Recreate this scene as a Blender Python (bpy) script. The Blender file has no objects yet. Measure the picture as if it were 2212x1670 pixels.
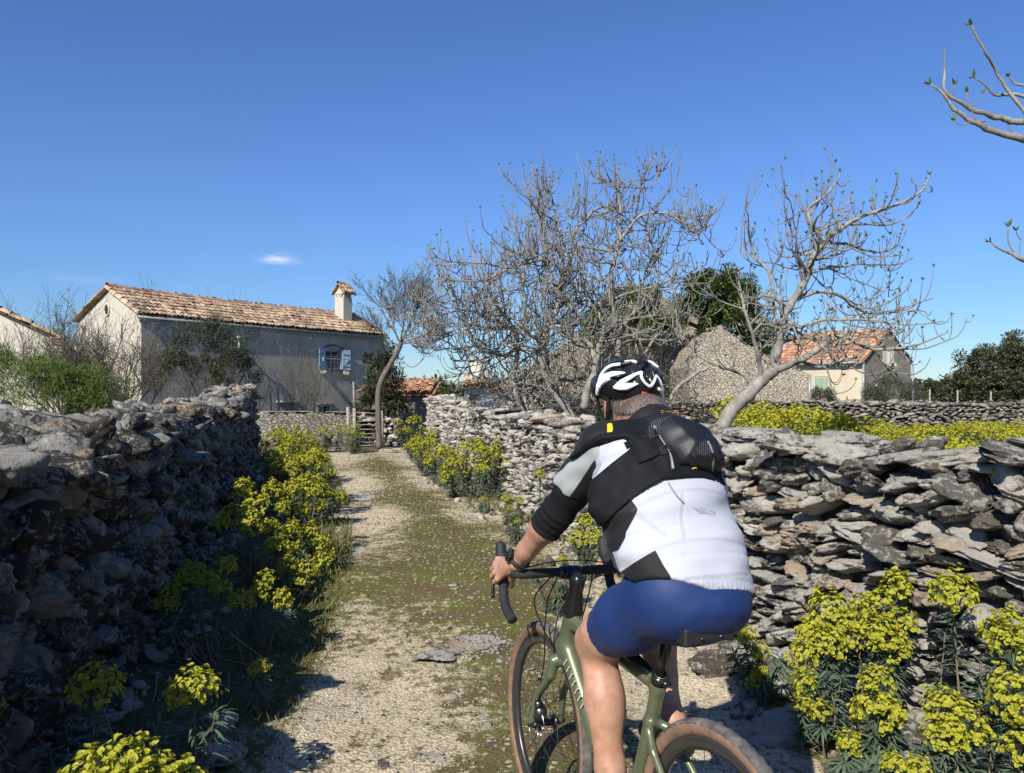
import bpy, bmesh, math, random
import numpy as np
from mathutils import Vector, Matrix

R = math.radians
random.seed(7)
rng = np.random.default_rng(11)
SC = bpy.context.scene
COL = SC.collection

# ---------------------------------------------------------------- camera, sky, sun, exposure
EYE = 1.53
FOC = 1780.0
cam_d = bpy.data.cameras.new("camera")
cam = bpy.data.objects.new("camera", cam_d)
COL.objects.link(cam)
cam.location = (0, 0, EYE)
cam.rotation_euler = (R(90), 0, 0)
cam_d.sensor_width = 36.0
cam_d.lens = 36.0 * FOC / 2212.0
cam_d.shift_y = 15.0 / 2212.0
cam_d.clip_start = 0.05
cam_d.clip_end = 3000
SC.camera = cam

SUN_EL, SUN_ROT = R(38.5), R(207.0)
world = bpy.data.worlds.new("World")
SC.world = world
world.use_nodes = True
wn, wl = world.node_tree.nodes, world.node_tree.links
wn.clear()
sky = wn.new("ShaderNodeTexSky")
sky.sky_type = 'NISHITA'
sky.sun_disc = False
sky.sun_elevation = SUN_EL
sky.sun_rotation = SUN_ROT
sky.altitude = 0
sky.air_density = 1.0
sky.dust_density = 0.1
sky.ozone_density = 6.0
bg = wn.new("ShaderNodeBackground")
bg.inputs[1].default_value = 0.088
wo = wn.new("ShaderNodeOutputWorld")
# faint high wisps of cloud, laid out by direction in the sky
tc = wn.new("ShaderNodeTexCoord")
def wisp(direction, size_x, size_z, amount):
    d = Vector(direction).normalized()
    sub = wn.new("ShaderNodeVectorMath"); sub.operation = 'SUBTRACT'
    nrm = wn.new("ShaderNodeVectorMath"); nrm.operation = 'NORMALIZE'
    wl.new(tc.outputs["Generated"], nrm.inputs[0])
    wl.new(nrm.outputs[0], sub.inputs[0]); sub.inputs[1].default_value = d
    noi = wn.new("ShaderNodeTexNoise"); noi.inputs["Scale"].default_value = 60; noi.inputs["Detail"].default_value = 5
    st = wn.new("ShaderNodeVectorMath"); st.operation = 'MULTIPLY'; st.inputs[1].default_value = (0.35, 0.35, 1.6)
    wl.new(nrm.outputs[0], st.inputs[0]); wl.new(st.outputs[0], noi.inputs["Vector"])
    sc_ = wn.new("ShaderNodeVectorMath"); sc_.operation = 'MULTIPLY'
    sc_.inputs[1].default_value = (1/size_x, 1/size_x, 1/size_z)
    wl.new(sub.outputs[0], sc_.inputs[0])
    ln = wn.new("ShaderNodeVectorMath"); ln.operation = 'LENGTH'
    wl.new(sc_.outputs[0], ln.inputs[0])
    mr = wn.new("ShaderNodeMapRange"); mr.interpolation_type = 'SMOOTHSTEP'
    mr.inputs[1].default_value = 1.0; mr.inputs[2].default_value = 0.0; mr.inputs[3].default_value = 0; mr.inputs[4].default_value = amount
    wl.new(ln.outputs["Value"], mr.inputs[0])
    mr2 = wn.new("ShaderNodeMapRange"); mr2.inputs[1].default_value = 0.42; mr2.inputs[2].default_value = 0.72
    wl.new(noi.outputs[0], mr2.inputs[0])
    mu = wn.new("ShaderNodeMath"); mu.operation = 'MULTIPLY'
    wl.new(mr.outputs[0], mu.inputs[0]); wl.new(mr2.outputs[0], mu.inputs[1])
    return mu.outputs[0]
w1 = wisp((-506/1780, 1, 291/1780), 0.036, 0.010, 0.75)
w2 = wisp((-920/1780, 1, 250/1780), 0.06, 0.012, 0.12)
wadd = wn.new("ShaderNodeMath"); wadd.operation = 'ADD'; wadd.use_clamp = True
wl.new(w1, wadd.inputs[0]); wl.new(w2, wadd.inputs[1])
wmix = wn.new("ShaderNodeMix"); wmix.data_type = 'RGBA'
wl.new(wadd.outputs[0], wmix.inputs[0]); wl.new(sky.outputs[0], wmix.inputs[6]); wmix.inputs[7].default_value = (9.5, 10.0, 10.5, 1)
hs = wn.new("ShaderNodeHueSaturation"); hs.inputs["Saturation"].default_value = 1.10; hs.inputs["Value"].default_value = 1.0
sz = wn.new("ShaderNodeSeparateXYZ"); nn = wn.new("ShaderNodeVectorMath"); nn.operation = 'NORMALIZE'
wl.new(tc.outputs["Generated"], nn.inputs[0]); wl.new(nn.outputs[0], sz.inputs[0])
hr = wn.new("ShaderNodeMapRange"); hr.inputs[1].default_value = -0.02; hr.inputs[2].default_value = 0.30; hr.interpolation_type = 'SMOOTHERSTEP'
wl.new(sz.outputs[2], hr.inputs[0])
tint = wn.new("ShaderNodeMix"); tint.data_type = 'RGBA'; tint.inputs[6].default_value = (0.70, 0.80, 0.95, 1); tint.inputs[7].default_value = (1.02, 0.97, 1.12, 1)
wl.new(hr.outputs[0], tint.inputs[0])
tm = wn.new("ShaderNodeMix"); tm.data_type = 'RGBA'; tm.blend_type = 'MULTIPLY'; tm.inputs[0].default_value = 1.0
wl.new(wmix.outputs[2], tm.inputs[6]); wl.new(tint.outputs[2], tm.inputs[7])
wl.new(tm.outputs[2], hs.inputs["Color"]); wl.new(hs.outputs[0], bg.inputs[0]); wl.new(bg.outputs[0], wo.inputs[0])

TOSUN = Vector((math.sin(SUN_ROT) * math.cos(SUN_EL), math.cos(SUN_ROT) * math.cos(SUN_EL), math.sin(SUN_EL)))
sun_d = bpy.data.lights.new("sun", 'SUN')
sun_d.energy = 5.0
sun_d.angle = R(0.5)
sun_d.color = (1.0, 0.95, 0.86)
sun = bpy.data.objects.new("sun", sun_d)
COL.objects.link(sun)
sun.rotation_euler = (-TOSUN).to_track_quat('-Z', 'Y').to_euler()
sun.location = (0, 0, 40)

SC.view_settings.view_transform = 'Standard'
SC.view_settings.look = 'None'
SC.view_settings.exposure = 0.50
SC.view_settings.gamma = 1.0
SC.render.engine = 'CYCLES'
SC.cycles.max_bounces = 6
SC.cycles.transparent_max_bounces = 6

# ---------------------------------------------------------------- helpers
def at(U, V, d):
    """world point seen at measured image place U,V (0..2212, 0..1670), d metres ahead"""
    return Vector(((U - 1106) / FOC * d, d, EYE + (850 - V) / FOC * d))

def tag(o, label=None, cat=None, group=None, kind=None):
    if label: o["label"] = label
    if cat: o["category"] = cat
    if group: o["group"] = group
    if kind: o["kind"] = kind
    return o

def empty(name, loc=(0, 0, 0), label=None, cat=None, group=None, rz=0):
    o = bpy.data.objects.new(name, None)
    COL.objects.link(o)
    o.location = loc
    o.rotation_euler = (0, 0, rz)
    o.empty_display_size = 0.1
    return tag(o, label, cat, group)

class MB:
    """collects vertices and faces and links them as ONE mesh object"""
    def __init__(self):
        self.V, self.F, self.M, self.A, self.n = [], {}, {}, [], 0
        self.extra = {}
    def add(self, V, F, mat=0, rnd=0.0):
        V = np.asarray(V, dtype=np.float32).reshape(-1, 3)
        if not isinstance(F, (list, tuple)): F = [F]
        elif len(F) and not isinstance(F[0], np.ndarray):
            by = {}
            for f in F: by.setdefault(len(f), []).append(f)
            F = [np.array(v, dtype=np.int32) for v in by.values()]
        for f in F:
            if len(f) == 0: continue
            k = f.shape[1]
            self.F.setdefault(k, []).append(f.astype(np.int32) + self.n)
            m = mat if isinstance(mat, np.ndarray) and len(mat) == len(f) else np.full(len(f), mat if not isinstance(mat, np.ndarray) else 0, dtype=np.int32)
            self.M.setdefault(k, []).append(m)
        self.V.append(V)
        a = np.broadcast_to(np.asarray(rnd, dtype=np.float32), (len(V),))
        self.A.append(a)
        self.n += len(V)
        return self
    def box(self, c, s, mat=0, rnd=0.0, rot=None, taper=None):
        c = np.array(c); h = np.array(s) / 2
        V = np.array([[x, y, z] for z in (-1, 1) for y in (-1, 1) for x in (-1, 1)], dtype=float) * h
        if taper: V[4:, :2] *= taper
        if rot is not None: V = V @ np.array(rot).T
        V = V + c
        F = np.array([[0, 2, 3, 1], [4, 5, 7, 6], [0, 1, 5, 4], [1, 3, 7, 5], [3, 2, 6, 7], [2, 0, 4, 6]])
        return self.add(V, F, mat, rnd)
    def tube(self, pts, rad, sides=8, mat=0, rnd=0.0, cap=True, flat=None, up=None):
        V, F = tube_mesh(pts, rad, sides, cap, flat, up)
        return self.add(V, F, mat, rnd)
    def build(self, name, mats, parent=None, smooth=True, loc=None):
        me = bpy.data.meshes.new(name)
        V = np.concatenate(self.V) if self.V else np.zeros((0, 3), np.float32)
        if loc is not None: V = V - np.array(loc, dtype=np.float32)
        me.vertices.add(len(V)); me.vertices.foreach_set("co", V.astype(np.float32).ravel())
        loops, tot, mi = [], [], []
        for k, fl in self.F.items():
            f = np.concatenate(fl); loops.append(f.ravel()); tot.append(np.full(len(f), k)); mi.append(np.concatenate(self.M[k]))
        loops = np.concatenate(loops).astype(np.int32); tot = np.concatenate(tot).astype(np.int32); mi = np.concatenate(mi).astype(np.int32)
        st = np.concatenate([[0], np.cumsum(tot)[:-1]]).astype(np.int32)
        me.loops.add(len(loops)); me.loops.foreach_set("vertex_index", loops)
        me.polygons.add(len(tot)); me.polygons.foreach_set("loop_start", st)
        me.polygons.foreach_set("material_index", mi)
        me.polygons.foreach_set("use_smooth", np.full(len(tot), bool(smooth)))
        at_ = me.attributes.new("rnd", 'FLOAT', 'POINT')
        at_.data.foreach_set("value", np.concatenate(self.A).astype(np.float32))
        for nm, arr in self.extra.items():
            ea = me.attributes.new(nm, 'FLOAT', 'POINT'); ea.data.foreach_set("value", np.asarray(arr, dtype=np.float32))
        me.update(calc_edges=True); me.validate()
        if not isinstance(mats, (list, tuple)): mats = [mats]
        for m in mats: me.materials.append(m)
        o = bpy.data.objects.new(name, me)
        COL.objects.link(o)
        if parent is not None: o.parent = parent
        if loc is not None and parent is None: o.location = loc
        return o

def tube_mesh(pts, rad, sides=8, cap=True, flat=None, up=None):
    P = np.array([tuple(p) for p in pts], dtype=float)
    n = len(P)
    rad = np.broadcast_to(np.array(rad, dtype=float), (n,))
    T = np.gradient(P, axis=0)
    T /= np.linalg.norm(T, axis=1, keepdims=True) + 1e-9
    u = np.array(up if up is not None else ((0, 0, 1) if abs(T[0, 2]) < 0.9 else (1, 0, 0)), dtype=float)
    N = np.zeros_like(P); v = u - T[0] * (u @ T[0]); v /= np.linalg.norm(v)
    for i in range(n):
        v = v - T[i] * (v @ T[i]); v /= np.linalg.norm(v) + 1e-9
        N[i] = v
    B = np.cross(T, N)
    a = np.linspace(0, 2 * np.pi, sides, endpoint=False)
    fl = 1.0 if flat is None else flat
    ring = (np.cos(a)[None, :, None] * N[:, None, :] * fl + np.sin(a)[None, :, None] * B[:, None, :]) * rad[:, None, None] + P[:, None, :]
    V = ring.reshape(-1, 3)
    i = np.arange(n - 1)[:, None] * sides; j = np.arange(sides)[None, :]; j2 = (j + 1) % sides
    F = np.stack([i + j, i + j2, i + sides + j2, i + sides + j], axis=-1).reshape(-1, 4)
    out = [F]
    if cap:
        V = np.vstack([V, P[0], P[-1]])
        c0, c1 = n * sides, n * sides + 1
        jj = np.arange(sides); kk = (jj + 1) % sides
        out.append(np.vstack([np.stack([np.full(sides, c0), kk, jj], 1), np.stack([np.full(sides, c1), (n - 1) * sides + jj, (n - 1) * sides + kk], 1)]))
    return V, out

def catmull(pts, n=6):
    P = [np.array(tuple(p), dtype=float) for p in pts]
    P = [2 * P[0] - P[1]] + P + [2 * P[-1] - P[-2]]
    out = []
    for i in range(1, len(P) - 2):
        for t in np.linspace(0, 1, n, endpoint=False):
            a, b, c, d = P[i-1], P[i], P[i+1], P[i+2]
            out.append(0.5 * ((2*b) + (-a + c)*t + (2*a - 5*b + 4*c - d)*t*t + (-a + 3*b - 3*c + d)*t**3))
    out.append(P[-2])
    return np.array(out)

def lerp_list(vals, m):
    return np.interp(np.linspace(0, len(vals) - 1, m), np.arange(len(vals)), vals)

def copy_tree(o, parent=None):
    c = o.copy(); COL.objects.link(c)
    if parent is not None: c.parent = parent
    for ch in [x for x in o.children]: copy_tree(ch, c)
    return c

# smooth pseudo-random field (sum of sines), used for shaping
def make_field(seed, freqs, amps, per=6):
    r = np.random.default_rng(seed); W = []
    for f, a in zip(freqs, amps):
        for _ in range(per):
            d = r.normal(size=3); d /= np.linalg.norm(d)
            W.append((d * f * r.uniform(0.7, 1.35), r.uniform(0, 6.28), a / math.sqrt(per)))
    K = np.array([w[0] for w in W]).T; ph = np.array([w[1] for w in W]); am = np.array([w[2] for w in W])
    def f(P):
        out = np.zeros(len(P))
        for s in range(0, len(P), 200000):
            out[s:s+200000] = np.sin(P[s:s+200000] @ K + ph) @ am
        return out
    return f

# ---------------------------------------------------------------- materials
def new_mat(name):
    m = bpy.data.materials.new(name); m.use_nodes = True
    n, l = m.node_tree.nodes, m.node_tree.links
    b = n["Principled BSDF"]
    return m, n, l, b

def simple(name, col, rough=0.6, metal=0.0, noise=0.12, nscale=30, bump=0.0, bscale=200, spec=0.5, coat=0.0):
    m, n, l, b = new_mat(name)
    b.inputs["Roughness"].default_value = rough
    b.inputs["Metallic"].default_value = metal
    b.inputs["Specular IOR Level"].default_value = spec
    b.inputs["Coat Weight"].default_value = coat
    tcn = n.new("ShaderNodeTexCoord")
    nz = n.new("ShaderNodeTexNoise"); nz.inputs["Scale"].default_value = nscale; nz.inputs["Detail"].default_value = 6
    l.new(tcn.outputs["Object"], nz.inputs["Vector"])
    mx = n.new("ShaderNodeMix"); mx.data_type = 'RGBA'
    c = np.array(col)
    mx.inputs[6].default_value = (*np.clip(c * (1 - noise * 2), 0, 1), 1)
    mx.inputs[7].default_value = (*np.clip(c * (1 + noise * 2), 0, 1), 1)
    l.new(nz.outputs[0], mx.inputs[0]); l.new(mx.outputs[2], b.inputs["Base Color"])
    if bump:
        nb = n.new("ShaderNodeTexNoise"); nb.inputs["Scale"].default_value = bscale; nb.inputs["Detail"].default_value = 4
        l.new(tcn.outputs["Object"], nb.inputs["Vector"])
        bp = n.new("ShaderNodeBump"); bp.inputs["Strength"].default_value = bump; bp.inputs["Distance"].default_value = 0.01
        l.new(nb.outputs[0], bp.inputs["Height"]); l.new(bp.outputs[0], b.inputs["Normal"])
    return m

class NG:
    """tiny node-graph helper"""
    def __init__(s, name):
        s.m, s.n, s.l, s.b = new_mat(name)
    def coord(s, kind="Object"): return s.n.new("ShaderNodeTexCoord").outputs[kind]
    def attr(s, nm):
        a = s.n.new("ShaderNodeAttribute"); a.attribute_name = nm; return a.outputs["Fac"]
    def noise(s, vec, scale, detail=6, rough=0.55, out=0, dist=0.0):
        x = s.n.new("ShaderNodeTexNoise"); x.inputs["Scale"].default_value = scale; x.inputs["Detail"].default_value = detail
        x.inputs["Roughness"].default_value = rough; x.inputs["Distortion"].default_value = dist
        s.l.new(vec, x.inputs["Vector"]); return x.outputs[out]
    def voro(s, vec, scale, feature='F1', out="Distance", rand=1.0):
        x = s.n.new("ShaderNodeTexVoronoi"); x.feature = feature; x.inputs["Scale"].default_value = scale
        x.inputs["Randomness"].default_value = rand
        s.l.new(vec, x.inputs["Vector"]); return x.outputs[out]
    def ramp(s, fac, stops, interp='LINEAR'):
        x = s.n.new("ShaderNodeValToRGB"); x.color_ramp.interpolation = interp
        e = x.color_ramp.elements
        while len(e) < len(stops): e.new(0.5)
        for k, (p, c) in enumerate(stops):
            e[k].position = p; e[k].color = (*c, 1) if len(c) == 3 else c
        s.l.new(fac, x.inputs[0]); return x.outputs[0]
    def rng(s, fac, a, b, c=0.0, d=1.0, smooth=False):
        x = s.n.new("ShaderNodeMapRange"); x.inputs[1].default_value = a; x.inputs[2].default_value = b
        x.inputs[3].default_value = c; x.inputs[4].default_value = d
        if smooth: x.interpolation_type = 'SMOOTHSTEP'
        s.l.new(fac, x.inputs[0]); return x.outputs[0]
    def mix(s, fac, a, b, blend='MIX'):
        x = s.n.new("ShaderNodeMix"); x.data_type = 'RGBA'; x.blend_type = blend
        for k, v in ((0, fac), (6, a), (7, b)):
            if isinstance(v, (int, float)): x.inputs[k].default_value = v
            elif isinstance(v, tuple): x.inputs[k].default_value = (*v, 1) if len(v) == 3 else v
            else: s.l.new(v, x.inputs[k])
        return x.outputs[2]
    def math(s, op, a, b=None, clamp=False):
        x = s.n.new("ShaderNodeMath"); x.operation = op; x.use_clamp = clamp
        for k, v in ((0, a), (1, b)):
            if v is None: continue
            if isinstance(v, (int, float)): x.inputs[k].default_value = v
            else: s.l.new(v, x.inputs[k])
        return x.outputs[0]
    def vmath(s, op, a, b=None):
        x = s.n.new("ShaderNodeVectorMath"); x.operation = op
        for k, v in ((0, a), (1, b)):
            if v is None: continue
            if isinstance(v, tuple): x.inputs[k].default_value = v
            else: s.l.new(v, x.inputs[k])
        return x.outputs[0]
    def bump(s, h, strength=0.5, dist=0.02, normal=None):
        x = s.n.new("ShaderNodeBump"); x.inputs["Strength"].default_value = strength; x.inputs["Distance"].default_value = dist
        s.l.new(h, x.inputs["Height"])
        if normal is not None: s.l.new(normal, x.inputs["Normal"])
        return x.outputs[0]
    def done(s, col=None, rough=None, normal=None, **kw):
        for key, v in (("Base Color", col), ("Roughness", rough), ("Normal", normal)):
            if v is None: continue
            if isinstance(v, (int, float)): s.b.inputs[key].default_value = v
            elif isinstance(v, tuple): s.b.inputs[key].default_value = (*v, 1) if len(v) == 3 else v
            else: s.l.new(v, s.b.inputs[key])
        for k, v in kw.items(): s.b.inputs[k.replace("_", " ")].default_value = v
        return s.m

def stone_mat(name, light=(0.50, 0.44, 0.34), grey=(0.30, 0.28, 0.25), dark=(0.07, 0.066, 0.06), lichen=0.55, white=0.3, orange=0.5, scale=1.0, bstr=0.9):
    g = NG(name)
    r = g.attr("rnd")
    off = g.n.new("ShaderNodeCombineXYZ"); g.l.new(g.math('MULTIPLY', r, 37.0), off.inputs[0]); g.l.new(g.math('MULTIPLY', r, 91.0), off.inputs[1])
    vec = g.vmath('ADD', g.coord(), off.outputs[0])
    n1 = g.noise(vec, 9 * scale, 8, 0.68)
    n2 = g.noise(vec, 32 * scale, 8, 0.72)
    n3 = g.noise(vec, 110 * scale, 6, 0.75)
    base = g.mix(g.rng(n1, 0.35, 0.62), light, grey)
    base = g.mix(g.rng(r, 0.0, 1.0, 0.0, 0.7), base, grey)
    # warm ochre stones
    warm = g.math('GREATER_THAN', g.math('FRACT', g.math('MULTIPLY', r, 17.3)), 0.86)
    base = g.mix(g.math('MULTIPLY', warm, 0.6), base, (0.46, 0.33, 0.20))
    # dark crust lichen
    t = g.math('ADD', g.math('MULTIPLY', n1, 0.45), g.math('MULTIPLY', n2, 0.55))
    t = g.math('ADD', t, g.math('MULTIPLY', g.math('SUBTRACT', g.math('FRACT', g.math('MULTIPLY', r, 5.7)), 0.5), 0.22))
    dk = g.rng(t, 0.56 - 0.12 * lichen, 0.60 - 0.10 * lichen)
    base = g.mix(g.math('MULTIPLY', dk, 0.86), base, dark)
    # pale lichen spots
    sp = g.rng(g.noise(vec, 22 * scale, 5, 0.6, dist=0.6), 0.60 - 0.06 * white, 0.66 - 0.05 * white)
    base = g.mix(g.math('MULTIPLY', sp, 0.75), base, (0.54, 0.52, 0.47))
    sp2 = g.rng(n3, 0.60, 0.68)
    base = g.mix(g.math('MULTIPLY', sp2, 0.35), base, (0.58, 0.56, 0.5))
    if orange > 0:
        og = g.math('MULTIPLY', g.rng(g.noise(vec, 7 * scale, 4, 0.6), 0.66, 0.72), g.rng(n2, 0.45, 0.55))
        base = g.mix(g.math('MULTIPLY', og, orange), base, (0.50, 0.22, 0.06))
    h = g.math('ADD', g.math('MULTIPLY', n2, 0.6), g.math('MULTIPLY', n3, 0.35))
    pit = g.rng(g.voro(vec, 60 * scale), 0.0, 0.25)
    h = g.math('ADD', h, g.math('MULTIPLY', pit, 0.12))
    return g.done(base, 0.92, g.bump(h, 1.0, 0.055 / scale), Specular_IOR_Level=0.08)

M = {}
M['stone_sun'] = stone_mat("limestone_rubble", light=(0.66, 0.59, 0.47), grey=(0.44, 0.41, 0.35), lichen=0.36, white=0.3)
M['stone_shade'] = stone_mat("limestone_shade_painted", light=(0.46, 0.44, 0.40), grey=(0.19, 0.182, 0.165), dark=(0.035, 0.032, 0.028), lichen=0.66, white=0.55, orange=0.15)  # limestone darkened: the left wall's shade is painted into its colour, besides heavier lichen
M['stone_slab'] = stone_mat("limestone_slabs", light=(0.68, 0.62, 0.51), grey=(0.46, 0.435, 0.39), dark=(0.10, 0.094, 0.083), lichen=0.50, white=0.6, orange=0.9)
M['stone_far'] = stone_mat("limestone_far", light=(0.44, 0.385, 0.31), grey=(0.30, 0.27, 0.24), lichen=0.45, scale=0.5, orange=0.0)
M['core'] = simple("wall_core", (0.045, 0.04, 0.035), 0.95)
# ---------------------------------------------------------------- ground: one sheet out to the horizon
PATH_C = np.array([(0.35, -6), (0.25, 0.5), (0.12, 3.5), (-0.1, 6), (-0.75, 9), (-1.5, 12), (-2.5, 16), (-3.4, 20), (-3.9, 22.5)])
def path_x(y): return np.interp(y, PATH_C[:, 1], PATH_C[:, 0])
def smooth01(t): t = np.clip(t, 0, 1); return t * t * (3 - 2 * t)
gf1 = make_field(3, [0.7, 1.9], [0.03, 0.016])
gf2 = make_field(4, [6, 14, 31], [0.009, 0.006, 0.0035])
gf3 = make_field(5, [0.03, 0.08], [0.35, 0.15])
def gz(x, y):
    x = np.asarray(x, float); y = np.asarray(y, float)
    P = np.stack([x.ravel(), y.ravel(), np.zeros(x.size)], 1)
    d = np.hypot(P[:, 0], P[:, 1])
    z = gf1(P) * np.clip(1.2 - d / 60, 0, 1) + gf2(P) * (d < 20)
    # ground drops towards the farmyard behind the garden wall
    dip = smooth01((P[:, 1] - 23.6) / 5.0) * smooth01((2 - P[:, 0]) / 6.0) * (1 - smooth01((P[:, 1] - 70) / 40))
    z = z - 1.15 * dip
    # worn wheel tracks
    px = path_x(P[:, 1]); dx = P[:, 0] - px
    on = (P[:, 1] < 23)
    z = z - 0.018 * np.exp(-((np.abs(dx) - 0.72) / 0.28) ** 2) * on + 0.012 * np.exp(-(dx / 0.3) ** 2) * on
    z = z + gf3(P) * np.clip((d - 40) / 100, 0, 1)
    return z.reshape(x.shape)

def axis(segs):
    out = []
    for a, b, h in segs:
        out.append(np.arange(a, b, h))
    out.append([segs[-1][1]])
    return np.concatenate(out)
gx = axis([(-900, -200, 50), (-200, -60, 10), (-60, -15, 1.5), (-15, -6, 0.4), (-6, -2.5, 0.08), (-2.5, 3.0, 0.035), (3.0, 6, 0.15), (6, 20, 0.5), (20, 80, 3), (80, 240, 16), (240, 900, 60)])
gy = axis([(-60, -8, 4), (-8, 0.8, 0.3), (0.8, 2.5, 0.08), (2.5, 7, 0.028), (7, 12, 0.06), (12, 26, 0.14), (26, 60, 0.8), (60, 150, 5), (150, 500, 30), (500, 1500, 100)])
GX, GY = np.meshgrid(gx, gy)
GZ = gz(GX, GY)
nx_, ny_ = len(gx), len(gy)
idx = np.arange(nx_ * ny_).reshape(ny_, nx_)
F = np.stack([idx[:-1, :-1], idx[:-1, 1:], idx[1:, 1:], idx[1:, :-1]], -1).reshape(-1, 4)
gm = MB(); gm.add(np.stack([GX, GY, GZ], -1).reshape(-1, 3), F)
dxp = (GX - path_x(GY)).ravel()
yy = GY.ravel()
mossn = make_field(9, [1.3, 3.1], [0.5, 0.35])(np.stack([GX.ravel(), yy, 0 * yy], 1))
halfw = np.interp(yy, [3, 8, 12, 20], [1.2, 1.15, 1.0, 1.15])
onpath = 1 - smooth01((np.abs(dxp) - halfw) / 0.35)
onpath = onpath * (yy < 23.4)
# moss strip along the middle, broad patches near
mid = np.exp(-(dxp / 0.42) ** 2)
moss = np.clip(0.27 + 0.50 * mid + 0.34 * mossn + 0.10 * (yy < 6.5), 0, 1)
moss = np.where(np.abs(dxp) > 1.15, np.clip(moss + 0.35, 0, 1), moss)
gm.extra["onpath"] = onpath; gm.extra["moss"] = moss
g = NG("path_ground")
v = g.coord()
onp, ms = g.attr("onpath"), g.attr("moss")
n_big = g.noise(v, 2.2, 6, 0.6); n_mid = g.noise(v, 13, 8, 0.7); n_fine = g.noise(v, 75, 8, 0.75)
cell = g.voro(v, 62, 'F1', "Distance"); cellc = g.voro(v, 62, 'F1', "Color")
cell2 = g.voro(v, 24, 'F1', "Distance"); cellc2 = g.voro(v, 24, 'F1', "Color")
pale = g.mix(g.rng(n_mid, 0.3, 0.7), (0.37, 0.29, 0.175), (0.62, 0.52, 0.35))
sepc = g.n.new("ShaderNodeSeparateColor"); g.l.new(cellc, sepc.inputs[0])
pale = g.mix(g.rng(sepc.outputs[0], 0, 1, 0, 0.55), pale, (0.66, 0.60, 0.48))
pale = g.mix(g.math('MULTIPLY', g.rng(cell, 0.45, 0.75), 0.55), pale, (0.14, 0.105, 0.06))
mossc = g.mix(g.rng(n_fine, 0.3, 0.7), (0.055, 0.062, 0.013), (0.165, 0.155, 0.045))
mossc = g.mix(g.rng(n_big, 0.42, 0.62), mossc, (0.115, 0.085, 0.04))
mm = g.math('ADD', ms, g.math('MULTIPLY', g.math('SUBTRACT', n_mid, 0.5), 1.7))
mm = g.math('ADD', mm, g.math('MULTIPLY', g.math('SUBTRACT', n_fine, 0.5), 1.1))
mm = g.math('ADD', mm, g.math('MULTIPLY', g.math('SUBTRACT', n_big, 0.5), 1.0))
mfac = g.rng(mm, 0.36, 0.56)
sep2 = g.n.new("ShaderNodeSeparateColor"); g.l.new(cellc2, sep2.inputs[0])
grit = g.math('MULTIPLY', g.math('GREATER_THAN', sep2.outputs[1], 0.78), g.math('LESS_THAN', cell2, 0.30))
ground = g.mix(mfac, pale, mossc)
ground = g.mix(g.math('MULTIPLY', grit, 0.55), ground, (0.58, 0.53, 0.42))
soil = g.mix(g.rng(n_mid, 0.35, 0.65), (0.05, 0.045, 0.02), (0.17, 0.14, 0.085))
soil = g.mix(g.rng(n_big, 0.4, 0.6), soil, (0.07, 0.085, 0.025))
ground = g.mix(onp, soil, ground)
h = g.math('ADD', g.math('MULTIPLY', n_fine, 0.5), g.math('MULTIPLY', g.rng(cell, 0, 0.6, 1, 0), 0.5))
h = g.math('ADD', h, g.math('MULTIPLY', n_mid, 0.8))
g.done(ground, 0.95, g.bump(h, 0.8, 0.014), Specular_IOR_Level=0.15)
M['ground'] = g.m
tag(gm.build("ground", M['ground']), kind="structure")

# ---------------------------------------------------------------- rocks
def ico(sub):
    bm = bmesh.new(); bmesh.ops.create_icosphere(bm, subdivisions=sub, radius=1.0)
    V = np.array([v.co[:] for v in bm.verts]); Fa = np.array([[v.index for v in f.verts] for f in bm.faces])
    bm.free(); return V, Fa
ICO = {k: ico(k) for k in (1, 2, 3, 4, 5)}
def rock_base(seed, sub, facets=11, rough=1.0):
    r = np.random.default_rng(seed)
    D, Fa = ICO[sub]
    n = r.normal(size=(facets, 3)); n /= np.linalg.norm(n, axis=1, keepdims=True)
    n = np.vstack([n, [[0, 0, 1], [0, 0, -1]]]); o = np.concatenate([r.uniform(0.55, 0.98, facets), [0.78, 0.78]])
    dots = D @ n.T
    q = np.where(dots > 0.02, o / np.maximum(dots, 0.02), 9.0)
    q = np.minimum(q, 1.6)
    k = 55.0
    rad = -np.log(np.exp(-k * q).sum(1) + np.exp(-k * 1.25)) / k
    rad = np.clip(rad, 0.3, 1.3)
    V = D * rad[:, None]
    f = make_field(seed + 999, [2.5, 6, 13, 27, 45], [0.035 * rough, 0.045 * rough, 0.046 * rough, 0.038 * rough, 0.024 * rough], per=5)
    ridge = make_field(seed + 555, [5, 11], [1.0, 0.8], per=4)(V)
    V = V * (1 + f(V) - 0.09 * rough * np.exp(-(ridge / 0.22) ** 2))[:, None]
    if seed % 5:      # bedding: ledges and chipped edges along the layers
        wob = make_field(seed + 77, [1.5, 4], [0.10, 0.05])(V)
        lay = np.floor((V[:, 2] + wob) * r.uniform(3.0, 5.5)).astype(int)
        tab = np.random.default_rng(seed + 5).uniform(0.84, 1.08, 64)
        V[:, :2] *= tab[lay % 64][:, None]
    return V.astype(np.float32), Fa
RUBBLE = {s: [rock_base(1000 + 5 * i, s, facets=9 + i % 6) for i in range({1: 8, 2: 14, 3: 18, 4: 16, 5: 8}[s])] for s in (1, 2, 3, 4, 5)}
ROCKS = {s: [rock_base(100 + i, s, facets=8 + i % 8) for i in range({1: 8, 2: 16, 3: 22, 4: 18, 5: 10}[s])] for s in (1, 2, 3, 4, 5)}
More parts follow.
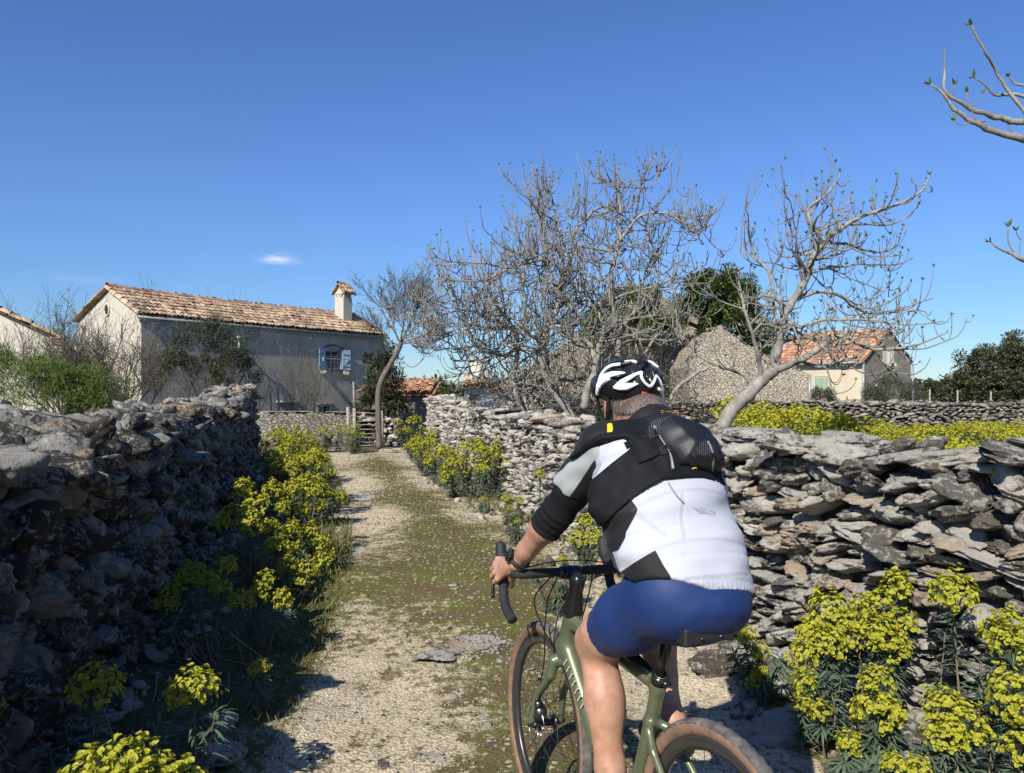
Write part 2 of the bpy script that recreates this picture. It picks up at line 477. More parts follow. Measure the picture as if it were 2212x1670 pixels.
def rot_xyz(a, b, c):
    ca, sa, cb, sb, cc, sc_ = np.cos(a), np.sin(a), np.cos(b), np.sin(b), np.cos(c), np.sin(c)
    Rx = np.array([[1, 0, 0], [0, ca, -sa], [0, sa, ca]]); Ry = np.array([[cb, 0, sb], [0, 1, 0], [-sb, 0, cb]]); Rz = np.array([[cc, -sc_, 0], [sc_, cc, 0], [0, 0, 1]])
    return Rz @ Ry @ Rx
def place_rocks(mb, items, mat=0, pool=None):
    """items: (lod, M3x3, pos, rnd); each keeps its own turned base"""
    by = {}
    for it in items:
        b = rng.integers(len((pool or ROCKS)[it[0]])); by.setdefault((it[0], b), []).append(it)
    for (lod, b), its in by.items():
        V, Fa = (pool or ROCKS)[lod][b]
        Ms = np.array([i[1] for i in its]); T = np.array([i[2] for i in its]); rn = np.array([i[3] for i in its])
        W = np.einsum('nij,vj->nvi', Ms, V) + T[:, None, :]
        k, nv = len(its), len(V)
        FF = (Fa[None] + (np.arange(k) * nv)[:, None, None]).reshape(-1, 3)
        mb.add(W.reshape(-1, 3), FF, mat, np.repeat(rn, nv))

def lod_for(p):
    d = math.hypot(p[0], p[1])
    return 5 if d < 3.0 else 4 if d < 5.5 else 3 if d < 11 else 2 if d < 24 else 1

def resample(pts, step):
    P = catmull([(a, b, 0) for a, b in pts], 12)[:, :2]
    s = np.concatenate([[0], np.cumsum(np.linalg.norm(np.diff(P, axis=0), axis=1))])
    S = np.linspace(0, s[-1], max(2, int(s[-1] / step)))
    return np.stack([np.interp(S, s, P[:, 0]), np.interp(S, s, P[:, 1])], 1), S

def build_wall(name, label, pts, top, thick, side, mat, row=(0.08, 0.15), width=(0.10, 0.26), tilt=0.25, cap=(0.25, 0.5), cap_h=0.09,
               batter=0.06, back=True, back_min=0.5, depth=0.15, sizefn=None, maxlod=5, group=None, jut=0.035, fill=0.0, pool=None):
    """dry-stone wall along pts; side=+1: the near face is on the left of the running direction"""
    P, S = resample(pts, 0.05)
    T = np.gradient(P, axis=0); T /= np.linalg.norm(T, axis=1, keepdims=True)
    N = np.stack([-T[:, 1], T[:, 0]], 1) * side
    L = S[-1]
    bump_f = make_field(hash(name) % 997 if False else len(label) * 7 + 1, [1.2, 3.7], [0.05, 0.04])
    def ptn(s):
        return (np.array([np.interp(s, S, P[:, 0]), np.interp(s, S, P[:, 1])]), np.array([np.interp(s, S, N[:, 0]), np.interp(s, S, N[:, 1])]), np.array([np.interp(s, S, T[:, 0]), np.interp(s, S, T[:, 1])]))
    topf = lambda s: float(np.interp(s / L, np.linspace(0, 1, len(top)), top)) + float(bump_f(np.array([[s, 0, 0]]))[0])
    items = []
    def stone(s, z, off, w, dpt, h, tl):
        p, n, t = ptn(s); n = n / (np.linalg.norm(n) + 1e-9); t = t / (np.linalg.norm(t) + 1e-9)
        q = p + n * off
        gzv = float(gz(q[0], q[1]))
        B = np.array([[t[0], n[0], 0], [t[1], n[1], 0], [0, 0, 1]])
        Rr = rot_xyz(rng.normal() * tl * 0.5, rng.normal() * tl, rng.normal() * tl * 0.7)
        fl = rng.choice([-1, 1], 3); 
        if fl.prod() < 0: fl[0] *= -1
        Mx = B @ Rr @ np.diag([w, dpt, h]) @ np.diag(fl)
        items.append((min(maxlod, lod_for(q)), Mx, np.array([q[0], q[1], z + gzv]), rng.random()))
    def face(sgn, zmin):
        z = 0.0
        while z < max(top) + 0.1:
            rh = rng.uniform(*row)
            s = rng.uniform(-0.1, 0.05)
            while s < L:
                sz = 1.0 if sizefn is None else sizefn(s, z)
                w = rng.uniform(*width) * sz
                if rng.random() < 0.12: w *= 1.5
                s2 = s + w
                tp = topf(s + w / 2)
                zz = z + rh * 0.5 + rng.normal() * rh * 0.18
                if zmin <= zz < tp - cap_h * 0.5:
                    hh = rh * rng.uniform(0.50, 0.80) * (sz if sz > 1 else 1) * (1.5 if rng.random() < 0.08 else 1.0)
                    off = sgn * (thick / 2 - batter * (zz / max(top)) - depth * 0.55) + sgn * rng.normal() * jut
                    stone(s + w / 2, zz, off, w * rng.uniform(0.52, 0.66), depth * rng.uniform(0.8, 1.25), hh, tilt)
                s = s2
            z += rh * 0.93
    face(1, 0.0)
    if back: face(-1, back_min)
    # cap stones across the thickness
    lanes = max(2, int(thick / 0.28))
    for ln in range(lanes):
        s = rng.uniform(0, 0.2)
        while s < L:
            sz = 1.0 if sizefn is None else sizefn(s, 9)
            w = rng.uniform(*cap) * sz
            tp = topf(s + w / 2)
            off = (ln + 0.5) / lanes * thick - thick / 2
            stone(s + w / 2, tp - cap_h * 0.45 + rng.normal() * 0.03, off * 0.9 + rng.normal() * 0.04, w * 0.58, thick / lanes * rng.uniform(0.6, 0.85), cap_h * rng.uniform(0.6, 1.5) * (sz if sz > 1 else 1), tilt * 0.55)
            s += w * 0.8
    for _ in range(int(L * 2.5)):
        s = rng.uniform(0, L); a = rng.uniform(0.05, 0.11)
        stone(s, topf(s) + cap_h * 0.8, rng.uniform(-0.4, 0.4) * thick, a, a * 0.8, a * rng.uniform(0.35, 0.6), 0.5)
    mb = MB(); place_rocks(mb, items, 0, pool)
    # rubble core
    k = max(2, int(L / 0.25)); ss = np.linspace(0.05, L - 0.05, k); Vc = []
    for s in ss:
        p, n, t = ptn(s); n /= np.linalg.norm(n) + 1e-9
        h = topf(s) - cap_h * 0.7; b = thick / 2 - depth * 0.8
        z0 = float(gz(p[0], p[1])) - 0.1
        for o_, z_ in ((-b, z0), (b, z0), (b - batter, z0 + h + 0.05), (-b + batter, z0 + h + 0.05)):
            Vc.append((p[0] + n[0] * o_, p[1] + n[1] * o_, z_))
    Fc = [[4*i + a, 4*i + (a + 1) % 4, 4*i + 4 + (a + 1) % 4, 4*i + 4 + a] for i in range(k - 1) for a in range(4)]
    Fc += [[0, 3, 2, 1], [4*k - 4, 4*k - 3, 4*k - 2, 4*k - 1]]
    mb.add(Vc, Fc, 1)
    o = mb.build(name, [mat, M['core']])
    tag(o, label, "wall", group)
    return o

# left wall, shaded side towards the path
LW = [(-1.42, 0.6), (-1.62, 2.0), (-1.9, 3.3), (-2.35, 5.4), (-3.0, 8.0), (-4.0, 12.0), (-5.1, 16.0), (-5.75, 18.6)]
TH = 0.75
def shift_line(pts, off):
    P = np.array(pts, float); T = np.gradient(P, axis=0); T /= np.linalg.norm(T, axis=1, keepdims=True)
    return [tuple(p + np.array([-t[1], t[0]]) * off) for p, t in zip(P, T)]
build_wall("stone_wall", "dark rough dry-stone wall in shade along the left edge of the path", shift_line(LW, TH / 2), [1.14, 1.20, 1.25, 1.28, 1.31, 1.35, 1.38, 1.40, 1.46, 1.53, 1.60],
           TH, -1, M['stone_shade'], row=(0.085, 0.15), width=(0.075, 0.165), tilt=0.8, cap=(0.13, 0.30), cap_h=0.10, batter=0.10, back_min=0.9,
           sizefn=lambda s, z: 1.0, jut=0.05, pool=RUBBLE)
# right wall, sunlit side towards the path
RW = [(4.6, 1.3), (3.3, 2.45), (2.55, 3.15), (1.95, 3.95), (1.5, 4.75), (1.1, 6.0), (0.62, 8.4), (0.1, 11.2), (-0.85, 15.2), (-1.75, 19.0), (-2.15, 20.9)]
build_wall("stone_wall", "sunlit dry-stone wall of flat slabs and rubble right of the path behind the cyclist", shift_line(RW, -0.30), [1.34, 1.31, 1.28, 1.25, 1.22, 1.20, 1.18, 1.17, 1.16, 1.18, 1.25, 1.33, 1.40, 1.42],
           0.60, 1, M['stone_slab'], row=(0.036, 0.080), width=(0.07, 0.22), tilt=0.26, cap=(0.20, 0.44), cap_h=0.050, batter=0.05, back_min=0.9,
           sizefn=lambda s, z: (1.0 if s < 7 else 0.72), jut=0.032, depth=0.13)
# ---------------------------------------------------------------- buildings
def render_mat(name, a, b, c, stain=0.5, scale=1.0, bump=0.35):
    g = NG(name); v = g.coord()
    n1 = g.noise(v, 0.55 * scale, 7, 0.62, dist=0.5); n2 = g.noise(v, 3.5 * scale, 8, 0.7); n3 = g.noise(v, 30, 6, 0.7)
    sv = g.vmath('MULTIPLY', v, (1.6, 1.6, 0.22))
    st = g.noise(sv, 1.4 * scale, 6, 0.65)
    base = g.mix(g.rng(n1, 0.36, 0.64), a, b)
    base = g.mix(g.math('MULTIPLY', g.rng(st, 0.48, 0.68), stain), base, c)
    base = g.mix(g.rng(n2, 0.3, 0.75, 0, 0.35), base, c)
    base = g.mix(g.rng(n3, 0.62, 0.7, 0, 0.25), base, a)
    return g.done(base, 0.93, g.bump(g.math('ADD', g.math('MULTIPLY', n2, 0.6), g.math('MULTIPLY', n3, 0.3)), bump, 0.04), Specular_IOR_Level=0.2)
M['plaster_grey'] = render_mat("grey_cement_render", (0.47, 0.44, 0.38), (0.33, 0.31, 0.265), (0.22, 0.205, 0.175), 0.7)
M['plaster_pale'] = render_mat("pale_lime_render", (0.54, 0.50, 0.42), (0.48, 0.445, 0.37), (0.39, 0.36, 0.295), 0.35)
M['plaster_cream'] = render_mat("cream_render", (0.60, 0.53, 0.40), (0.53, 0.46, 0.34), (0.42, 0.31, 0.21), 0.45)
M['plaster_brown'] = render_mat("brown_grey_render", (0.27, 0.24, 0.20), (0.21, 0.185, 0.155), (0.14, 0.12, 0.10), 0.6)
M['white_plaster'] = render_mat("white_render", (0.62, 0.60, 0.55), (0.52, 0.50, 0.45), (0.36, 0.34, 0.30), 0.4)
def tile_mat(name, cols, lichen=0.4):
    g = NG(name); v = g.coord(); r = g.attr("rnd")
    base = g.ramp(r, [(i / (len(cols) - 1), c) for i, c in enumerate(cols)])
    n1 = g.noise(v, 14, 7, 0.7); n2 = g.noise(v, 1.1, 5, 0.6)
    base = g.mix(g.rng(n1, 0.42, 0.7, 0, 0.5), base, (0.58, 0.45, 0.30))
    dk = g.math('MULTIPLY', g.rng(g.math('ADD', g.math('MULTIPLY', n1, 0.5), g.math('MULTIPLY', n2, 0.6)), 0.54, 0.66), lichen)
    base = g.mix(dk, base, (0.12, 0.09, 0.065))
    return g.done(base, 0.9, g.bump(n1, 0.4, 0.02), Specular_IOR_Level=0.2)
M['tile'] = tile_mat("terracotta_tiles", [(0.24, 0.155, 0.11), (0.42, 0.26, 0.17), (0.50, 0.34, 0.22), (0.57, 0.42, 0.28), (0.61, 0.48, 0.34)], 0.7)
M['tile_red'] = tile_mat("red_terracotta_tiles", [(0.24, 0.09, 0.055), (0.38, 0.16, 0.09), (0.48, 0.25, 0.14), (0.54, 0.36, 0.21)], 0.5)
M['grey_metal'] = simple("zinc_gutter", (0.26, 0.28, 0.29), 0.5, 0.3, 0.1, 4)
M['eave_board'] = simple("weathered_eave_board", (0.30, 0.285, 0.26), 0.9, 0, 0.2, 6)
M['blue_paint'] = simple("pale_blue_paint", (0.30, 0.42, 0.52), 0.75, 0, 0.1, 8, 0.2, 60)
M['teal_paint'] = simple("faded_teal_paint", (0.22, 0.29, 0.25), 0.8, 0, 0.15, 8)
M['green_paint'] = simple("sage_green_paint", (0.26, 0.36, 0.22), 0.7, 0, 0.06, 5)
M['wood_old'] = simple("weathered_wood", (0.27, 0.24, 0.20), 0.9, 0, 0.25, 12, 0.5, 80)
M['dark_room'] = simple("dark_interior", (0.012, 0.012, 0.013), 0.9)
gl = NG("window_glass"); M['glass'] = gl.done((0.02, 0.025, 0.03), 0.08, None, Specular_IOR_Level=0.6)

def basis(o, ax):
    """o origin (x,y,z), ax horizontal unit vector along the face; returns f(s, out, z)->world with out = towards the viewer side"""
    o = np.array(o, float); a = np.array([ax[0], ax[1], 0.0]); nrm = np.array([ax[1], -ax[0], 0.0])
    return (lambda s, q, z: o + a * s + nrm * q + np.array([0, 0, z])), a, nrm

def wall_face(mb, f, poly_top, s0, s1, zb, holes=(), recess=0.22, mat=0):
    """wall face from s0..s1, bottom zb, top given by poly_top(s); rectangular holes (sa,sb,za,zc) get reveals"""
    S = sorted(set([s0, s1] + [h[0] for h in holes] + [h[1] for h in holes] + list(np.linspace(s0, s1, 9))))
    for a, b in zip(S[:-1], S[1:]):
        hs = sorted([(h[2], h[3]) for h in holes if h[0] <= a + 1e-6 and h[1] >= b - 1e-6])
        z = zb; segs = []
        for za, zc in hs: segs.append((z, za)); z = zc
        segs.append((z, None))
        for z0, z1 in segs:
            ta, tb = (poly_top(a), poly_top(b)) if z1 is None else (z1, z1)
            mb.add([f(a, 0, z0), f(b, 0, z0), f(b, 0, tb), f(a, 0, ta)], [[0, 1, 2, 3]], mat)
    for sa, sb, za, zc in holes:
        q = -recess
        mb.add([f(sa, 0, za), f(sb, 0, za), f(sb, 0, zc), f(sa, 0, zc), f(sa, q, za), f(sb, q, za), f(sb, q, zc), f(sa, q, zc)],
               [[0, 4, 5, 1], [1, 5, 6, 2], [2, 6, 7, 3], [3, 7, 4, 0]], mat)

def bx(mb, f, s0, s1, q0, q1, z0, z1, mat=0, rnd=0.5):
    V = [f(s, q, z) for z in (z0, z1) for q in (q0, q1) for s in (s0, s1)]
    mb.add(V, [[0, 2, 3, 1], [4, 5, 7, 6], [0, 1, 5, 4], [1, 3, 7, 5], [3, 2, 6, 7], [2, 0, 4, 6]], mat, rnd)

def tile_roof(mb, A, B, C, D, tw=0.21, tl=0.36, seed=1, sag=0.0, mat=0, dark_rows=2):
    """barrel tiles on the slope with eave A->B and ridge D->C (D above A)"""
    r = np.random.default_rng(seed)
    A, B, C, D = [np.array(p, float) for p in (A, B, C, D)]
    W = np.linalg.norm(B - A); Lh = np.linalg.norm(D - A)
    nW, nL = max(2, int(W / tw)), max(2, int(Lh / tl))
    nrm = np.cross(B - A, D - A); nrm /= np.linalg.norm(nrm)
    if nrm[2] < 0: nrm = -nrm
    def pt(u, v):
        p = (A * (1 - u) + B * u) * (1 - v) + (D * (1 - u) + C * u) * v
        return p - np.array([0, 0, sag * math.sin(math.pi * u) * (0.4 + 0.6 * v)])
    ang = np.linspace(0, np.pi, 6)
    ux = (B - A) / W
    VV, FF, RR = [], [], []; c = 0
    for j in range(nL):
        for i in range(nW):
            for under in (0, 1):
                u = (i + 0.5 + (0.5 if under else 0)) / nW
                if u > 1: continue
                v0, v1 = (j - 0.12) / nL, (j + 1.08) / nL
                p0, p1 = pt(u, v0) + r.normal(size=3) * 0.012, pt(u, min(v1, 1.0)) + r.normal(size=3) * 0.010
                lift0, lift1 = (0.055, 0.02) if not under else (-0.005, -0.03)
                r0, r1 = tw * 0.56, tw * 0.46
                s = 1 if not under else -0.55
                R0 = [p0 + nrm * (lift0 + math.sin(a) * r0 * 0.75 * s) - ux * math.cos(a) * r0 for a in ang]
                R1 = [p1 + nrm * (lift1 + math.sin(a) * r1 * 0.75 * s) - ux * math.cos(a) * r1 for a in ang]
                R2 = [p - nrm * 0.022 for p in R0]
                VV += R0 + R1 + R2
                k = len(ang)
                FF += [[c + a, c + a + 1, c + k + a + 1, c + k + a] for a in range(k - 1)] + [[c + 2*k + a, c + 2*k + a + 1, c + a + 1, c + a] for a in range(k - 1)]
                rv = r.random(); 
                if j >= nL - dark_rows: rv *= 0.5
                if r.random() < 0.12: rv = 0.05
                RR += [rv] * (3 * k); c += 3 * k
    mb.add(VV, FF, mat, np.array(RR))
    # sheathing just under the tiles
    mb.add([A - nrm * 0.06, B - nrm * 0.06, C - nrm * 0.06, D - nrm * 0.06], [[0, 1, 2, 3]], mat, 0.0)

def ridge_row(mb, P0, P1, r=0.12, mat=0, seed=3, sag=0.0):
    rr = np.random.default_rng(seed); P0, P1 = np.array(P0, float), np.array(P1, float)
    n = int(np.linalg.norm(P1 - P0) / 0.38); ang = np.linspace(-0.3, np.pi + 0.3, 7)
    d = (P1 - P0) / np.linalg.norm(P1 - P0); side = np.cross(d, [0, 0, 1]); side /= np.linalg.norm(side)
    for i in range(n):
        a = P0 + (P1 - P0) * i / n; b = P0 + (P1 - P0) * min(1, (i + 1.12) / n)
        a = a - np.array([0, 0, sag * math.sin(math.pi * i / n)]); b = b - np.array([0, 0, sag * math.sin(math.pi * min(1, (i + 1) / n))])
        jz = rr.normal() * 0.012
        R0 = [a + side * math.cos(t) * r * 1.12 + np.array([0, 0, math.sin(t) * r * 1.1 + 0.03 + jz]) for t in ang]
        R1 = [b + side * math.cos(t) * r * 0.95 + np.array([0, 0, math.sin(t) * r * 0.95 + jz]) for t in ang]
        k = len(ang)
        mb.add(R0 + R1, [[q, q + 1, k + q + 1, k + q] for q in range(k - 1)], mat, rr.random() * 0.9)

# ---- the long farmhouse on the left
AX = np.array([0.553, 0.833]); GXv = np.array([-0.833, 0.553])
C1 = np.array([-14.4, 32.0]); LH, WH = 13.85, 4.5
ZB, ZE, ZR = -1.2, 4.55, 5.70
house = empty("farmhouse", (*C1, 0), "long grey rendered farmhouse with a sagging terracotta roof and one pale blue shuttered window", "house")
def child(o, parent):
    o.parent = parent; o.matrix_parent_inverse = parent.matrix_world.inverted() if False else Matrix.Translation(-Vector(parent.location)); return o
f1, a1, n1_ = basis((C1[0], C1[1], 0), AX)            # long facade, n = towards right/viewer
f2, a2, n2_ = basis((C1[0], C1[1], 0), -GXv)          # gable: s runs negative towards left end
mb = MB()
SW = 10.17
holes = [(SW - 0.52, SW + 0.52, 2.72, 3.66), (9.1, 10.0, -1.1, 0.98), (11.5, 12.6, -1.2, 0.98), (1.9, 2.95, 0.35, 1.25)]
wall_face(mb, f1, lambda s: ZE, 0, LH, ZB, holes)
o = mb.build("front_wall", M['plaster_grey'], smooth=False); child(o, house)
mb = MB(); wall_face(mb, lambda s, q, z: f1(s, -WH, z), lambda s: ZE, 0, LH, ZB)
o = mb.build("back_wall", M['plaster_grey'], smooth=False); child(o, house)
mb = MB()
gf = lambda s, q, z: np.array([C1[0] + GXv[0] * s - AX[0] * q, C1[1] + GXv[1] * s - AX[1] * q, z])
gtop = lambda s: ZE + (ZR - ZE) * (1 - abs(s - WH / 2) / (WH / 2))
wall_face(mb, gf, gtop, 0, WH, ZB)
o = mb.build("gable_wall", M['plaster_pale'], smooth=False); child(o, house)
mb = MB(); wall_face(mb, lambda s, q, z: gf(s, q - LH, z), gtop, 0, WH, ZB)
o = mb.build("gable_wall", M['plaster_pale'], smooth=False); child(o, house)
# round attic vent with a raised ring
mb = MB(); cen = gf(2.35, 0.0, 4.9)
ring = [cen + np.array([GXv[0], GXv[1], 0]) * math.cos(t) * 0.17 + np.array([0, 0, 1]) * math.sin(t) * 0.24 - np.array([AX[0], AX[1], 0]) * 0.015 for t in np.linspace(0, 2 * math.pi, 21)]
mb.tube(ring, 0.045, 6)
o = mb.build("vent_ring", M['plaster_pale']); child(o, house)
mb = MB(); disc = [p - np.array([AX[0], AX[1], 0]) * 0.004 for p in ring[:-1]]
mb.add(disc, [list(range(20))]); o = mb.build("attic_vent", M['dark_room']); child(o, house)
# roof with overhangs
ov, og = 0.09, 0.08
def W3(s, g_, z): return np.array([C1[0] + AX[0] * s + GXv[0] * g_, C1[1] + AX[1] * s + GXv[1] * g_, z])
sl = (ZR - ZE) / (WH / 2)
mb = MB()
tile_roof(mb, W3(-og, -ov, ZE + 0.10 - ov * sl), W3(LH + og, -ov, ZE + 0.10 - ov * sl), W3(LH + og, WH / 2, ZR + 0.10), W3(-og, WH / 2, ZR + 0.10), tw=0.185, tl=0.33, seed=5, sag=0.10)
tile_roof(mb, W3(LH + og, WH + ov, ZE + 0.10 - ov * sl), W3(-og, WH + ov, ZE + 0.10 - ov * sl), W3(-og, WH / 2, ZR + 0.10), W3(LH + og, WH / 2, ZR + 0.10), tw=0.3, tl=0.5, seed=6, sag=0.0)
ridge_row(mb, W3(-og, WH / 2, ZR + 0.12), W3(LH + og, WH / 2, ZR + 0.12), 0.13, sag=0.10)
for s_ in (1, -1):   # verge tiles down both slopes of the near gable
    ridge_row(mb, W3(-og - 0.02, WH / 2 + s_ * (WH / 2 + ov), ZE + 0.10 - ov * sl), W3(-og - 0.02, WH / 2, ZR + 0.10), 0.10, seed=8 + s_)
roof = mb.build("roof", M['tile'], smooth=True); child(roof, house)
mb = MB()
bx(mb, f1, -0.1, LH + 0.1, 0.003, 0.055, ZE - 0.17, ZE - 0.05)
bx(mb, f1, -0.1, LH + 0.1, 0.003, 0.035, ZE - 0.27, ZE - 0.17)
o = mb.build("eave_board", M['eave_board'], smooth=False); child(o, house)
mb = MB(); mb.tube([f1(-0.2, ov + 0.035, ZE - 0.06), f1(LH + 0.2, ov + 0.035, ZE - 0.09)], 0.055, 10)
for s in np.arange(0.5, LH, 1.0): bx(mb, f1, s, s + 0.03, 0.06, ov + 0.05, ZE - 0.125, ZE - 0.115)
o = mb.build("gutter", M['grey_metal']); child(o, house)
mb = MB(); mb.tube([f1(4.3, 0.02, 3.75), f1(4.3, 0.35, 3.78), f1(4.3, 0.38, 3.2)], 0.055, 8); mb.tube([f1(4.3, 0.35, 3.83), f1(4.3, 0.35, 4.0)], 0.08, 8)
o = mb.build("vent_pipe", M['white_plaster']); child(o, house)
# window with pale blue shutters
mb = MB(); s0, s1, z0, z1 = SW - 0.52, SW + 0.52, 2.72, 3.66; q = -0.16
for (a, b, c, d) in ((s0, s0 + 0.07, z0, z1), (s1 - 0.07, s1, z0, z1), (s0 + 0.07, s1 - 0.07, z1 - 0.07, z1), (s0 + 0.07, s1 - 0.07, z0, z0 + 0.07), (SW - 0.03, SW + 0.03, z0 + 0.07, z1 - 0.07)):
    bx(mb, f1, a, b, q - 0.05, q, c, d)
for zz in (z0 + 0.33, z0 + 0.62):
    bx(mb, f1, s0 + 0.07, SW - 0.03, q - 0.04, q - 0.005, zz, zz + 0.03); bx(mb, f1, SW + 0.03, s1 - 0.07, q - 0.04, q - 0.005, zz, zz + 0.03)
win = mb.build("window", M['blue_paint'], smooth=False); child(win, house)
mb = MB(); mb.add([f1(s0, q - 0.055, z0), f1(s1, q - 0.055, z0), f1(s1, q - 0.055, z1), f1(s0, q - 0.055, z1)], [[0, 1, 2, 3]])
p_ = mb.build("pane", M['glass'], smooth=False); child(p_, win); p_.matrix_parent_inverse = Matrix.Translation((0, 0, 0))
for sgn, sa in ((-1, s0 - 0.53), (1, s1 + 0.03)):
    mb = MB(); tilt_ = 0.16
    ff = (lambda s, q, z, sa=sa, sgn=sgn: f1(s, q + tilt_ * ((sa + 0.5 - s) if sgn < 0 else (s - sa)) , z))
    for k in range(4): bx(mb, ff, sa + k * 0.125 + 0.003, sa + k * 0.125 + 0.122, 0.03, 0.055, z0 - 0.03, z1 + 0.03)
    for zz in (z0 + 0.15, z1 - 0.2): bx(mb, ff, sa + 0.02, sa + 0.48, 0.056, 0.08, zz, zz + 0.07)
    o = mb.build("shutter", M['blue_paint'], smooth=False); child(o, house)
mb = MB(); bx(mb, f1, s0 - 0.3, s1 + 0.35, 0.13, 0.15, 3.20, 3.24)
for s in (s0 - 0.28, s1 + 0.3): bx(mb, f1, s, s + 0.05, 0.06, 0.16, 3.1, 3.3)
o = mb.build("shutter_bar", M['blue_paint'], smooth=False); child(o, house)
mb = MB()
place = []
for s in (s0 - 0.32, s1 + 0.10):      # projecting stone brackets and rough lintel
    mq = MB(); place_rocks(mq, [(3, np.array([[a1[0]*0.16, n1_[0]*0.24, 0], [a1[1]*0.16, n1_[1]*0.24, 0], [0, 0, 0.13]]), f1(s + 0.1, 0.14, z0 - 0.20), 0.2)]); child(mq.build("stone_bracket", M['stone_far']), house)
for k in range(9):
    t = k / 8.0
    place.append((2, np.array([[a1[0]*0.10, n1_[0]*0.05, 0], [a1[1]*0.10, n1_[1]*0.05, 0], [0, 0, 0.08]]), f1(s0 - 0.1 + t * 1.25, 0.0, z1 + 0.10 + 0.14 * math.sin(math.pi * t)), 0.3))
place_rocks(mb, place); child(mb.build("stone_lintel", M['stone_far']), house); mb = MB()
bx(mb, f1, s0 - 0.05, s1 + 0.05, -0.1, 0.07, z0 - 0.10, z0 - 0.005)
o = mb.build("stone_sill", M['stone_far'], smooth=False); child(o, house)
# ground floor openings
mb = MB(); bx(mb, f1, 9.1, 9.18, -0.15, 0.02, -1.1, 0.98); bx(mb, f1, 9.92, 10.0, -0.15, 0.02, -1.1, 0.98); bx(mb, f1, 9.18, 9.92, -0.15, 0.02, 0.90, 0.98); bx(mb, f1, 9.52, 9.57, -0.14, -0.1, -1.1, 0.9)
w2_ = mb.build("window", M['blue_paint'], smooth=False); child(w2_, house)
mb = MB(); mb.add([f1(9.1, -0.2, -1.1), f1(10, -0.2, -1.1), f1(10, -0.2, 0.98), f1(9.1, -0.2, 0.98)], [[0, 1, 2, 3]]); p_ = mb.build("pane", M['glass'], smooth=False); child(p_, w2_); p_.matrix_parent_inverse = Matrix.Identity(4)
mb = MB(); bx(mb, f1, 1.9, 2.0, -0.15, 0.03, 0.35, 1.25); bx(mb, f1, 2.85, 2.95, -0.15, 0.03, 0.35, 1.25); bx(mb, f1, 2.0, 2.85, -0.15, 0.03, 1.15, 1.25); bx(mb, f1, 2.4, 2.45, -0.15, -0.05, 0.35, 1.15)
w3_ = mb.build("window", M['blue_paint'], smooth=False); child(w3_, house)
mb = MB(); mb.add([f1(1.9, -0.2, 0.35), f1(2.95, -0.2, 0.35), f1(2.95, -0.2, 1.25), f1(1.9, -0.2, 1.25)], [[0, 1, 2, 3]]); p_ = mb.build("pane", M['glass'], smooth=False); child(p_, w3_); p_.matrix_parent_inverse = Matrix.Identity(4)
mb = MB()
for k in range(8): bx(mb, f1, 11.5 + k * 0.1375 + 0.004, 11.5 + (k + 1) * 0.1375 - 0.004, -0.12, -0.07, -1.2, 0.90)
bx(mb, f1, 11.5, 12.6, -0.14, 0.03, 0.90, 0.98)
o = mb.build("door", M['teal_paint'], smooth=False); child(o, house)
mb = MB(); bx(mb, f1, 6.6, 8.0, 0.003, 0.42, 1.12, 1.20); bx(mb, f1, 9.0, 10.1, 0.003, 0.25, 1.0, 1.07); bx(mb, f1, 11.3, 12.9, 0.003, 0.3, 1.02, 1.10)
o = mb.build("stone_lintel", M['plaster_grey'], smooth=False); child(o, house)
# chimney
mb = MB(); cs, cg = 12.3, 1.45; zc = ZE + sl * cg - 0.1
fc = lambda s, g_, z: W3(cs + s, cg + g_, z)
cw, cd = 0.31, 0.31
def cbox(mb, s0, s1, g0, g1, z0, z1, mat=0):
    V = [fc(s, g_, z) for z in (z0, z1) for g_ in (g0, g1) for s in (s0, s1)]
    mb.add(V, [[0, 1, 3, 2], [4, 6, 7, 5], [0, 4, 5, 1], [1, 5, 7, 3], [3, 7, 6, 2], [2, 6, 4, 0]], mat, 0.5)
cbox(mb, -cw, cw, -cd, cd, zc - 0.6, 6.52)
for s in (-cw + 0.05, -0.05, cw - 0.15): cbox(mb, s, s + 0.10, -cd, -cd + 0.10, 6.52, 6.70)
for g_ in (-cd + 0.16, 0.02, cd - 0.12): cbox(mb, -cw, -cw + 0.1, g_, g_ + 0.12, 6.52, 6.70); cbox(mb, cw - 0.1, cw, g_, g_ + 0.12, 6.52, 6.70)
cbox(mb, -cw - 0.02, cw + 0.02, -cd - 0.02, cd + 0.02, 6.70, 6.80)
mb.add([fc(-cw, -cd, 6.8), fc(-cw, cd, 6.8), fc(-cw, 0, 7.18), fc(cw, -cd, 6.8), fc(cw, cd, 6.8), fc(cw, 0, 7.18)], [[0, 2, 1], [3, 4, 5], [0, 3, 5, 2], [1, 2, 5, 4]])
mb.tube([fc(cw + 0.05, -cd, zc + 0.1), fc(cw + 0.05, cd, zc + 0.35)], 0.05, 6, 0)
chim = mb.build("chimney", M['plaster_pale'], smooth=False); child(chim, roof); chim.matrix_parent_inverse = Matrix.Identity(4)
mb = MB()
tile_roof(mb, fc(-cw - 0.1, -cd - 0.12, 6.74), fc(cw + 0.1, -cd - 0.12, 6.74), fc(cw + 0.1, 0, 7.22), fc(-cw - 0.1, 0, 7.22), tw=0.19, tl=0.3, seed=20, dark_rows=0)
tile_roof(mb, fc(cw + 0.1, cd + 0.12, 6.74), fc(-cw - 0.1, cd + 0.12, 6.74), fc(-cw - 0.1, 0, 7.22), fc(cw + 0.1, 0, 7.22), tw=0.19, tl=0.3, seed=21, dark_rows=0)
ridge_row(mb, fc(-cw - 0.1, 0, 7.22), fc(cw + 0.1, 0, 7.22), 0.09)
o = mb.build("chimney_cap", M['tile']); child(o, roof); o.matrix_parent_inverse = Matrix.Identity(4)

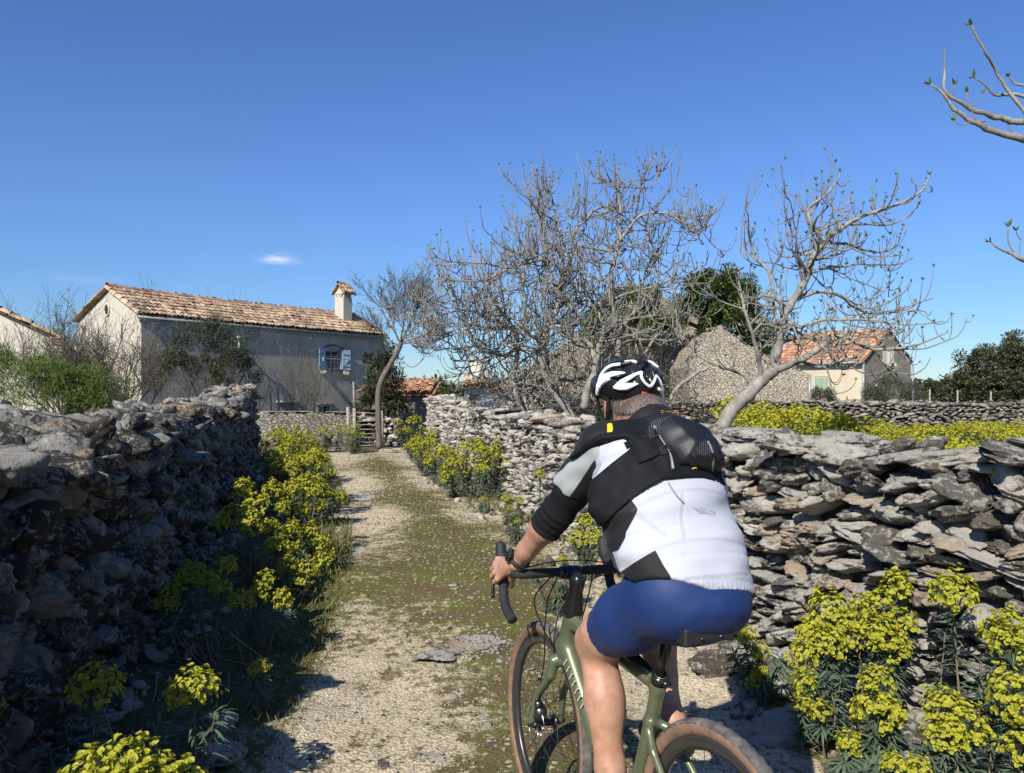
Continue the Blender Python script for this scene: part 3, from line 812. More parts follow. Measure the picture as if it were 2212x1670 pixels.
# ---- pale barn at the far left, gable towards us, and its lean-to
def P3(U, V, d): return np.array(at(U, V, d))
barn = empty("barn", (-19, 28, 0), "pale rendered barn gable cut by the left edge of the photo behind green bushes", "barn")
bl, br, bt = at(-420, 0, 28), at(138, 0, 28), at(-150, 0, 28)
xa, xb, xm = bl.x, br.x, bt.x
zr_, ze_ = 5.42, 3.33
mb = MB()
top = lambda x: ze_ + (zr_ - ze_) * (1 - abs(x - xm) / (xb - xm))
wall_face(mb, lambda s, q, z: np.array([s, 28 - q, z]), top, xa, xb, -1, [])
wall_face(mb, lambda s, q, z: np.array([xb - 0.72 * s, 28 + s, z]), lambda s: ze_, 0, 2.6, -1, [])
wall_face(mb, lambda s, q, z: np.array([s - 1.87, 30.6 - q, z]), top, xa, xb, -1, [])
o = mb.build("wall", M['plaster_pale'], smooth=False); child(o, barn)
mb = MB()
tile_roof(mb, (xb + 0.15, 27.8, ze_ - 0.02), (xb + 0.15 - 2.09, 30.7, ze_ - 0.02), (xm - 2.09, 30.7, zr_ + 0.08), (xm, 27.8, zr_ + 0.08), seed=31)
tile_roof(mb, (2 * xm - xb - 0.15 - 2.09, 30.7, ze_ - 0.02), (2 * xm - xb - 0.15, 27.8, ze_ - 0.02), (xm, 27.8, zr_ + 0.08), (xm - 2.09, 30.7, zr_ + 0.08), tw=0.3, tl=0.5, seed=35)
ridge_row(mb, (xb + 0.15, 27.8, ze_ + 0.02), (xm, 27.8, zr_ + 0.1), 0.09, seed=32)
o = mb.build("roof", M['tile']); child(o, barn)
leanto = empty("lean_to", (-14.6, 30, 0), "low shaded lean-to shed between the barn and the farmhouse gable", "shed")
mb = MB()
la, lb = at(140, 742, 29.5), at(222, 812, 29.5)
wall_face(mb, lambda s, q, z: np.array([s, 29.5 - q, z]), lambda s: float(np.interp(s, [la.x, (la.x + lb.x) / 2, lb.x], [la.z, la.z - 0.45, lb.z])), la.x, lb.x, -1, [])
o = mb.build("wall", M['plaster_brown'], smooth=False); child(o, leanto)
mb = MB()
pts_ = [(la.x - 0.2, la.z + 0.12), ((la.x + lb.x) / 2, la.z - 0.36), (lb.x + 0.15, lb.z + 0.06)]
for (x0, z0), (x1, z1) in zip(pts_[:-1], pts_[1:]):
    tile_roof(mb, (x1, 29.3, z1), (x1 - 1.5, 31.6, z1), (x0 - 1.5, 31.6, z0), (x0, 29.3, z0), seed=33)
    ridge_row(mb, (x1, 29.3, z1 + 0.03), (x0, 29.3, z0 + 0.03), 0.08, seed=34)
o = mb.build("roof", M['tile']); child(o, leanto)
# stack of old roof tiles leaning by the barn corner
mb = MB()
for k in range(9):
    for j in range(3):
        c = at(118 + j * 11, 790 - k * 7.5, 27.6)
        mb.box((c.x, c.y, c.z), (0.16, 0.3, 0.05), 0, rng.random())
o = mb.build("tile_stack", M['tile'], loc=tuple(at(130, 800, 27.6))); tag(o, "dark stack of old roof tiles standing against the barn corner", "tile stack")

# ---- small concrete outbuilding with a red tiled roof beyond the gate
ob = empty("outbuilding", (-3.2, 27.5, 0), "small flat-roofed grey outbuilding with red barrel tiles right of the gate tree", "outbuilding")
pa, pb = at(866, 849, 27), at(925, 849, 27)
mb = MB(); fo = lambda s, q, z: np.array([pa.x + s, 27 - q, z]); wo_ = pb.x - pa.x
wall_face(mb, fo, lambda s: 1.56, -1.3, wo_, -1.2, [(-1.25, -0.75, -0.5, 1.0)])
wall_face(mb, lambda s, q, z: np.array([pb.x, 27 + s, z]), lambda s: 1.56, 0, 3, -1.2, [])
o = mb.build("wall", M['plaster_brown'], smooth=False); child(o, ob)
mb = MB()
tile_roof(mb, (pa.x - 1.4, 26.8, 1.53), (pb.x + 0.08, 26.8, 1.53), (pb.x + 0.08, 29.6, 2.0), (pa.x - 1.4, 29.6, 2.0), tw=0.2, seed=41, dark_rows=0)
o = mb.build("roof", M['tile_red']); child(o, ob)
mb = MB(); mb.add([fo(-1.25, -0.2, -0.5), fo(-0.75, -0.2, -0.5), fo(-0.75, -0.2, 1.0), fo(-1.25, -0.2, 1.0)], [[0, 1, 2, 3]]); o = mb.build("doorway", M['dark_room']); child(o, ob)

# ---- white bread-oven house with a round chimney
ov_ = empty("oven_house", (-1.0, 26, 0), "white rendered oven house with curved tiled eave and round concrete chimney behind the wall", "oven house")
oa, obb = at(1003, 845, 26), at(1110, 870, 26)
mb = MB(); wv = obb.x - oa.x
wall_face(mb, lambda s, q, z: np.array([oa.x + s, 26 - q, z]), lambda s: 1.66 + 0.10 * math.sin(min(1, s / 0.6) * math.pi / 2) - max(0, s - 0.5) * 0.30, 0, wv, -0.5, [(0.16, 0.50, 0.6, 1.50)])
wall_face(mb, lambda s, q, z: np.array([oa.x, 26 + s, z]), lambda s: 1.66, 0, 3, -0.5, [])
o = mb.build("wall", M['white_plaster'], smooth=False); child(o, ov_)
mb = MB()
tile_roof(mb, (oa.x - 0.12, 25.8, 1.72), (oa.x + 0.65, 25.8, 1.78), (oa.x + 0.65, 28.5, 2.15), (oa.x - 0.12, 28.5, 2.1), tw=0.19, seed=43, dark_rows=0)
tile_roof(mb, (oa.x + 0.65, 25.8, 1.78), (obb.x + 0.1, 25.8, 1.44), (obb.x + 0.1, 28.5, 1.8), (oa.x + 0.65, 28.5, 2.15), tw=0.19, seed=44, dark_rows=0)
o = mb.build("roof", M['tile']); child(o, ov_)
mb = MB(); cc = at(1030, 840, 26.8); mb.tube([(cc.x, cc.y, 1.5), (cc.x, cc.y, 2.56)], 0.225, 20); mb.tube([(cc.x, cc.y, 2.54), (cc.x, cc.y, 2.62)], 0.24, 20)
o = mb.build("round_chimney", M['plaster_pale']); child(o, ov_)
mb = MB(); mb.add([(oa.x + 0.16, 26.2, 0.6), (oa.x + 0.5, 26.2, 0.6), (oa.x + 0.5, 26.2, 1.5), (oa.x + 0.16, 26.2, 1.5)], [[0, 1, 2, 3]]); o = mb.build("recess", M['plaster_grey']); child(o, ov_)

# ---- distant house on the right
ca = np.array([29.8, 70.0]); gd = np.array([0.8, 0.6]); ld = np.array([-0.6, 0.8])
hr_ = empty("village_house", (*ca, 0), "distant house with red tiled roof, cream side and grey gable at the right", "house")
Z0, Z1, Z2, GW, GL = -0.5, 4.36, 7.10, 8.0, 9.0
mb = MB(); fl_ = lambda s, q, z: np.array([ca[0] + ld[0] * s - gd[0] * q, ca[1] + ld[1] * s - gd[1] * q, z])
wall_face(mb, fl_, lambda s: Z1, 0, GL, Z0, [])
o = mb.build("side_wall", M['plaster_cream'], smooth=False); child(o, hr_)
mb = MB(); wall_face(mb, lambda s, q, z: fl_(s, q - GW, z), lambda s: Z1, 0, GL, Z0, [])
o = mb.build("side_wall", M['plaster_cream'], smooth=False); child(o, hr_)
mb = MB(); fg = lambda s, q, z: np.array([ca[0] + gd[0] * s + (-ld[0]) * q, ca[1] + gd[1] * s - ld[1] * q, z])
wall_face(mb, fg, lambda s: Z1 + (Z2 - Z1) * (1 - abs(s - GW / 2) / (GW / 2)), 0, GW, Z0, [(3.7, 4.5, 4.3, 5.5), (1.5, 2.4, 1.3, 2.6)])
o = mb.build("gable_wall", M['plaster_brown'], smooth=False); child(o, hr_)
mb = MB(); wall_face(mb, lambda s, q, z: fg(s, q - GL, z), lambda s: Z1 + (Z2 - Z1) * (1 - abs(s - GW / 2) / (GW / 2)), 0, GW, Z0, [])
o = mb.build("gable_wall", M['plaster_brown'], smooth=False); child(o, hr_)
mb = MB()
def Q3(g_, l_, z): return np.array([ca[0] + gd[0] * g_ + ld[0] * l_, ca[1] + gd[1] * g_ + ld[1] * l_, z])
sl2 = (Z2 - Z1) / (GW / 2)
tile_roof(mb, Q3(-0.35, GL + 0.2, Z1 - 0.15), Q3(-0.35, -0.12, Z1 - 0.15), Q3(GW / 2, -0.12, Z2 + 0.1), Q3(GW / 2, GL + 0.2, Z2 + 0.1), tw=0.24, tl=0.45, seed=51, dark_rows=0)
tile_roof(mb, Q3(GW + 0.2, -0.12, Z1 - 0.05), Q3(GW + 0.2, GL + 0.2, Z1 - 0.05), Q3(GW / 2, GL + 0.2, Z2 + 0.1), Q3(GW / 2, -0.12, Z2 + 0.1), tw=0.4, tl=0.7, seed=52, dark_rows=0)
o = mb.build("roof", M['tile_red']); child(o, hr_)
mb = MB(); mb.tube([Q3(-0.45, GL, Z1 - 0.2), Q3(-0.45, -0.15, Z1 - 0.2)], 0.12, 8); 
for a_ in (-0.12, GW + 0.1):
    mq = MB(); mq.tube([Q3(a_, -0.14, Z1 - 0.2), Q3(a_, -0.14, Z0)], 0.10, 8); child(mq.build("downpipe", M['grey_metal']), hr_)
o = mb.build("gutter", M['grey_metal']); child(o, hr_)
mb = MB()
for a in (3.25, 3.9): bx(mb, fl_, a, a + 0.62, 0.01, 0.07, 1.7, 2.95)
o = mb.build("shutter", M['green_paint'], smooth=False); child(o, hr_)
mb = MB(); bx(mb, fl_, 3.15, 4.6, 0.003, 0.05, 1.55, 1.66); bx(mb, fl_, 3.10, 3.22, 0.003, 0.04, 1.66, 3.05); bx(mb, fl_, 4.54, 4.66, 0.003, 0.04, 1.66, 3.05); bx(mb, fl_, 3.10, 4.66, 0.003, 0.04, 3.05, 3.15)
o = mb.build("window_surround", M['white_plaster'], smooth=False); child(o, hr_)
for (a, b, c, d) in ((3.7, 4.5, 4.3, 5.5), (1.5, 2.4, 1.3, 2.6)):
    mb = MB(); bx(mb, fg, a, a + 0.08, -0.2, -0.05, c, d); bx(mb, fg, b - 0.08, b, -0.2, -0.05, c, d); bx(mb, fg, (a + b) / 2 - 0.04, (a + b) / 2 + 0.04, -0.2, -0.05, c, d)
    w_ = mb.build("window", M['white_plaster'], smooth=False); child(w_, hr_)
    mb = MB(); mb.add([fg(a, -0.21, c), fg(b, -0.21, c), fg(b, -0.21, d), fg(a, -0.21, d)], [[0, 1, 2, 3]]); p_ = mb.build("pane", M['glass'], smooth=False); child(p_, w_); p_.matrix_parent_inverse = Matrix.Identity(4)
    for x0 in (a - 0.5, b + 0.05):
        mb = MB(); bx(mb, fg, x0, x0 + 0.45, 0.01, 0.06, c, d); o = mb.build("shutter", M['white_plaster'] if c > 3 else M['grey_metal'], smooth=False); child(o, hr_)
mb = MB()
for s in (3.55, 4.5): bx(mb, fg, s, s + 0.2, 0.003, 0.5, 3.95, 4.15)
bx(mb, fg, 3.5, 4.75, 0.003, 0.4, 4.16, 4.26)
o = mb.build("balcony_slab", M['white_plaster'], smooth=False); child(o, hr_)

# ---- ruined stone barns behind the fig trees
def ruin_mat(name, a, b, c):
    g = NG(name); v = g.coord(); vv = g.vmath('MULTIPLY', v, (1, 1, 1.7))
    wv_ = g.vmath('ADD', vv, g.vmath('MULTIPLY', g.noise(v, 5, 4, 0.6, out=1), (0.25, 0.25, 0.25))); ed = g.voro(wv_, 6.5, 'DISTANCE_TO_EDGE'); colr = g.voro(wv_, 6.5, 'F1', "Color")
    sp = g.n.new("ShaderNodeSeparateColor"); g.l.new(colr, sp.inputs[0])
    n1 = g.noise(v, 1.1, 6, 0.6); n2 = g.noise(v, 16, 7, 0.7)
    base = g.mix(sp.outputs[0], a, b); base = g.mix(g.rng(n1, 0.38, 0.62, 0, 0.9), base, c); base = g.mix(g.rng(n2, 0.45, 0.7, 0, 0.5), base, (0.16, 0.14, 0.11))
    base = g.mix(g.rng(ed, 0.0, 0.05, 0.45, 0.0), base, (0.16, 0.13, 0.09))
    h = g.math('ADD', g.rng(ed, 0, 0.12), g.math('MULTIPLY', n2, 0.5))
    return g.done(base, 0.95, g.bump(h, 1.0, 0.09), Specular_IOR_Level=0.15)
M['ruin'] = ruin_mat("ruin_masonry", (0.62, 0.55, 0.43), (0.52, 0.46, 0.36), (0.46, 0.40, 0.31))
def slab_poly(mb, UV, d, thick, mat=0, skew=0.0):
    """masonry wall with a broken outline, real thickness and rough stepped top"""
    F3 = [np.array(at(u, v, d + skew * (u - UV[0][0]))) for u, v in UV]
    back = [p + np.array([0, thick, 0]) for p in F3]; n = len(F3)
    mb.add(F3 + back, [list(range(n)), list(range(2 * n - 1, n - 1, -1))] + [[i, i + n, (i + 1) % n + n, (i + 1) % n] for i in range(n)], mat, 0.4)
ru = empty("ruined_barn", (13, 40, 0), "ruined cream stone barn with a sloping broken gable behind the fig trees", "ruin")
mb = MB()
UVr = [(1490, 890), (1490, 792), (1500, 770), (1512, 748), (1526, 730), (1540, 712), (1556, 708), (1572, 716), (1588, 728), (1604, 742), (1622, 750), (1640, 762), (1658, 772), (1672, 776), (1684, 790), (1702, 792), (1720, 800), (1738, 806), (1748, 812), (1750, 890)]
slab_poly(mb, UVr, 40, 5.0)
its = []
for (u0, v0), (u1, v1) in zip(UVr[1:-2], UVr[2:-1]):
    n = max(1, int(math.hypot(u1 - u0, v1 - v0) / 7))
    for k in range(n):
        t = (k + 0.5) / n; p = at(u0 + (u1 - u0) * t, v0 + (v1 - v0) * t, 40.2)
        for q in range(3): its.append((2, rot_xyz(*(rng.normal(size=3) * 0.5)) @ np.diag([0.17, 0.2, 0.10]), np.array([p.x, p.y + q * 0.45, p.z - 0.02 + rng.normal() * 0.05]), rng.random()))
place_rocks(mb, its, 1)
o = mb.build("gable_wall", [M['ruin'], M['stone_far']], smooth=False); child(o, ru)
mb = MB(); mb.tube([at(1749, 815, 39.9), at(1749, 888, 39.9)], 0.07, 8); o = mb.build("downpipe", M['grey_metal']); child(o, ru)
ru2 = empty("stone_hay_barn", (8, 46, 0), "tall old stone barn with a sloping grey roofline mostly hidden by fig branches", "barn")
mb = MB(); slab_poly(mb, [(1130, 890), (1130, 806), (1180, 770), (1240, 728), (1320, 672), (1385, 632), (1440, 655), (1520, 700), (1600, 748), (1600, 890)], 46, 4.0)
o = mb.build("wall", M['ruin'], smooth=False); child(o, ru2)
mb = MB(); V = [np.array(at(u, v, 45.7)) for u, v in ((1380, 622), (1618, 742), (1620, 756), (1378, 640))]
mb.add([*V, *[p + np.array([0, 5, 1.2]) for p in V]], [[0, 1, 2, 3], [4, 7, 6, 5], [0, 4, 5, 1], [1, 5, 6, 2], [2, 6, 7, 3], [3, 7, 4, 0]])
o = mb.build("roof", render_mat("old_thatch_grey", (0.33, 0.28, 0.20), (0.24, 0.21, 0.155), (0.15, 0.13, 0.09), 0.5, 2.0, 0.8), smooth=False); child(o, ru2)

# ---- far dry-stone wall across the field, garden wall, gate
build_wall("stone_wall", "low grey dry-stone wall crossing the yellow field in front of the distant house", [(1.0, 23.5), (3.6, 27.5), (8, 28.8), (13, 29), (19, 29.2), (26, 30)], [1.55, 1.35, 1.22, 1.20, 1.20, 1.3, 1.22],
           0.6, -1, M['stone_far'], row=(0.06, 0.11), width=(0.12, 0.34), tilt=0.3, cap=(0.3, 0.6), cap_h=0.08, back=False, maxlod=2, jut=0.03)
gw_a, gw_b = at(560, 970, 24.2), at(762, 970, 23.4)
M['mortar_wall'] = ruin_mat("mortared_garden_masonry", (0.36, 0.33, 0.28), (0.26, 0.24, 0.20), (0.20, 0.18, 0.15))
mb = MB(); gp_ = [(gw_a.x - 3.0, 25.0), (gw_a.x, 24.3), (gw_b.x, 23.5)]; rg = np.random.default_rng(4)
GPX, _s = resample(gp_, 0.25)
for (x0, y0), (x1, y1) in zip(GPX[:-1], GPX[1:]):
    h0 = 0.97 + rg.normal() * 0.012; V = []
    for z in (-0.2, h0):
        V += [(x0, y0, z), (x1, y1, z), (x0 + 0.08, y0 + 0.35, z), (x1 + 0.08, y1 + 0.35, z)]
    mb.add(V, [[0, 1, 5, 4], [3, 2, 6, 7], [4, 5, 7, 6], [0, 4, 6, 2], [1, 3, 7, 5]])
its = []
for x, y in GPX[::1]: its.append((2, rot_xyz(0, 0, rg.uniform(-0.3, 0.3)) @ np.diag([0.17, 0.22, 0.035]), np.array([x, y + 0.17, 0.985 + rg.normal() * 0.008]), rg.random()))
place_rocks(mb, its, 1)
tag(mb.build("garden_wall", [M['mortar_wall'], M['stone_far']], smooth=False), "low neat mortared stone garden wall left of the wooden gate below the farmhouse", "wall")
gate = empty("wooden_gate", (at(792, 970, 23.2).x, 23.2, 0), "rustic barred wooden gate standing closed between two weathered posts at the end of the path", "gate")
mb = MB(); ga, gb_ = at(768, 968, 23.2), at(812, 968, 23.2)
for k in range(9):
    z = 0.06 + k * 0.115
    mb.tube([(ga.x, 23.2 + rng.normal() * 0.01, z + rng.normal() * 0.012), ((ga.x + gb_.x) / 2, 23.2, z + 0.012 + rng.normal() * 0.015), (gb_.x, 23.2, z + rng.normal() * 0.012)], 0.013, 6)
o = mb.build("gate_bar", M['wood_old']); child(o, gate)
for xx, top_ in ((ga.x - 0.02, 1.12), (ga.x - 0.20, 1.15), (gb_.x + 0.05, 0.98), (gb_.x + 0.17, 1.05)):
    mb = MB(); mb.tube([(xx, 23.16, -0.1), (xx + 0.01, 23.15, top_ * 0.5), (xx - 0.01, 23.16, top_)], [0.055, 0.05, 0.045], 8); o = mb.build("gate_post", M['wood_old']); child(o, gate)
build_wall("stone_wall", "pale rubble wall glimpsed through the bars of the wooden gate", [(ga.x - 0.3, 24.3), (gb_.x + 0.4, 24.3)], [0.94, 0.94], 0.4, -1, M['stone_sun'], row=(0.09, 0.15), width=(0.12, 0.25), tilt=0.4, cap=(0.2, 0.3), back=False, maxlod=2, jut=0.01)
# fence posts beyond the far wall
for k, u in enumerate((1500 + 0, 2008, 2068, 2140)):
    if k == 0: continue
    p = at(u, 880, 31.5); mb = MB(); mb.tube([(p.x, p.y, 0), (p.x + 0.01, p.y, 1.75 - 0.05 * k)], [0.035, 0.03], 7)
    o = mb.build("fence_post", M['wood_old'], loc=(p.x, p.y, 0))
    tag(o, ["", "leftmost of three thin fence posts behind the far wall", "middle one of three thin fence posts behind the far wall", "rightmost of three thin fence posts behind the far wall"][k], "fence post", "thin fence posts behind the far wall")
for k, (u, d) in enumerate(((585, 25.5), (601, 26.0), (764, 26))):
    p = at(u, 880, d); mb = MB(); hh = [1.6, 1.95, 1.9][k]; mb.tube([(p.x, p.y, -1.1), (p.x + 0.02, p.y, hh * 0.5), (p.x - 0.01, p.y, hh)], [0.035, 0.03, 0.025], 7)
    o = mb.build("garden_stake", M['wood_old'], loc=(p.x, p.y, -1.1))
    tag(o, ["short grey stake rising behind the left end of the garden wall", "tall pale garden stake in front of the farmhouse facade", "slim garden stake near the teal farmhouse door"][k], "stake", "wooden stakes in the farmhouse garden")
# ---------------------------------------------------------------- vegetation materials
def leaf_mat(name, a, b, rough=0.55, trans=0.25, spec=0.35, c=None):
    g = NG(name); r = g.attr("rnd"); v = g.coord()
    col = g.mix(r, a, b)
    col = g.mix(g.rng(g.noise(v, 2.5, 4, 0.6), 0.35, 0.65, 0, 0.5), col, c if c else b)
    g.done(col, rough, None, Specular_IOR_Level=spec)
    tr = g.n.new("ShaderNodeBsdfTranslucent"); g.l.new(col, tr.inputs[0])
    ms = g.n.new("ShaderNodeMixShader"); ms.inputs[0].default_value = trans
    g.l.new(g.b.outputs[0], ms.inputs[1]); g.l.new(tr.outputs[0], ms.inputs[2])
    g.l.new(ms.outputs[0], g.n["Material Output"].inputs[0])
    return g.m
M['bract'] = leaf_mat("euphorbia_bracts", (0.26, 0.29, 0.022), (0.46, 0.435, 0.045), 0.6, 0.30, 0.25)
M['bract_eye'] = leaf_mat("euphorbia_eye", (0.16, 0.20, 0.02), (0.24, 0.22, 0.02), 0.6, 0.2, 0.2)
M['spurge_leaf'] = leaf_mat("spurge_leaves", (0.058, 0.092, 0.058), (0.12, 0.165, 0.105), 0.6, 0.15, 0.3)
M['spurge_stem'] = simple("spurge_stems", (0.16, 0.12, 0.08), 0.8, 0, 0.25, 20)
M['olive_leaf'] = leaf_mat("olive_green_leaves", (0.035, 0.045, 0.022), (0.085, 0.095, 0.05), 0.55, 0.15)
M['bright_leaf'] = leaf_mat("bright_green_leaves", (0.07, 0.115, 0.02), (0.17, 0.23, 0.05), 0.5, 0.35)
M['ivy_leaf'] = leaf_mat("ivy_leaves", (0.050, 0.078, 0.018), (0.11, 0.15, 0.042), 0.5, 0.15, 0.4)
M['dark_leaf'] = leaf_mat("holm_oak_leaves", (0.045, 0.052, 0.025), (0.115, 0.12, 0.06), 0.6, 0.15)
M['grey_leaf'] = leaf_mat("greyish_shrub_leaves", (0.05, 0.058, 0.035), (0.12, 0.125, 0.08), 0.6, 0.15)
M['grass'] = leaf_mat("grass_blades", (0.06, 0.08, 0.018), (0.17, 0.17, 0.05), 0.6, 0.25, 0.2)
M['dry'] = simple("dry_stalks", (0.33, 0.27, 0.18), 0.85, 0, 0.2, 20)
def bark_mat(name, a, b, dark, sc=1.0):
    g = NG(name); v = g.coord()
    n1 = g.noise(v, 7 * sc, 7, 0.65); n2 = g.noise(v, 40 * sc, 6, 0.7)
    col = g.mix(g.rng(n1, 0.35, 0.65), a, b); col = g.mix(g.rng(n2, 0.55, 0.68, 0, 0.7), col, dark)
    return g.done(col, 0.85, g.bump(g.math('ADD', n1, g.math('MULTIPLY', n2, 0.4)), 0.7, 0.012), Specular_IOR_Level=0.2)
M['fig_bark'] = bark_mat("pale_fig_bark", (0.33, 0.305, 0.265), (0.17, 0.155, 0.13), (0.05, 0.042, 0.035))
M['fig_twig'] = bark_mat("fig_twig_bark", (0.28, 0.26, 0.235), (0.165, 0.15, 0.13), (0.07, 0.06, 0.052))
M['brown_bark'] = bark_mat("brown_bark", (0.16, 0.135, 0.11), (0.10, 0.085, 0.07), (0.045, 0.038, 0.03))
M['bud'] = leaf_mat("young_fig_leaves", (0.10, 0.14, 0.02), (0.22, 0.27, 0.06), 0.5, 0.35)

def frame_of(d):
    d = np.asarray(d, float); d = d / np.linalg.norm(d)
    u = np.cross(d, [0, 0, 1.0]); 
    if np.linalg.norm(u) < 1e-3: u = np.array([1.0, 0, 0])
    u /= np.linalg.norm(u); return d, u, np.cross(u, d)

# ---------------------------------------------------------------- euphorbia
def cup_geom(sides):
    a = np.linspace(0, 2 * np.pi, sides, endpoint=False)
    lob = 1.0 - 0.16 * np.cos(2 * a) ** 8 + 0.05 * np.cos(2 * a)
    ring1 = np.stack([np.cos(a) * 0.5, np.sin(a) * 0.5, np.full(sides, 0.06)], 1)
    ring2 = np.stack([np.cos(a) * lob, np.sin(a) * lob, 0.34 + 0.08 * np.cos(2 * a)], 1)
    V = np.vstack([[[0, 0, -0.15]], ring1, ring2])
    j = np.arange(sides); k = (j + 1) % sides
    T = np.stack([np.zeros(sides, int), 1 + j, 1 + k], 1)
    Q = np.stack([1 + j, 1 + sides + j, 1 + sides + k, 1 + k], 1)
    eye = np.array([[0.26 * math.cos(t), 0.26 * math.sin(t), 0.16] for t in np.linspace(0, 2 * np.pi, 5, endpoint=False)] + [[0, 0, 0.30]])
    E = np.array([[q, (q + 1) % 5, 5] for q in range(5)])
    return V, T, Q, eye, E
CUPS = {s: cup_geom(s) for s in (5, 6, 8)}
def add_cups(mb, P, D, size, sides, r, eye=True, base=0.5):
    V, T, Q, EV, E = CUPS[sides]; n = len(P)
    D = D / (np.linalg.norm(D, axis=1, keepdims=True) + 1e-9)
    U = np.cross(D, r.normal(size=(n, 3))); U /= np.linalg.norm(U, axis=1, keepdims=True) + 1e-9
    W = np.cross(D, U); B = np.stack([U, W, D], -1) * size[:, None, None]
    X = np.einsum('nij,vj->nvi', B, V) + P[:, None]; rn = np.clip(r.normal(base, 0.25, n), 0, 1)
    off = (np.arange(n) * len(V))[:, None, None]
    mb.add(X.reshape(-1, 3), [(T[None] + off).reshape(-1, 3), (Q[None] + off).reshape(-1, 4)], 0, np.repeat(rn, len(V)))
    if eye:
        X = np.einsum('nij,vj->nvi', B, EV) + P[:, None]
        mb.add(X.reshape(-1, 3), [(E[None] + (np.arange(n) * len(EV))[:, None, None]).reshape(-1, 3)], 1, np.repeat(rn, len(EV)))
def head_points(rad, hgt, n_umb, per, r):
    i = np.arange(n_umb); z = 1 - (i + 0.5) / n_umb * 1.35; ph = i * 2.39996 + r.uniform(0, 6)
    rr = np.sqrt(np.clip(1 - z * z, 0.02, 1))
    D = np.stack([np.cos(ph) * rr, np.sin(ph) * rr, z], 1) + r.normal(size=(n_umb, 3)) * 0.10
    C = D * np.array([rad, rad, hgt * 0.55]) * r.uniform(0.82, 1.08, (n_umb, 1))
    P = np.repeat(C, per, 0) + r.normal(size=(n_umb * per, 3)) * rad * 0.13
    N = np.repeat(D, per, 0) + r.normal(size=(n_umb * per, 3)) * 0.35 + np.array([0, 0, 0.45])
    return P, N, C
def make_head(seed, rad=0.085, hgt=0.17, n_umb=24, per=6, cup=0.0112, sides=8):
    r = np.random.default_rng(seed); mb = MB()
    P, N, C = head_points(rad, hgt, n_umb, per, r)
    add_cups(mb, P, N, cup * r.uniform(0.75, 1.15, len(P)), sides, r)
    for c in C[::2]:   # branchlets to the umbels
        mb.tube([np.array([0, 0, -hgt * 0.55]), c * 0.5 + np.array([0, 0, -0.02]), c * 0.96], [0.0022, 0.0018, 0.0012], 3, 2, 0.4, cap=False)
    me_o = mb.build("flower_head", [M['bract'], M['bract_eye'], M['spurge_leaf']])
    return me_o
def add_leaves(mb, P, D, length, width, r, droop=0.5, seg=3, mat=0):
    """narrow leaves from points P along directions D"""
    n = len(P); D = D / (np.linalg.norm(D, axis=1, keepdims=True) + 1e-9)
    S = np.cross(D, [0, 0, 1.0]) + r.normal(size=(n, 3)) * 0.25; S /= np.linalg.norm(S, axis=1, keepdims=True) + 1e-9
    prof = [0.45, 1.0, 0.85, 0.0][:seg] + [0.05]
    rows = []
    for k in range(seg + 1):
        t = k / seg
        c = P + D * (length * t)[:, None] + np.array([0, 0, -1.0]) * (droop * length * t * t)[:, None]
        w = (width * prof[k])[:, None] * 0.5
        rows.append(c - S * w); rows.append(c + S * w)
    X = np.stack(rows, 1); m = 2 * (seg + 1)
    Fq = np.array([[2*k, 2*k + 1, 2*k + 3, 2*k + 2] for k in range(seg)])
    mb.add(X.reshape(-1, 3), [(Fq[None] + (np.arange(n) * m)[:, None, None]).reshape(-1, 4)], mat, np.repeat(np.clip(r.normal(0.5, 0.28, n), 0, 1), m))
HEADS = []
HEAD_SPECS = [(0.076, 0.15, 32, 7), (0.064, 0.17, 30, 7), (0.086, 0.145, 36, 7), (0.056, 0.11, 20, 7), (0.078, 0.18, 38, 7)]
for k, (a, b, c, d) in enumerate(HEAD_SPECS):
    h_ = make_head(200 + k, a, b, c, d); HEADS.append(h_.data); bpy.data.objects.remove(h_)
HEADS_FAR = []
for k, (a, b, c, d) in enumerate(HEAD_SPECS):
    h_ = make_head(300 + k, a, b, int(c * 0.62), 5, 0.0160, 5); HEADS_FAR.append(h_.data); bpy.data.objects.remove(h_)

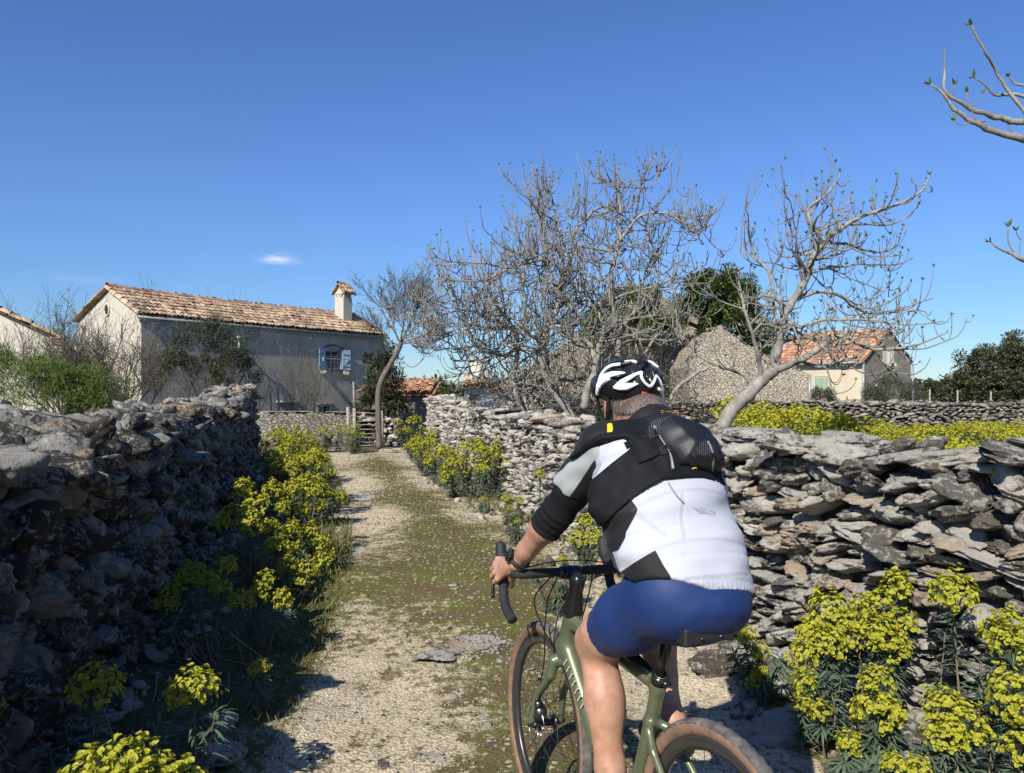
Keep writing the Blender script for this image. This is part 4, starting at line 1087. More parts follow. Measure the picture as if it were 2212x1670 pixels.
def spurge(loc, heads, label, group, seed, far=False, leaf_n=46, bare=0, leafless=0.45, leaf_len=0.085):
    """heads: list of (relative position of head centre, scale)"""
    r = np.random.default_rng(seed)
    root = empty("spurge_plant", loc, label, "spurge", group)
    st, lf = MB(), MB()
    ends = [(np.array(p, float), s, True) for p, s in heads]
    for _ in range(bare):
        p, s, _t = ends[r.integers(len(heads))]; q = p * r.uniform(0.55, 0.85) + r.normal(size=3) * 0.07; q[2] = max(0.1, abs(q[2])); ends.append((q, s, False))
    for p, s, flower in ends:
        b0 = r.normal(size=3) * np.array([0.03, 0.03, 0])
        mid = b0 * 0.5 + p * np.array([0.62, 0.62, 0.42]) + r.normal(size=3) * 0.015
        tip = p - np.array([0, 0, 0.06 * s if flower else 0])
        C = catmull([b0, mid, tip], 7)
        st.tube(C, np.linspace(0.0065, 0.0035, len(C)), 5, 0, 0.5, cap=False)
        T = np.gradient(C, axis=0); T /= np.linalg.norm(T, axis=1, keepdims=True)
        n = leaf_n if flower else int(leaf_n * 1.2)
        t = leafless + (1 - leafless) * np.sqrt(r.random(n)); ti = t * (len(C) - 1); i0 = np.minimum(ti.astype(int), len(C) - 2); fr = (ti - i0)[:, None]
        P = C[i0] * (1 - fr) + C[i0 + 1] * fr; TT = T[i0]
        rad_ = r.normal(size=(n, 3)); rad_ -= TT * (rad_ * TT).sum(1, keepdims=True); rad_ /= np.linalg.norm(rad_, axis=1, keepdims=True)
        up_ = (t[:, None] - leafless) / (1 - leafless)
        D = rad_ + TT * (0.05 + 0.75 * up_ ** 2)
        L = leaf_len * r.uniform(0.65, 1.15, n) * (0.8 + 0.2 * s)
        add_leaves(lf, P, D, L, np.full(n, 0.0105) * (1.5 if far else 1.0), r, 0.42, 2 if far else 3)
        if flower:
            o = bpy.data.objects.new("flower_head", (HEADS_FAR if far else HEADS)[r.integers(len(HEADS))]); COL.objects.link(o)
            o.parent = root; o.location = p; o.scale = (s, s, s * r.uniform(0.9, 1.15)); d = tip - mid
            o.rotation_euler = (r.normal() * 0.2 - d[1] * 0.5, r.normal() * 0.2 + d[0] * 0.6, r.uniform(0, 6.28))
    st.build("stem", M['spurge_stem'], root); lf.build("foliage", M['spurge_leaf'], root)
    return root

def rand_heads(n, w, h, seed, smin=0.7, smax=1.1):
    r = np.random.default_rng(seed); out = []
    for i in range(n):
        a = i * 2.4 + r.uniform(-0.3, 0.3); q = math.sqrt((i + 0.4) / n)
        out.append(((math.cos(a) * q * w, math.sin(a) * q * w, h * (1 - 0.42 * q ** 1.6) + r.normal() * 0.035), r.uniform(smin, smax)))
    return out
def gp(U, d, dx=0.0):
    x = (U - 1106) / FOC * d + dx
    return (x, d, float(gz(x, d)) - 0.01)
def abs_heads(base, lst):
    out = []
    for (u, v, d, s) in lst:
        p = at(u, v, d); out.append(((p.x - base[0], p.y - base[1], p.z - base[2]), s))
    return out

# --- individually traced plants near the camera
GL_, GR_ = "spurge plants along the foot of the left wall", "spurge plants along the foot of the right wall"
b = gp(230, 2.0); spurge(b, abs_heads(b, [(205, 1700, 2.05, 0.95), (275, 1668, 2.0, 0.9), (335, 1715, 1.95, 1.0), (400, 1735, 1.98, 0.9), (250, 1750, 1.9, 1.0)]), "bright spurge in the bottom left corner, cut by the lower edge of the photo", GL_, 1, bare=3)
b = gp(440, 3.05); spurge(b, abs_heads(b, [(418, 1492, 3.0, 1.0)]), "spurge with one large sunlit head standing in the shade, lower left", GL_, 2, bare=4, leafless=0.3)
b = gp(190, 3.1); spurge(b, abs_heads(b, [(208, 1490, 3.0, 0.95)]), "shaded spurge with a dull olive head close to the lower left wall", GL_, 3, bare=3, leafless=0.3)
b = gp(555, 4.0); spurge(b, abs_heads(b, [(560, 1447, 3.95, 0.75)]), "low spurge with a single small yellow head at the shadow edge", GL_, 4, bare=2, leafless=0.2)
b = gp(455, 4.75); spurge(b, abs_heads(b, [(492, 1222, 4.9, 0.85), (478, 1275, 4.8, 0.9), (520, 1300, 4.7, 0.75), (450, 1262, 4.9, 0.8), (395, 1262, 4.9, 0.85), (360, 1300, 4.8, 0.8), (420, 1240, 5.1, 0.8)]), "leggy spurge half in shade with scattered heads before the left wall", GL_, 5, bare=5)
b = gp(585, 4.9); spurge(b, abs_heads(b, [(575, 1255, 5.0, 0.9), (612, 1300, 4.8, 0.8), (560, 1285, 4.9, 0.7)]), "small sunlit spurge leaning over the path at its left border", GL_, 6, bare=4)
mass = [(525, 1062, 6.6), (555, 1090, 6.5), (500, 1110, 6.4), (590, 1062, 6.9), (640, 1055, 7.6), (682, 1060, 8.2), (610, 1100, 6.8), (655, 1105, 7.2), (695, 1095, 7.8),
        (540, 1135, 6.2), (585, 1140, 6.4), (630, 1150, 6.6), (672, 1150, 7.0), (600, 1185, 6.1), (640, 1195, 6.3), (690, 1180, 6.8), (620, 1225, 5.9), (660, 1235, 6.2), (700, 1215, 6.7), (645, 1265, 6.0), (480, 1130, 6.2)]
gps = [(560, 6.5), (625, 6.6), (680, 7.3)]
buckets = [[], [], []]
for u, v, d in mass:
    k = int(np.argmin([abs(u - a) + 60 * abs(d - e) for a, e in gps])); buckets[k].append((u, v, d, rng.uniform(0.85, 1.15)))
lb = ["tall dense spurge bush in full yellow bloom nearest the shaded wall, middle left", "wide overhanging spurge bush in full bloom, middle of the left border", "dense spurge bush in bloom spilling onto the path where its shadow fingers start"]
for k in range(3):
    b = gp(*gps[k]); spurge(b, abs_heads(b, buckets[k]), lb[k], GL_, 20 + k, bare=5)
far_l = [(655, 9.4, 9, 0.30, 0.62), (690, 9.6, 9, 0.26, 0.45), (668, 10.4, 10, 0.34, 0.80), (618, 11.0, 9, 0.30, 0.95), (640, 11.6, 10, 0.32, 1.0), (602, 12.6, 9, 0.30, 1.05), (632, 13.2, 9, 0.3, 0.98), (655, 13.8, 9, 0.30, 0.85), (678, 14.5, 7, 0.26, 0.5)]
fl_lab = ["mid-height spurge bush just beyond the tangled middle-left mass", "low round spurge bush spreading towards the path at the bend", "full spurge bush where the left border narrows", "tall spurge bush hugging the far dark wall face", "tallest yellow spurge bush left of the path near the wall corner",
          "dark leaved tall spurge against the end of the left wall", "bushy spurge just below the garden wall corner", "rounded spurge bush at the far left side of the path", "small far spurge bush at the left path edge, nearest the gate"]
for k, (u, d, n, w, h) in enumerate(far_l):
    spurge(gp(u, d), rand_heads(n + 1, w, h, 40 + k, 0.75, 1.15), fl_lab[k], GL_, 60 + k, far=True, leaf_n=60, bare=5)
# by the gate
for k, (u, d, n, w, h, l) in enumerate([(700, 21.5, 5, 0.28, 0.72, "dark green spurge with one yellow spike before the garden wall"), (742, 21.8, 6, 0.42, 0.66, "broad dark green spurge left of the gate posts"), (768, 21.2, 5, 0.25, 0.72, "yellow spurge leaning on the left gate post")]):
    spurge(gp(u, d), rand_heads(n, w, h, 80 + k, 0.9, 1.2), l, GL_, 90 + k, far=True, leaf_n=60, bare=8, leafless=0.1, leaf_len=0.12)
# right border
right = [(888, 19.5, 11, 0.42, 1.0, "tall spurge bush at the far right corner where the wall ends"), (905, 17.5, 7, 0.30, 0.62, "low spurge below the far right wall corner"), (925, 15.4, 9, 0.34, 0.72, "bushy spurge against the far end of the right wall"), (955, 13.8, 9, 0.34, 0.66, "mid spurge bush on the right border before the rubble wall"),
         (1022, 12.4, 12, 0.46, 0.86, "biggest round spurge bush on the right side of the path"), (1060, 12.0, 8, 0.34, 0.80, "taller spurge bush tight against the right rubble wall"), (990, 12.6, 8, 0.3, 0.55, "spreading spurge at the path side of the big right bush")]
for k, (u, d, n, w, h, l) in enumerate(right):
    spurge(gp(u, d), rand_heads(n, w, h, 100 + k, 0.9, 1.25), l, GR_, 120 + k, far=True, leaf_n=52, bare=6, leafless=0.15, leaf_len=0.10)
small_r = [(1042, 10.6, [(1045, 1078, 10.5, 0.4)], 6, "tiny blue-green spurge tuft with almost no flowers on the path's right edge"), (1100, 9.6, [(1095, 1078, 9.6, 0.7), (1122, 1082, 9.5, 0.6)], 6, "small spurge with two pale heads near the right wall foot"),
           (1120, 8.3, [(1118, 1130, 8.3, 0.55), (1100, 1100, 8.4, 0.5)], 10, "leafy green spurge sprawling beside the right wall foot"),
           (1165, 9.0, [(1167, 1025, 9.0, 0.6)], 2, "lone spurge stalk with a small head in front of the rubble wall"),
           (1262, 6.6, [(1262, 1130, 6.6, 0.95), (1283, 1165, 6.5, 0.9), (1248, 1165, 6.5, 0.8), (1290, 1120, 6.7, 0.8)], 5, "spurge seen between the cyclist's arm and body"),
           (1296, 5.2, [(1310, 1290, 5.1, 0.5), (1300, 1320, 5.0, 0.45)], 3, "low spurge glimpsed right of the handlebar stem"),
           (1215, 5.6, [(1215, 1210, 5.6, 0.35)], 8, "grey-green leafy spurge tuft behind the handlebar")]
for k, (u, d, hs, br, l) in enumerate(small_r):
    b = gp(u, d); spurge(b, abs_heads(b, hs), l, GR_, 140 + k, far=False, leaf_n=60, bare=br, leafless=0.1, leaf_len=0.08)
near_r = [
  (1640, 4.15, [(1612, 1378, 4.1, 0.6), (1640, 1410, 4.1, 0.62), (1645, 1450, 4.0, 0.5), (1630, 1480, 4.0, 0.5)], 5, "straggly half shaded spurge right of the cyclist's hip"),
  (1790, 3.75, [(1790, 1330, 3.85, 1.15), (1752, 1375, 3.8, 1.0), (1825, 1370, 3.8, 1.05), (1785, 1395, 3.7, 1.0), (1735, 1420, 3.7, 0.8)], 4, "big many-headed spurge left of the tall ones before the slab wall"),
  (1905, 3.8, [(1935, 1275, 3.9, 1.05), (1895, 1305, 3.9, 0.9), (1858, 1318, 3.9, 0.95), (1950, 1350, 3.75, 1.0), (1895, 1375, 3.75, 1.0), (1925, 1400, 3.7, 0.9)], 4, "tallest spurge of the right foreground clump"),
  (2068, 3.5, [(2060, 1285, 3.5, 1.0)], 2, "single tall spurge stem with one round head standing alone"),
  (2150, 3.2, [(2150, 1370, 3.2, 0.95), (2190, 1400, 3.15, 0.9), (2178, 1350, 3.25, 0.7)], 3, "spurge at the right edge below the lichen stones"),
  (1765, 3.5, [(1740, 1475, 3.5, 0.72), (1775, 1540, 3.4, 0.7), (1730, 1520, 3.45, 0.6)], 4, "low spurge with three heads left of the dry stems"),
  (1900, 3.3, [(1895, 1475, 3.35, 0.75), (1890, 1540, 3.3, 0.95), (1925, 1545, 3.3, 0.85)], 4, "stout spurge with stacked heads in the middle of the right foreground"),
  (2060, 3.0, [(2045, 1535, 3.05, 0.9), (2085, 1570, 3.0, 0.9), (2040, 1590, 3.0, 0.8)], 4, "wide yellow spurge head cluster low at the right"),
  (2200, 2.8, [(2185, 1505, 2.85, 0.9), (2215, 1545, 2.8, 0.9), (2210, 1625, 2.75, 0.8)], 4, "spurge cut by the right edge of the photo near the bottom"),
  (1840, 3.1, [(1832, 1612, 3.1, 0.6)], 4, "lowest small spurge head by the bottom right stones"),
  (1950, 2.85, [(1935, 1662, 2.85, 0.65), (1985, 1670, 2.8, 0.6)], 4, "spurge with pale tips cut by the bottom edge at the right")]
for k, (u, d, hs, br, l) in enumerate(near_r):
    b = gp(u, d); spurge(b, abs_heads(b, hs), l, GR_, 170 + k, bare=br, leaf_n=60, leafless=0.3)

# --- the yellow field behind the right wall: beyond counting, one object
def inside_right(x, y):
    xs = np.interp(y, [2.0, 3.15, 3.95, 4.75, 6.0, 8.4, 11.2, 15.2, 19, 21], [4.0, 2.55, 1.95, 1.5, 1.1, 0.62, 0.1, -0.85, -1.75, -2.15])
    return x > xs + 1.0
mbf, mlf = MB(), MB(); rf = np.random.default_rng(77)
hf = make_field(55, [0.5, 1.6], [0.06, 0.08]); df = make_field(56, [0.35, 0.9], [0.6, 0.4])
N = 0
for _ in range(7000):
    y = rf.uniform(7.5, 27); x = rf.uniform(1.0, 17)
    if not inside_right(x, y) or abs(x) / y > 0.68: continue
    if x < 3.0 and y > 10: continue
    if df(np.array([[x, y, 0.0]]))[0] < -0.25 or x < 2.2 + 0.06 * y: continue
    h = 0.70 + hf(np.array([[x, y, 0.0]]))[0] + rf.normal() * 0.07
    if abs(x - 4.0) < 1.0 and 11 < y < 13.5: h += 0.50
    h -= 0.019 * max(0, y - 8)
    far_ = y > 13
    k = 9 if far_ else 14
    P, Nn, Cc = head_points(0.10, 0.16, k, 4 if far_ else 5, rf)
    z0 = float(gz(x, y)) + h
    add_cups(mbf, P + [x, y, z0], Nn, (0.024 if far_ else 0.018) * rf.uniform(0.8, 1.2, len(P)), 5, rf, eye=False, base=0.6)
    nn = 22; a = rf.uniform(0, 6.28, nn)
    zz = z0 - rf.uniform(0.08, 0.5, nn) * min(1, h)
    Pl = np.stack([x + rf.normal(size=nn) * 0.04, y + rf.normal(size=nn) * 0.04, zz], 1)
    Dl = np.stack([np.cos(a), np.sin(a), rf.uniform(-0.1, 0.6, nn)], 1)
    add_leaves(mlf, Pl, Dl, np.full(nn, 0.12), np.full(nn, 0.03), rf, 0.4, 2)
    N += 1
print("field heads", N)
nf = sum(len(v) for v in mbf.V)
for k_, fl in mlf.F.items():
    for f_ in fl: mbf.F.setdefault(k_, []).append(f_ + nf)
    mbf.M.setdefault(k_, []).extend([np.full(len(m_), 1, dtype=np.int32) for m_ in mlf.M[k_]])
mbf.V += mlf.V; mbf.A += mlf.A; mbf.n += mlf.n
tag(mbf.build("spurge_field", [M['bract'], M['spurge_leaf']]), "dense yellow flowering spurge covering the field between the two right walls", "ground cover", kind="stuff")

# ---------------------------------------------------------------- grass, pebbles, loose rocks
mg = MB(); r = np.random.default_rng(5); n = 26000
y = 1.4 + 22 * r.random(n) ** 1.9; px = path_x(y)
hw = np.interp(y, [3, 8, 12, 20], [1.2, 1.15, 1.0, 1.15])
side = r.choice([-1, 1], n); x = px + side * (hw + np.abs(r.normal(size=n)) * 0.35 - 0.12)
mid_ = r.random(n) < 0.40; x = np.where(mid_, px + r.normal(size=n) * 0.5, x)
keep = (make_field(8, [1.5, 4], [0.5, 0.5])(np.stack([x, y, 0 * y], 1)) > -0.15)
x, y, mid_ = x[keep], y[keep], mid_[keep]; n = len(x)
z = gz(x, y)
L = np.where(mid_, r.uniform(0.012, 0.03, n), r.uniform(0.03, 0.11, n)) * np.clip(y / 4, 1, 1.6)
add_leaves(mg, np.stack([x, y, z], 1), np.stack([r.normal(size=n) * 0.5, r.normal(size=n) * 0.5, np.ones(n)], 1), L, np.clip(0.004 * y / 3, 0.003, 0.012), r, 0.25, 2)
tag(mg.build("grass", M['grass']), "short sparse grass blades and moss tufts along the path", "grass", kind="stuff")
mp = MB(); its = []
M['pebble'] = stone_mat("path_pebbles", light=(0.55, 0.475, 0.355), grey=(0.40, 0.355, 0.28), lichen=0.2, white=0.2, orange=0.0, bstr=0.4)
for _ in range(11000):
    y = 2.0 + 20 * random.random() ** 2.3; x = float(path_x(y)) + random.gauss(0, 0.75)
    a = 0.0045 + 0.009 * random.random() ** 3 + (0.02 * random.random() if random.random() < 0.03 else 0); a *= 1 + 0.03 * y
    its.append((1 if a < 0.02 or y > 6 else 2, rot_xyz(random.gauss(0, .4), random.gauss(0, .4), random.uniform(0, 6.28)) @ np.diag([a * random.uniform(0.9, 1.6), a, a * random.uniform(0.4, 0.7)]), np.array([x, y, 0.0]), random.random()))
zz = gz([i[2][0] for i in its], [i[2][1] for i in its])
for i, q in zip(its, zz): i[2][2] = q + 0.001
place_rocks(mp, its); tag(mp.build("gravel", M['pebble']), "pale gravel and pebbles scattered over the path", "gravel", kind="stuff")
# rubble at the foot of the walls
mr = MB(); its = []
for _ in range(1500):
    y = 2.2 + 17 * random.random() ** 1.8
    if random.random() < 0.62: x = float(np.interp(y, [3.15, 3.95, 4.75, 6.0, 8.4, 11.2, 15.2, 19], [2.45, 1.85, 1.4, 1.0, 0.52, 0.0, -0.95, -1.85])) - abs(random.gauss(0, 0.28))
    else: x = float(np.interp(y, [2, 3.3, 5.4, 8, 12, 18], [-1.62, -1.9, -2.35, -3.0, -4.0, -5.6])) + abs(random.gauss(0, 0.25))
    a = 0.015 + 0.06 * random.random() ** 3
    its.append((2 if y > 4 else 3, rot_xyz(random.gauss(0, .4), random.gauss(0, .4), random.uniform(0, 6.28)) @ np.diag([a * random.uniform(0.9, 1.5), a, a * random.uniform(0.5, 0.8)]), np.array([x, y, 0.0]), random.random()))
zz = gz([i[2][0] for i in its], [i[2][1] for i in its])
for i, q in zip(its, zz): i[2][2] = q + 0.008
place_rocks(mr, its); tag(mr.build("rubble", M['stone_sun']), "loose broken stones fallen along the feet of both walls", "rubble", kind="stuff")
rocks_ = [(1545, 1452, 0.17, 0.14, 0.07, "flat grey lichened rock at the foot of the right wall near the cyclist's hip"), (1700, 1588, 0.24, 0.16, 0.07, "large flat slab half in the rider's shadow, bottom right"), (1608, 1545, 0.09, 0.08, 0.07, "white veined stone lying in the shadow right of the rear wheel"),
          (1660, 1560, 0.10, 0.09, 0.06, "dark rounded stone beside the white veined one in the shadow"), (928, 1628, 0.05, 0.028, 0.014, "thin pale flake of stone on the path, lower centre"), (945, 1636, 0.04, 0.022, 0.016, "smooth cream pebble next to the thin flake on the path"),
          (470, 1570, 0.09, 0.07, 0.05, "grey stone in the deep shade below the lower left spurge"), (478, 1640, 0.08, 0.08, 0.07, "upright grey stone in the shade at the bottom left of the path"), (1085, 1012, 0.0, 0, 0, ""), (840, 975, 0.30, 0.15, 0.08, "flat pale stone beside the foot of the gate tree"), (1505, 1395, 0.05, 0.07, 0.02, "")]
for (u, v, a, b_, c, l) in rocks_:
    if not l: continue
    d = EYE * FOC / (v - 850); p = at(u, v, d); mb = MB()
    place_rocks(mb, [(4 if d < 6 else 3, rot_xyz(0, 0, random.uniform(-0.4, 0.4)) @ np.diag([a, b_, c]), np.array([p.x, p.y, float(gz(p.x, p.y)) + c * 0.35]), random.random() * 0.7)])
    o = mb.build("rock", M['stone_sun'], loc=(p.x, p.y, float(gz(p.x, p.y)))); tag(o, l, "rock", "loose rocks on the ground")
# two whitish bedrock patches worn flush with the path
def bed(u, v, a, b_, l, sd):
    d = EYE * FOC / (v - 850); p = at(u, v, d); its = []; rr = np.random.default_rng(sd); mb = MB()
    zc = float(gz(p.x, p.y))
    for k in range(5):
        q = rr.normal(size=2) * 0.45; its.append((5, rot_xyz(0, 0, rr.uniform(0, 6.28)) @ np.diag([a * rr.uniform(0.5, 0.9), b_ * rr.uniform(0.5, 0.9), 0.011]), np.array([p.x + q[0] * a, p.y + q[1] * b_, zc - 0.001]), rr.random()))
    for _ in range(160):
        q = rr.normal(size=2) * 0.6; s = 0.008 * rr.uniform(0.5, 1.8) * (1 + d * 0.05); x, y = p.x + q[0] * a, p.y + q[1] * b_
        its.append((1, rot_xyz(*(rr.normal(size=3) * 0.4)) @ np.diag([s * 1.5, s, s * 0.5]), np.array([x, y, float(gz(x, y)) + 0.002]), rr.random()))
    place_rocks(mb, its); o = mb.build("bedrock_patch", M['bedrock'], loc=(p.x, p.y, 0)); tag(o, l, "bedrock", kind="stuff")
M['bedrock'] = stone_mat("white_bedrock", light=(0.62, 0.58, 0.51), grey=(0.46, 0.43, 0.38), lichen=0.3, white=0.5, orange=0)
bed(1035, 1398, 0.19, 0.22, "rough whitish bedrock breaking through the path beside the front wheel", 1)
bed(790, 1064, 0.50, 0.42, "flat whitish bedrock patch in the middle of the far path", 2)
# dry twigs
md = MB()
for _ in range(150):
    y = 2.6 + 8 * random.random() ** 1.5
    x = (float(np.interp(y, [2, 3.3, 5.4, 8, 12], [-1.5, -1.7, -2.0, -2.6, -3.6])) + random.uniform(0, 0.6)) if random.random() < 0.55 else float(np.interp(y, [3.15, 3.95, 4.75, 6.0, 8.4, 11.2], [2.45, 1.85, 1.4, 1.0, 0.52, 0.0])) - random.uniform(0, 0.6)
    z = float(gz(x, y)); L = random.uniform(0.1, 0.45); a = random.uniform(0, 6.28); up = random.choice([0.1, 1.6])
    P = [np.array([x, y, z + 0.01])]; d = np.array([math.cos(a), math.sin(a), up]); d /= np.linalg.norm(d)
    for k in range(4): d = d + np.array([random.gauss(0, .2), random.gauss(0, .2), random.gauss(0, .1)]); P.append(P[-1] + d / np.linalg.norm(d) * L / 4)
    for p in P: p[2] = max(p[2], z + 0.004)
    md.tube(P, np.linspace(0.003, 0.0012, 5), 4)
tag(md.build("dry_stalks", M['dry']), "thin bleached dry stalks lying and standing among the plants", "dry stalks", kind="stuff")
# ---------------------------------------------------------------- trees
UPV = np.array([0, 0, 1.0])
def add_bud(mb, p, d, s, r):
    n = r.integers(2, 5); a = r.uniform(0, 6.28) + np.arange(n) * 2.2
    _, u, w = frame_of(d); D = d + 0.75 * (np.cos(a)[:, None] * u + np.sin(a)[:, None] * w)
    add_leaves(mb, np.repeat(p[None], n, 0), D, s * r.uniform(0.7, 1.3, n), np.full(n, s * 0.55), r, -0.1, 2)
def twig(tw, bd, p, d, L, rad, r, up=0.48, wig=0.22, bud=0.045, branch=0.0, sides=4):
    P = [p]; n = 6; d = d / np.linalg.norm(d)
    for k in range(n):
        d = d + UPV * up * (0.35 + k / n) + r.normal(size=3) * wig * 0.5; d /= np.linalg.norm(d)
        P.append(P[-1] + d * L / n)
        if branch and k in (2, 4) and r.random() < branch:
            e = d + r.normal(size=3) * 0.8; twig(tw, bd, P[-1], e, L * 0.5, rad * 0.75, r, up, wig, bud, 0)
    rr = np.linspace(rad, rad * 0.55, n + 1) * (1 + 0.18 * (np.arange(n + 1) % 2))
    tw.tube(P, rr, sides, 0, 0.5, cap=False)
    if bud and r.random() < 0.6: add_bud(bd, P[-1], d, bud, r)
def limb_pts(spec, conv, d0, r, dvar=0.35):
    """spec: traced points; depth wanders smoothly"""
    n = len(spec); dd = spec[0][2] if len(spec[0]) > 2 else d0; out = []
    drift = r.normal() * dvar
    for i, s in enumerate(spec):
        u, v = conv(s[0], s[1]); d = s[2] if len(s) > 2 else dd + drift * i / max(1, n - 1)
        out.append(np.array(at(u, v, d)))
    return out
TH_ = 0.66
def fig_tree(loc, label, limbs, conv, d0, seed, sec=(4, 0.7), tw_n=8, tw_len=0.46, tw_rad=0.0100, bud=0.036, dens=1.0, group=None):
    r = np.random.default_rng(seed); root = empty("fig_tree", loc, label, "fig tree", group)
    tr, tw, bd = MB(), MB(), MB(); off = np.array(loc)
    for spec, r0, r1, nsec in limbs:
        C = catmull([p - off for p in limb_pts(spec, conv, d0, r)], 5)
        C[1:-1] += r.normal(size=(len(C) - 2, 3)) * np.minimum(0.007, 0.16 * np.linspace(r0, r1, len(C))[1:-1])[:, None]
        rad = np.linspace(r0 * TH_, r1 * TH_, len(C)) * (1 + r.normal(size=len(C)) * 0.04)
        tr.tube(C, rad, 9 if r0 > 0.03 else 6)
        T = np.gradient(C, axis=0); T /= np.linalg.norm(T, axis=1, keepdims=True)
        Ltot = np.linalg.norm(np.diff(C, axis=0), axis=1).sum()
        ns = int(nsec * dens)
        for k in range(ns):
            t = r.uniform(0.1, 0.8); i = int(t * (len(C) - 1)); p = C[i]; d = T[i] * 0.4 + r.normal(size=3) * np.array([1, 1, 0.45]); d /= np.linalg.norm(d)
            L = sec[1] * r.uniform(0.6, 1.4); rs = min(rad[i] * 0.6, 0.022)
            P = [p]; 
            for q in range(7):
                d = d + UPV * (-0.06 + 0.10 * q / 3) + r.normal(size=3) * 0.16; d /= np.linalg.norm(d); P.append(P[-1] + d * L / 7)
            tw.tube(P, np.linspace(rs, max(0.006, rs * 0.4), 8), 5, 0, 0.5, cap=False)
            for q in range(int(tw_n * 0.6)):
                j = r.integers(2, 8); e = d + r.normal(size=3) * 0.8; twig(tw, bd, P[j], e, tw_len * r.uniform(0.5, 1.3), tw_rad * r.uniform(0.7, 1.0), r, bud=bud, branch=0.15)
        for k in range(int(Ltot * tw_n * 0.55 * dens)):
            t = r.uniform(0.2, 0.97); i = int(t * (len(C) - 1)); e = T[i] * 0.3 + r.normal(size=3)
            twig(tw, bd, C[i], e, tw_len * r.uniform(0.4, 1.2) * (1.15 - 0.55 * t), tw_rad * r.uniform(0.7, 1.0), r, bud=bud, branch=0.3)
        add_bud(bd, C[-1], T[-1], bud * 1.2, r)
    tr.build("trunk", M['fig_bark'], root); tw.build("branches", M['fig_twig'], root); bd.build("leaf_buds", M['bud'], root)
    return root
c5 = lambda x, y: (903.6 + x * 0.3607, 320 + y * 0.3607)
c6 = lambda x, y: (1412 + x * 0.3945, 338.9 + y * 0.3945)
ident = lambda x, y: (x, y)
A = [([(650, 1640, 13.5), (600, 1500, 13.5), (570, 1380, 13.6), (600, 1200, 13.6), (560, 1060, 13.4), (480, 960, 13.2), (420, 850, 13.0)], 0.085, 0.025, 9),
     ([(655, 1640, 13.5), (640, 1500, 13.7), (700, 1420, 13.9), (740, 1390, 14)], 0.09, 0.05, 3),
     ([(560, 1060, 13.4), (450, 1080, 13.2), (300, 1060, 13.0), (160, 1120, 12.8), (70, 1170, 12.7)], 0.035, 0.012, 8),
     ([(590, 1250, 13.6), (450, 1230, 13.3), (330, 1180, 13.2), (250, 1270, 13.2), (200, 1270, 13.0)], 0.03, 0.010, 8),
     ([(480, 960, 13.2), (380, 990, 13.0), (280, 970, 13), (130, 1000, 12.9), (40, 1060, 12.8)], 0.03, 0.010, 7),
     ([(570, 1100, 13.5), (470, 1000, 13.8), (330, 900, 14), (170, 890, 14.1)], 0.03, 0.010, 8),
     ([(660, 1600, 13.5), (790, 1400, 13.8), (930, 1390, 14), (1040, 1360, 14.1)], 0.05, 0.03, 4)]
B = [([(930, 1620, 13), (830, 1480, 13), (755, 1330, 13), (745, 1180, 13), (770, 1070, 13), (830, 960, 13), (850, 820, 13), (900, 700, 13), (940, 600, 13)], 0.105, 0.04, 12),
     ([(780, 720, 13.2), (740, 670, 13), (640, 690, 12.7), (540, 720, 12.5), (400, 690, 12.4), (150, 670, 12.2), (60, 590, 12.1)], 0.045, 0.010, 6),
     ([(850, 880, 13.1), (800, 780, 13.2), (770, 660, 13.3), (740, 500, 13.4), (732, 370, 13.4), (700, 200, 13.4), (678, 95, 13.4)], 0.05, 0.012, 7),
     ([(540, 720, 12.5), (430, 780, 12.4), (320, 800, 12.3), (180, 780, 12.2), (130, 740, 12.2)], 0.03, 0.009, 6),
     ([(900, 700, 13), (870, 560, 13.1), (830, 420, 13.2), (800, 300, 13.2), (782, 180, 13.3)], 0.035, 0.010, 7),
     ([(745, 670, 13), (640, 620, 13.4), (520, 730, 13.6), (420, 860, 13.8)], 0.035, 0.012, 6),
     ([(930, 620, 13), (930, 510, 12.9), (1000, 430, 12.9), (1060, 370, 12.9), (1130, 350, 13), (1190, 380, 13)], 0.03, 0.03, 6),
     ([(770, 1070, 13), (850, 1080, 12.8), (900, 1130, 12.7), (960, 1000, 12.6), (900, 900, 12.6)], 0.03, 0.015, 8),
     ([(830, 960, 13), (940, 920, 13.2), (1100, 980, 13.4), (1190, 960, 13.5)], 0.035, 0.015, 8),
     ([(745, 1180, 13), (650, 1080, 12.8), (640, 900, 12.7), (560, 800, 12.6)], 0.03, 0.012, 8)]
